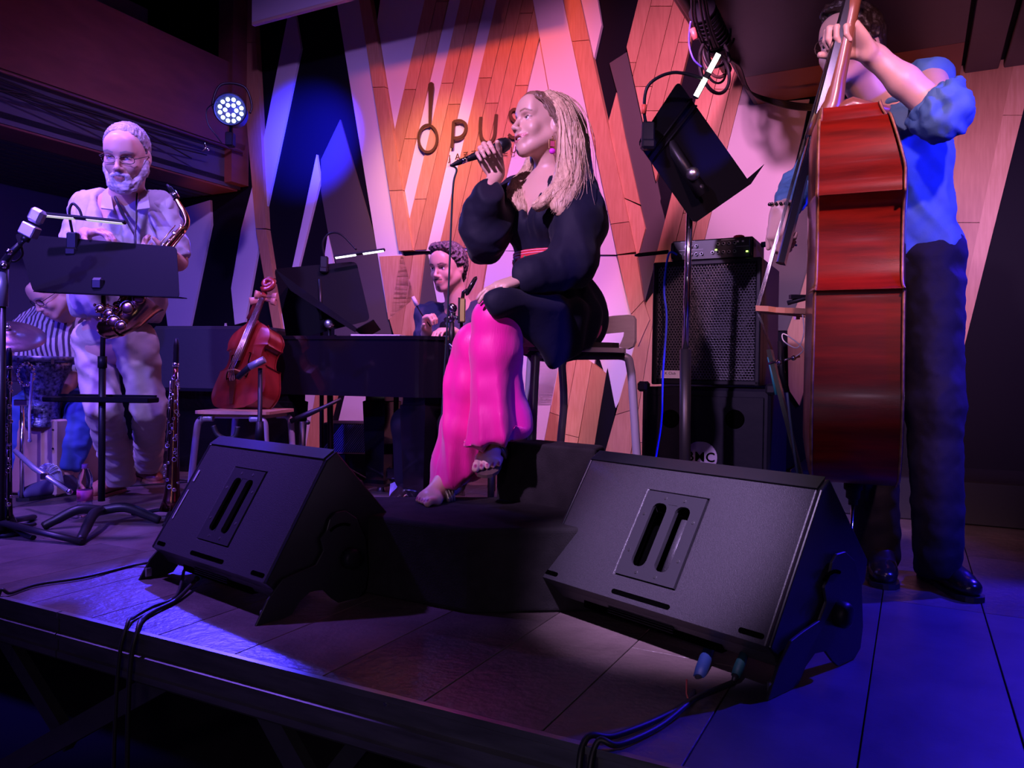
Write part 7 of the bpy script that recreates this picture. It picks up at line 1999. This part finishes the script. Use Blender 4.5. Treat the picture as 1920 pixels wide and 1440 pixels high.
# ---------------------------------------------------------------- wind instruments
M_brass = mat('rose_brass', (.72, .42, .20), .18, 1.0, bump=.05, bscale=60)
M_brassd = mat('dark_copper', (.26, .10, .07), .22, 1.0)
M_silver = mat('silver_keys', (.8, .78, .8), .15, 1.0)
ax_ = thing('alto_saxophone', 'rose brass alto saxophone hanging on the strap of the grey-haired man', 'saxophone', P(250, 560, 3.05))
Ys = 3.28
mb = MB(); mb.tube([P(313, 346, Ys - .02), P(318, 352, Ys - .02), P(325, 362, Ys), P(331, 374, Ys)], [.004, .009, .012, .013], 10); mb.build('mouthpiece', M_blackplastic, ax_, world=True)
mb = MB(); mb.tube([P(324, 360, Ys), P(331, 372, Ys)], .0145, 10); mb.build('ligature', M_silver, ax_, world=True)
mb = MB(); mb.tube(catmull([P(330, 373, Ys), P(338, 386, Ys), P(346, 400, Ys), P(350, 412, Ys), P(349, 422, Ys), P(343, 430, Ys)], 6), [.009 + .006 * i / 30 for i in range(31)], 12); mb.build('neck_pipe', M_brass, ax_, world=True)
b_ = [P(343, 430, Ys), P(318, 460, Ys - .02), P(286, 502, Ys - .03), P(252, 548, Ys - .04), P(225, 586, Ys - .06), P(212, 604, Ys - .08)]
mb = MB(); mb.tube(catmull(b_, 5), [.017 + .017 * i / 25 for i in range(26)], 14); mb.build('body_tube', M_brass, ax_, world=True)
bow = catmull([P(212, 604, Ys - .08), P(200, 613, Ys - .09), P(205, 618, Ys - .11), P(225, 612, Ys - .13)], 6)
mb = MB(); mb.tube(bow, [.034 + .008 * i / 18 for i in range(19)], 14); mb.build('bow', M_brass, ax_, world=True)
be = catmull([P(225, 612, Ys - .13), P(244, 597, Ys - .14), P(262, 577, Ys - .13), P(276, 560, Ys - .12)], 5)
mb = MB(); mb.tube(be, [.042, .043, .045, .047, .049, .051, .053, .055, .056, .058, .060, .062, .065, .069, .074, .078], 20, cap=False); mb.build('bell', M_brass, ax_, world=True)
rs = random.Random(5)
for i in range(26):      # pads, guards and rods along the body
    t = i / 25; k = min(len(catmull(b_, 5)) - 1, int(t * 25)); c = catmull(b_, 5)[k]; r = .017 + .017 * t
    off = Vector((rs.uniform(-.5, .5), -1, rs.uniform(-.4, .7))).normalized() * (r + .007)
    mb = MB(); q = off.normalized().to_track_quat('Z', 'Y').to_matrix().to_4x4()
    rr = .007 + .009 * t * rs.uniform(.7, 1.1)
    mb.lathe([(rr, 0), (rr, .004), (rr * .8, .006), (rr * .3, .0065), (.0001, .005)], Matrix.Translation(c + off) @ q, 14); mb.build('key_cup', M_silver if i % 3 == 0 else M_brass, ax_, world=True)
for (dx, dz) in ((-.012, .02), (.016, .012), (.026, -.012)):
    c = catmull(b_, 5)[1:25]; mb = MB(); mb.tube([p + Vector((dx, -.03, dz)) for p in c], .0022, 5); mb.build('key_rod', M_brass, ax_, world=True)
for (x, y, r) in ((214, 604, .022), (240, 578, .024), (262, 560, .022), (205, 590, .016), (188, 580, .014), (228, 612, .018)):
    mb = MB(); c = P(x, y, Ys - .2); mb.lathe([(r, 0), (r, .005), (r * .8, .007), (.0001, .006)], Matrix.Translation(c) @ Matrix.Rotation(PI / 2, 4, 'X'), 16); k = mb.build('key_cup', M_brass, ax_, world=True)
    pts = [c + Vector((math.cos(a) * r * 1.25, -.006, math.sin(a) * r * 1.25)) for a in [q * .5 for q in range(8)]]
    mb = MB(); mb.tube(pts, .002, 5); mb.build('key_guard', M_silver, k, world=True)
for k in range(9):
    mb = MB(); c = P(178 + k * 4, 572 + (k % 3) * 12, Ys - .15); mb.ball(c, .007, 8); mb.tube([c, c + Vector((.03, .02, -.01))], .0025, 5); mb.build('side_key', M_brass, ax_, world=True)
def straight_horn(name, label, cat, x0, y0, x1, y1, Yv, r0, r1, mt, bellr, mouth, keyn, keym):
    a = P(x0, y0, Yv); b = P(x1, y1, Yv); d = (b - a); t = thing(name, label, cat, Vector((b.x, b.y, 0)))
    mb = MB(); mb.tube([a, a + d * mouth * .25, a + d * mouth * .8, a + d * mouth], [.006, r0 * 1.15, r0 * 1.2, r0], 12); mb.build('mouthpiece', M_blackplastic, t, world=True)
    mb = MB(); mb.tube([a + d * mouth * .85, a + d * mouth * .98], r0 * 1.35, 12); mb.build('ligature', M_silver, t, world=True)
    N = 14; pts = [a + d * (mouth + (1 - mouth) * k / N) for k in range(N + 1)]
    mb = MB(); mb.tube(pts, [r0 + (r1 - r0) * (k / N) for k in range(N - 1)] + [r1 * 1.1, bellr], 14); mb.build('body_tube', mt, t, world=True)
    rs = random.Random(keyn)
    for k in range(keyn):
        f = mouth + .06 + (.84 - mouth) * k / keyn; c = a + d * f; r = r0 + (r1 - r0) * f
        an = rs.uniform(-1.2, 1.2); off = Vector((math.sin(an), -math.cos(an), 0)) * (r + .004)
        mb = MB(); q = off.normalized().to_track_quat('Z', 'Y').to_matrix().to_4x4(); rr = rs.uniform(.005, .0095)
        if k % 2: mb.lathe([(rr, 0), (rr, .003), (rr * .7, .0045), (.0001, .004)], Matrix.Translation(c + off) @ q, 12)
        else: mb.tube([c + off + Vector((math.cos(q_) * rr, -.003, math.sin(q_) * rr)) for q_ in [j * PI / 4 for j in range(9)]], .0018, 5)
        mb.build('key_cup' if k % 2 else 'ring_key', keym, t, world=True)
    for (dx, f0, f1) in ((-.8, .25, .6), (.9, .2, .75), (.2, .45, .9)):
        mb = MB(); e = lambda f: a + d * f + Vector((dx * (r0 + (r1 - r0) * f + .003), -.5 * (r0 + (r1 - r0) * f) - .006, 0))
        mb.tube([e(f0), e((f0 + f1) / 2), e(f1)], .0018, 5); mb.build('key_rod', keym, t, world=True)
    return t, b
so, bso = straight_horn('soprano_saxophone', 'straight dark copper soprano saxophone standing upright beside the saxophonist', 'saxophone', 331, 634, 322, 955, 3.38, .010, .034, M_brassd, .052, .17, 34, M_silver)
st = thing('instrument_stand', 'low black stand holding the straight soprano saxophone', 'stand', Vector((bso.x, bso.y, 0)))
mb = MB(); mb.cyl((bso.x, bso.y, .03), bso + ZX * .10, .009); mb.build('peg', M_blackmetal, st, world=True); tripod_base(st, bso.x, bso.y, .20, ang=2.9, rise=.035, pr=.008)
cl_, bcl = straight_horn('clarinet', 'black clarinet with silver keys standing on a peg at the left edge', 'clarinet', 17, 652, 15, 985, 3.0, .0095, .015, M_ebony, .036, .12, 34, M_silver)
st = thing('instrument_stand', 'low black stand holding the clarinet at the left edge', 'stand', Vector((bcl.x, bcl.y, 0)))
mb = MB(); mb.lathe([(.05, 0), (.05, .012), (.02, .03), (.012, .09)], Matrix.Translation((bcl.x, bcl.y, 0)), 16); mb.build('peg', M_blackplastic, st, world=True); tripod_base(st, bcl.x, bcl.y, .17, ang=-.5, rise=.03, pr=.009)
# ---------------------------------------------------------------- microphones at the left and centre
ms = thing('microphone_stand', 'black microphone stand with a jointed boom at the far left edge', 'microphone stand', Vector((P(0, 800, 2.95).x, 2.95, 0)))
xl = P(3, 700, 2.95).x
mb = MB(); mb.cyl((xl, 2.95, .03), (xl, 2.95, P(3, 570, 2.95).z), .014); mb.build('pole', M_blackmetal, ms, world=True)
mb = MB(); mb.cyl((xl, 2.95, P(3, 575, 2.95).z), (xl, 2.95, P(3, 505, 2.95).z), .022); mb.build('sleeve', mat('grey_tube', (.22, .22, .26), .4, .4), ms, world=True)
mb = MB(); mb.tube([P(-30, 520, 2.95), P(6, 498, 2.93), P(20, 475, 2.9), P(38, 458, 2.88)], [.012, .018, .014, .010], 8); mb.ball(P(7, 498, 2.9), .020); mb.build('boom', M_blackmetal, ms, world=True)
mb = MB(); mb.ball(P(17, 472, 2.86), .012); mb.ball(P(7, 498, 2.87), .011); mb.build('knob', M_silver, ms, world=True)
tripod_base(ms, xl, 2.95, .38, ang=-.25, rise=.06, curved=False)
mk = thing('studio_microphone', 'boxy silver studio microphone above the left music stand', 'microphone', P(66, 415, 2.88))
a = P(54, 436, 2.88); b = P(76, 392, 2.88); d = (b - a).normalized(); R = Matrix((d.cross(Vector((0, -1, 0))).normalized(), Vector((0, -1, 0)), d)).transposed()
mb = MB(); mb.box((a + b) / 2 + d * .02, (.052, .04, .055), R, bev=.01); mb.build('grille', mat('silver_mesh', (.4, .4, .46), .4, .8, bump=.7, bscale=400), mk, world=True)
mb = MB(); mb.box(a + d * .008, (.056, .045, .046), R, bev=.004); mb.build('mic_body', mat('satin_nickel', (.42, .42, .5), .35, .6), mk, world=True)
mb = MB(); mb.tube([a - d * .016, a - d * .035], .015, 12); mb.tube([a - d * .03, P(38, 458, 2.88)], .007, 8); mb.build('swivel', M_blackmetal, mk, world=True)
cable('microphone_cable', [P(40, 462, 2.9), P(42, 478, 2.92), P(30, 490, 2.93), P(12, 492, 2.94), P(0, 530, 2.94), P(-4, 600, 2.94)], .004, M_rubber, 'black cable looping below the boxy studio microphone')
m2 = thing('microphone_stand', 'microphone stand with shock mount between pianist and singer knee', 'microphone stand', Vector((P(858, 900, 3.25).x, 3.25, 0)))
Yv = 3.25; x_ = P(858, 700, Yv).x
mb = MB(); mb.cyl((x_ - .0, Yv, .03), P(848, 655, Yv), .009); mb.cyl(P(848, 655, Yv), P(846, 605, Yv), .013); mb.build('pole', M_blackmetal, m2, world=True)
mb = MB(); mb.cyl(P(848, 655, Yv), P(848, 645, Yv), .014); mb.build('collar', M_silver, m2, world=True)
mb = MB(); mb.tube([P(846, 605, Yv), P(847, 590, Yv), P(850, 575, Yv)], [.012, .02, .012], 8); mb.ball(P(848, 578, Yv - .02), .022, 12); mb.ball(P(842, 596, Yv - .02), .010); mb.ball(P(856, 596, Yv - .02), .010); mb.build('shock_mount', M_silver, m2, world=True)
mb = MB(); mb.cyl(P(864, 690, Yv), P(866, 560, Yv), .007); mb.build('boom', M_blackmetal, m2, world=True)
tripod_base(m2, x_, Yv, .24, ang=.3, rise=.10, curved=False)
m3 = thing('studio_microphone', 'brass-sided microphone with round black head beside the man behind the piano', 'microphone', P(866, 580, 3.22))
mb = MB(); mb.box((P(866, 604, 3.22) + P(868, 560, 3.22)) / 2, (.026, .03, .10), bev=.004); mb.build('mic_body', mat('brass_plate', (.42, .32, .12), .3, .8), m3, world=True)
mb = MB(); mb.box((P(860, 604, 3.22) + P(862, 560, 3.22)) / 2, (.008, .034, .104)); mb.build('side_plate', M_blackplastic, m3, world=True)
mb = MB(); mb.tube([P(867, 562, 3.22), P(869, 548, 3.21), P(876, 544, 3.2)], .008, 8); mb.lathe([(.030, -.008), (.036, 0), (.030, .008), (.0001, .010)], Matrix.Translation(P(884, 536, 3.19)) @ Matrix.Rotation(.5, 4, 'Y') @ Matrix.Rotation(PI / 2, 4, 'Y') @ Matrix.Diagonal((1.3, .8, 1, 1)), 20); mb.build('round_head', M_ebony, m3, world=True)
# boom stand with clip microphone at the small bass
m4 = thing('microphone_stand', 'black boom stand pointing its microphone at the small bass', 'microphone stand', Vector((P(486, 900, 3.42).x, 3.42, 0)))
xs = P(487, 800, 3.42).x
mb = MB(); mb.cyl((xs, 3.42, .03), (xs, 3.42, P(487, 690, 3.42).z), .010); mb.build('pole', M_blackmetal, m4, world=True)
mb = MB(); mb.cyl((xs, 3.42, P(485, 828, 3.42).z), (xs, 3.42, P(485, 790, 3.42).z), .022, .016); mb.build('collar', M_blackplastic, m4, world=True)
mb = MB(); mb.tube([P(493, 676, 3.40), P(470, 686, 3.40), P(446, 708, 3.42)], [.012, .015, .014], 8); mb.build('boom', M_blackmetal, m4, world=True)
mb = MB(); mb.tube([P(496, 674, 3.395), P(468, 688, 3.395)], .016, 8); mb.build('grey_sleeve', mat('grey_tube', (.22, .22, .26), .4, .4), m4, world=True)
mb = MB(); mb.tube(catmull([P(400, 798, 3.3), P(408, 815, 3.3), P(425, 823, 3.3), P(441, 818, 3.3), P(446, 800, 3.3)], 6), .011, 8, flat=.8); yk = thing('yoke_stand', 'black curved yoke of a low guitar stand before the orange chair', 'stand', Vector((P(425, 900, 3.3).x, 3.3, 0))); mb.build('yoke', M_rubber, yk, world=True)
mb = MB(); mb.cyl(Vector((P(425, 823, 3.3).x, 3.3, .06)), P(425, 823, 3.3), .010); mb.build('pole', M_blackmetal, yk, world=True); tripod_base(yk, P(425, 823, 3.3).x, 3.3, .2, ang=.6, rise=.07, curved=False, pr=.008)
tripod_base(m4, xs, 3.42, .24, ang=1.2, rise=.10, curved=False)
# ---------------------------------------------------------------- percussion
M_glit = mat('hammered_silver_blue', (.30, .34, .55), .3, .7, var=.9, vscale=60, bump=.5, bscale=120, col2=(.02, .02, .06))
dr = P(82, 760, 3.88)
cj = thing('box_drum', 'plywood box drum with pale worn patches below the goblet drum', 'drum', Vector((P(100, 900, 4.0).x, 4.02, 0)))
M_cj = mat('purple_brown_ply', (.30, .16, .12), .6, col2=(.55, .38, .30), var=.6, vscale=5, detail=2)
cx = P(92, 860, 4.0).x; hcj = P(92, 790, 3.9).z
mb = MB(); mb.box((cx, 4.05, hcj / 2 + .01), (.31, .30, hcj), Matrix.Rotation(-.25, 3, 'Z'), bev=.008); mb.build('box', M_cj, cj, world=True)
for i in range(4):
    for sx_ in (-.14, .14):
        p = Matrix.Rotation(-.25, 4, 'Z') @ Vector((sx_, -.152, 0)); mb = MB(); c = Vector((cx, 4.05, .06 + i * (hcj - .1) / 3)) + p; mb.cyl(c, c + Vector((0, -.003, 0)), .005, n=8); mb.build('screw', M_blackmetal, cj, world=True)
dz0 = P(82, 800, 3.9).z; dz1 = P(82, 668, 3.9).z; dc = P(80, 740, 3.92)
dm = thing('goblet_drum', 'blue-silver goblet drum with hammered shell standing on a box drum', 'drum', Vector((dc.x, 3.92, dz0)))
mb = MB(); H = dz1 - dz0
mb.lathe([(.085, 0), (.088, .01), (.080, .03), (.078, H * .45), (.095, H * .62), (.125, H * .80), (.135, H * .94)], Matrix.Translation((dc.x, 3.92, dz0)), 32); mb.build('shell', M_glit, dm, world=True)
mb = MB(); mb.lathe([(.137, H * .92), (.140, H * .95), (.140, H * .995), (.134, H * 1.0)], Matrix.Translation((dc.x, 3.92, dz0)), 32); mb.build('rim', mat('worn_rim', (.25, .27, .4), .4, .6, var=.8, vscale=50), dm, world=True)
mb = MB(); mb.lathe([(.0001, H * .985), (.134, H * .985)], Matrix.Translation((dc.x, 3.92, dz0)), 32); mb.build('drum_head', mat('drum_skin', (.5, .48, .5), .5), dm, world=True)
for k in range(6):
    a = k * PI / 3 + .3; mb = MB(); mb.box((dc.x + math.cos(a) * .142, 3.92 + math.sin(a) * .142, dz0 + H * .93), (.014, .014, .03), Matrix.Rotation(a, 3, 'Z')); mb.build('lug', M_silver, dm, world=True)
# jingle cluster on a stand in front of the goblet drum
jg = thing('jingle_ring', 'ring of silver jingles hanging on a clamp before the goblet drum', 'jingles', P(48, 700, 3.75))
for k in range(14):
    a = PI * 2 * k / 14; mb = MB(); mb.ball(P(48 + 15 * math.cos(a), 702 + 20 * math.sin(a), 3.75), .011, 8); mb.build('bell', M_silver, jg, world=True)
mb = MB(); mb.tube([P(48 + 15 * math.cos(a), 702 + 20 * math.sin(a), 3.75) for a in [k * PI / 8 for k in range(17)]], .004, 6); mb.build('cord', mat('pale_cord', (.5, .5, .55), .8), jg, world=True)
mb = MB(); mb.box(P(42, 755, 3.75), (.07, .03, .03), bev=.004); mb.cyl(P(42, 755, 3.76), Vector((P(42, 755, 3.76).x, 3.76, .0)), .010); mb.build('clamp_post', M_silver, jg, world=True)
mb = MB(); mb.tube(catmull([P(60, 700, 3.73), P(58, 740, 3.73), P(55, 780, 3.73), P(56, 826, 3.73)], 5), .006, 6); mb.ball(P(56, 826, 3.73), .010); o = mb.build('rope_cord', mat('pale_cord', (.5, .5, .55), .8), label='pale cord hanging from the jingle ring at the left', cat='cord')
cy = thing('cymbal', 'tilted dark bronze cymbal at the left edge above the clarinet', 'cymbal', P(12, 640, 3.55))
Mcy = Matrix.Translation(P(14, 630, 3.55)) @ Matrix.Rotation(.30, 4, 'Y') @ Matrix.Rotation(.42, 4, 'X')
mb = MB(); mb.lathe([(.0001, .034), (.02, .033), (.035, .024), (.04, .016), (.10, .009), (.155, .0), (.155, -.0015), (.10, .007), (.04, .014)], Mcy, 40); mb.build('disc', mat('dark_bronze', (.16, .10, .12), .38, .8, bump=.15, bscale=30, stretch=(1, 1, 1)), cy, world=True)
mb = MB(); cc_ = P(14, 630, 3.55); mb.cyl((cc_.x, cc_.y, 0), cc_ + ZX * .06, .009); mb.build('pole', M_blackmetal, cy, world=True)
mb = MB(); mb.lathe([(.012, .036), (.014, .05), (.004, .055)], Mcy, 12); mb.build('wing_nut', M_silver, cy, world=True)
# folding tripod leg lying across
mb = MB(); mb.tube([P(28, 845, 3.5), P(64, 878, 3.4), P(130, 922, 3.34)], [.010, .012, .009], 8); t = thing('stand_leg', 'silver stand leg sloping down to the floor beside the clarinet', 'stand leg', P(130, 922, 3.34)); mb.build('tube', mat('grey_steel_tube', (.35, .36, .45), .35, .7), t, world=True)
mb = MB(); mb.box(P(84, 893, 3.38), (.03, .025, .03), bev=.004); mb.ball(P(130, 922, 3.34), .014); mb.build('joint', M_silver, t, world=True)
# ankle rattle of string
rb = MB(); rs = random.Random(3); c = P(112, 885, 3.92)
for k in range(22):
    a = rs.uniform(0, PI); rb.tube(catmull([c + Vector((-.05, -.06, -.03)), c + Vector((math.cos(a) * .05, -.09, .035 * math.sin(a) + .02)), c + Vector((.05, -.05, -.05))], 4), .0028, 4)
rb.build('whisk', mat('pale_wire', (.55, .55, .65), .4, .5), label='bundle of pale wires on the blue-grey shoe behind the bottle', cat='wire bundle')
# ---------------------------------------------------------------- water bottle
bo = FL(159, 968)
bt_ = thing('water_bottle', 'clear plastic water bottle with pink label and cap standing on the floor', 'bottle', bo)
M_pet = mat('clear_plastic', (.9, .9, .95), .05, trans=1.0, spec=.5); _m['clear_plastic'].node_tree.nodes['Principled BSDF'].inputs['IOR'].default_value = 1.15
hB = .225; s_ = hB / .24
mb = MB(); mb.lathe([(.0001, .002), (.026 * s_, 0), (.033 * s_, .008), (.034 * s_, .05), (.031 * s_, .06), (.034 * s_, .07), (.034 * s_, .12), (.030 * s_, .135), (.034 * s_, .15), (.032 * s_, .175), (.020 * s_, .205), (.0125 * s_, .218), (.0125 * s_, .228)], Matrix.Translation(bo), 24); mb.build('bottle_shell', M_pet, bt_, world=True)
mb = MB(); mb.lathe([(.015 * s_, .222 * s_ + .003), (.015 * s_, .245 * s_), (.012 * s_, .247 * s_), (.0001, .247 * s_)], Matrix.Translation(bo), 18); mb.build('cap', mat('pink_cap', (.75, .35, .5), .4), bt_, world=True)
mb = MB(); mb.lathe([(.0345 * s_, .072), (.0345 * s_, .118)], Matrix.Translation(bo), 24); mb.build('paper_label', mat('pink_label', (.65, .10, .28), .5), bt_, world=True)
mb = MB(); mb.lathe([(.0001, .004), (.031 * s_, .008), (.031 * s_, .07), (.0001, .07)], Matrix.Translation(bo), 20); mb.build('drink', mat('pale_drink', (.5, .42, .6), .1, alpha=.25), bt_, world=True)
# purple folded card behind the steps
mb = MB(); p = FL(731, 942); mb.prism([Vector((p.x - .035, p.y + .2, .002)), Vector((p.x + .05, p.y + .2, .002)), Vector((p.x + .05, p.y + .23, .05)), Vector((p.x + .0, p.y + .23, .075)), Vector((p.x - .035, p.y + .23, .06))], (0, .004, 0)); mb.build('folded_cloth', mat('lilac_cloth', (.4, .3, .75), .6), label='small lilac folded cloth on the floor behind the carpeted steps', cat='cloth')
# ---------------------------------------------------------------- LED par light on the beam
pp = P(433, 207, 5.0); dpt = (Vector((.5, 1.6, .9)) - pp).normalized()
par = thing('stage_light', 'round LED stage light glowing blue-white, hanging on the left balcony beam', 'stage light', pp)
dpt = Vector((.18, -.97, -.12)).normalized()
MP = Matrix.Translation(pp) @ dpt.to_track_quat('Z', 'Y').to_matrix().to_4x4()
mb = MB(); mb.lathe([(.07, -.16), (.085, -.15), (.095, -.04), (.100, .02), (.104, .035), (.092, .035), (.088, .0), (.0001, .0)], MP, 30); mb.build('housing', M_blackmetal, par, world=True)
M_pled = mat('blue_white_led', (.6, .7, 1), .3, emit=9, ecol=(.30, .38, 1.0))
ring_ = [(0, 0)] if False else []
for k in range(6): ring_.append((.034 * math.cos(k * PI / 3), .034 * math.sin(k * PI / 3)))
for k in range(12): ring_.append((.068 * math.cos(k * PI / 6 + .26), .068 * math.sin(k * PI / 6 + .26)))
for (x, y) in ring_:
    mb = MB(); mb.lathe([(.0125, .002), (.0125, .010), (.008, .014), (.0001, .0155)], MP @ Matrix.Translation((x, y, 0)), 12); mb.build('led_lens', M_pled, par, world=True)
mb = MB(); mb.tube(catmull([MP @ Vector((-.11, 0, -.05)), MP @ Vector((-.12, .06, -.06)), MP @ Vector((-.07, .17, -.07)), MP @ Vector((.07, .17, -.07)), MP @ Vector((.12, .06, -.06)), MP @ Vector((.11, 0, -.05))], 5), .008, 6); mb.build('yoke', M_blackmetal, par, world=True)
q_ = P(432, 245, 4.98); mb = MB(); mb.box(P(432, 262, 5.05), (.05, .06, .09), bev=.006); mb.cyl(P(432, 262, 5.05), pp - dpt * .06, .012); mb.build('clamp', M_blackmetal, par, world=True)
mb = MB(); mb.tube(catmull([P(408, 190, 4.95), P(388, 205, 5.0), P(390, 232, 5.0), P(404, 252, 5.02), P(416, 268, 5.05)], 5), .004, 6); mb.build('power_lead', M_rubber, par, world=True)
mb = MB(); c = P(383, 268, 4.6); mb.tube([c, c + Vector((.01, 0, -.03)), c + Vector((-.01, -.01, -.05))], .005, 6); mb.tube([c + Vector((.01, 0, -.03)), c + Vector((.03, -.01, -.045))], .004, 6); mb.build('cable_clip', M_silver, label='small shiny clip hanging under the left balcony beam', cat='clip')
light('par_halo', 'POINT', pp + dpt * .10 + Vector((-.05, 0, 0)), pp, 3.0, (.06, .08, 1.0), .03)
light('par_glow', 'SPOT', pp + dpt * .05, pp + dpt * 2 + Vector((.3, 0, -.6)), 60, (.12, .12, 1.0), .05, 100, .6)
# rail and cables beneath the beam
rl = thing('cable_rail', 'thin dark rail running below the reddish balcony beam', 'rail', UV(ub + .05, 2, zb0 - .06))
mb = MB(); mb.cyl(UV(ub + .06, .12, zb0 - .05), UV(ub + .06, 6, zb0 - .05), .012, n=8); mb.build('pipe', mat('copper_pipe', (.25, .12, .08), .4, .5), rl, world=True)
rs = random.Random(9)
for k in range(6):
    v0 = .3 + k * .15; pts = []
    for j in range(9):
        v = v0 + (5.2 - v0) * j / 8; sag = (.05 + .05 * (k % 3)) * math.sin(j * PI / 4 + k) ** 2 * (1 + .6 * (j > 4))
        pts.append(UV(ub + .045 - .012 * (k % 2), v, zb0 - .07 - sag - .012 * k))
    cable('ceiling_cable', pts, .006, M_rubber, ('uppermost', 'second from top', 'third from top', 'fourth from top', 'second lowest', 'lowest')[k] + ' of six black cables sagging beneath the reddish balcony beam', group='cables under the left balcony')
# ---------------------------------------------------------------- truss and cable tangle at the right balcony corner
tr = thing('lighting_truss', 'dark pipe truss along the right balcony edge, wrapped in cables', 'truss', UV(ur - .1, 1.2, zr + .12))
def ptr(x, y, Yv): return P(x, y, Yv)
tA = UV(ur - .07, .55, zr + .03); tB = UV(ur - .07, 2.6, zr + .03)
for (du, dz) in ((0, 0), (-.07, .10)):
    mb = MB(); mb.cyl(tA + UX * du + ZX * dz, tB + UX * du + ZX * dz, .028, n=12); mb.build('chord', M_blackmetal, tr, world=True)
for k in range(9):
    a = tA + (tB - tA) * (k / 9); b = tA + (tB - tA) * ((k + 1) / 9); mb = MB(); mb.cyl(a + (ZX * .1 - UX * .07 if k % 2 else ZX * 0), b + (ZX * 0 if k % 2 else ZX * .1 - UX * .07), .010, n=6); mb.build('brace', M_blackmetal, tr, world=True)
rs = random.Random(21)
for k in range(9):      # loose loops
    c = P(1350 + rs.uniform(-14, 14), 95 + rs.uniform(-60, 30), 3.6 + rs.uniform(-.3, .3)); r = rs.uniform(.05, .10); ax1 = rs.uniform(0, 3)
    pts = [c + Vector((r * math.cos(a) * .8, r * .5 * math.sin(a + ax1), r * math.sin(a) * 1.1 - .01 * a)) for a in [j * .55 for j in range(rs.choice((9, 12, 15)))]]
    cable('hanging_cable', pts, rs.choice((.005, .006, .008)), mat('brown_cable', (.10, .05, .04), .5) if k % 3 == 0 else M_rubber, 'looped cable in the tangle above the bright stand lamp', group='cable tangle at the right balcony corner', n=5)
for k in range(6):
    o = rs.uniform(-6, 6)
    cable('ceiling_cable', [P(1298 + k * 4, -40, 3.0), P(1306 + k * 5 + o, 40, 3.2), P(1330 + k * 5, 100, 3.5), P(1372 + k * 3, 110 + k * 3, 3.9), P(1395 + k, 160, 4.1), P(1420, 178 + k, 4.2), P(1470, 190 + k * 2.2, 4.2), P(1530, 196 + k * 2, 4.1), P(1620, 190 + k, 4.1)], .005, M_rubber, ('uppermost', 'second from top', 'third from top', 'fourth from top', 'second lowest', 'lowest')[k] + ' of six thin cables strung along the right balcony edge', group='cables on the right balcony edge')
cable('blue_lead', [P(1295, 40, 3.2), P(1292, 80, 3.25), P(1300, 110, 3.25), P(1316, 126, 3.25)], .004, mat('blue_violet_lead', (.10, .08, .6), .5), 'thin blue-violet lead hanging at the right cable tangle')
mb = MB(); mb.cyl(P(1298, 54, 3.2), P(1305, 74, 3.2), .012, n=10); mb.build('inline_plug', mat('red_plug', (.6, .12, .1), .4), label='red inline plug in the cable tangle', cat='plug')
mb = MB(); mb.cyl(P(1318, 20, 3.3), P(1352, 88, 3.5), .05, n=14)
for k in range(9):
    a = P(1316 + 3.6 * k, 18 + 7.4 * k, 3.29 + .02 * k); dd_ = (P(1352, 88, 3.5) - P(1318, 20, 3.3)).normalized(); mb.cyl(a, a + dd_ * .012, .058, n=14)
mb.build('ribbed_hose', M_blackplastic, label='thick ribbed black hose at the right balcony corner', cat='hose')
# cables on the stage floor behind the monitors
for k, pts in enumerate(([(100, 930), (150, 918), (230, 912), (330, 905), (390, 900)], [(300, 895), (350, 900), (420, 893), (500, 898)], [(20, 905), (80, 900), (130, 912), (200, 930)], [(560, 880), (640, 890), (700, 905)])):
    cable('floor_cable', [FL(x, y, .006) for x, y in pts], .0045, M_rubber, ('black floor cable running behind the saxophonist shoes', 'black floor cable under the orange chair', 'black floor cable beside the clarinet at the left edge', 'black floor cable beneath the piano left leg')[k])
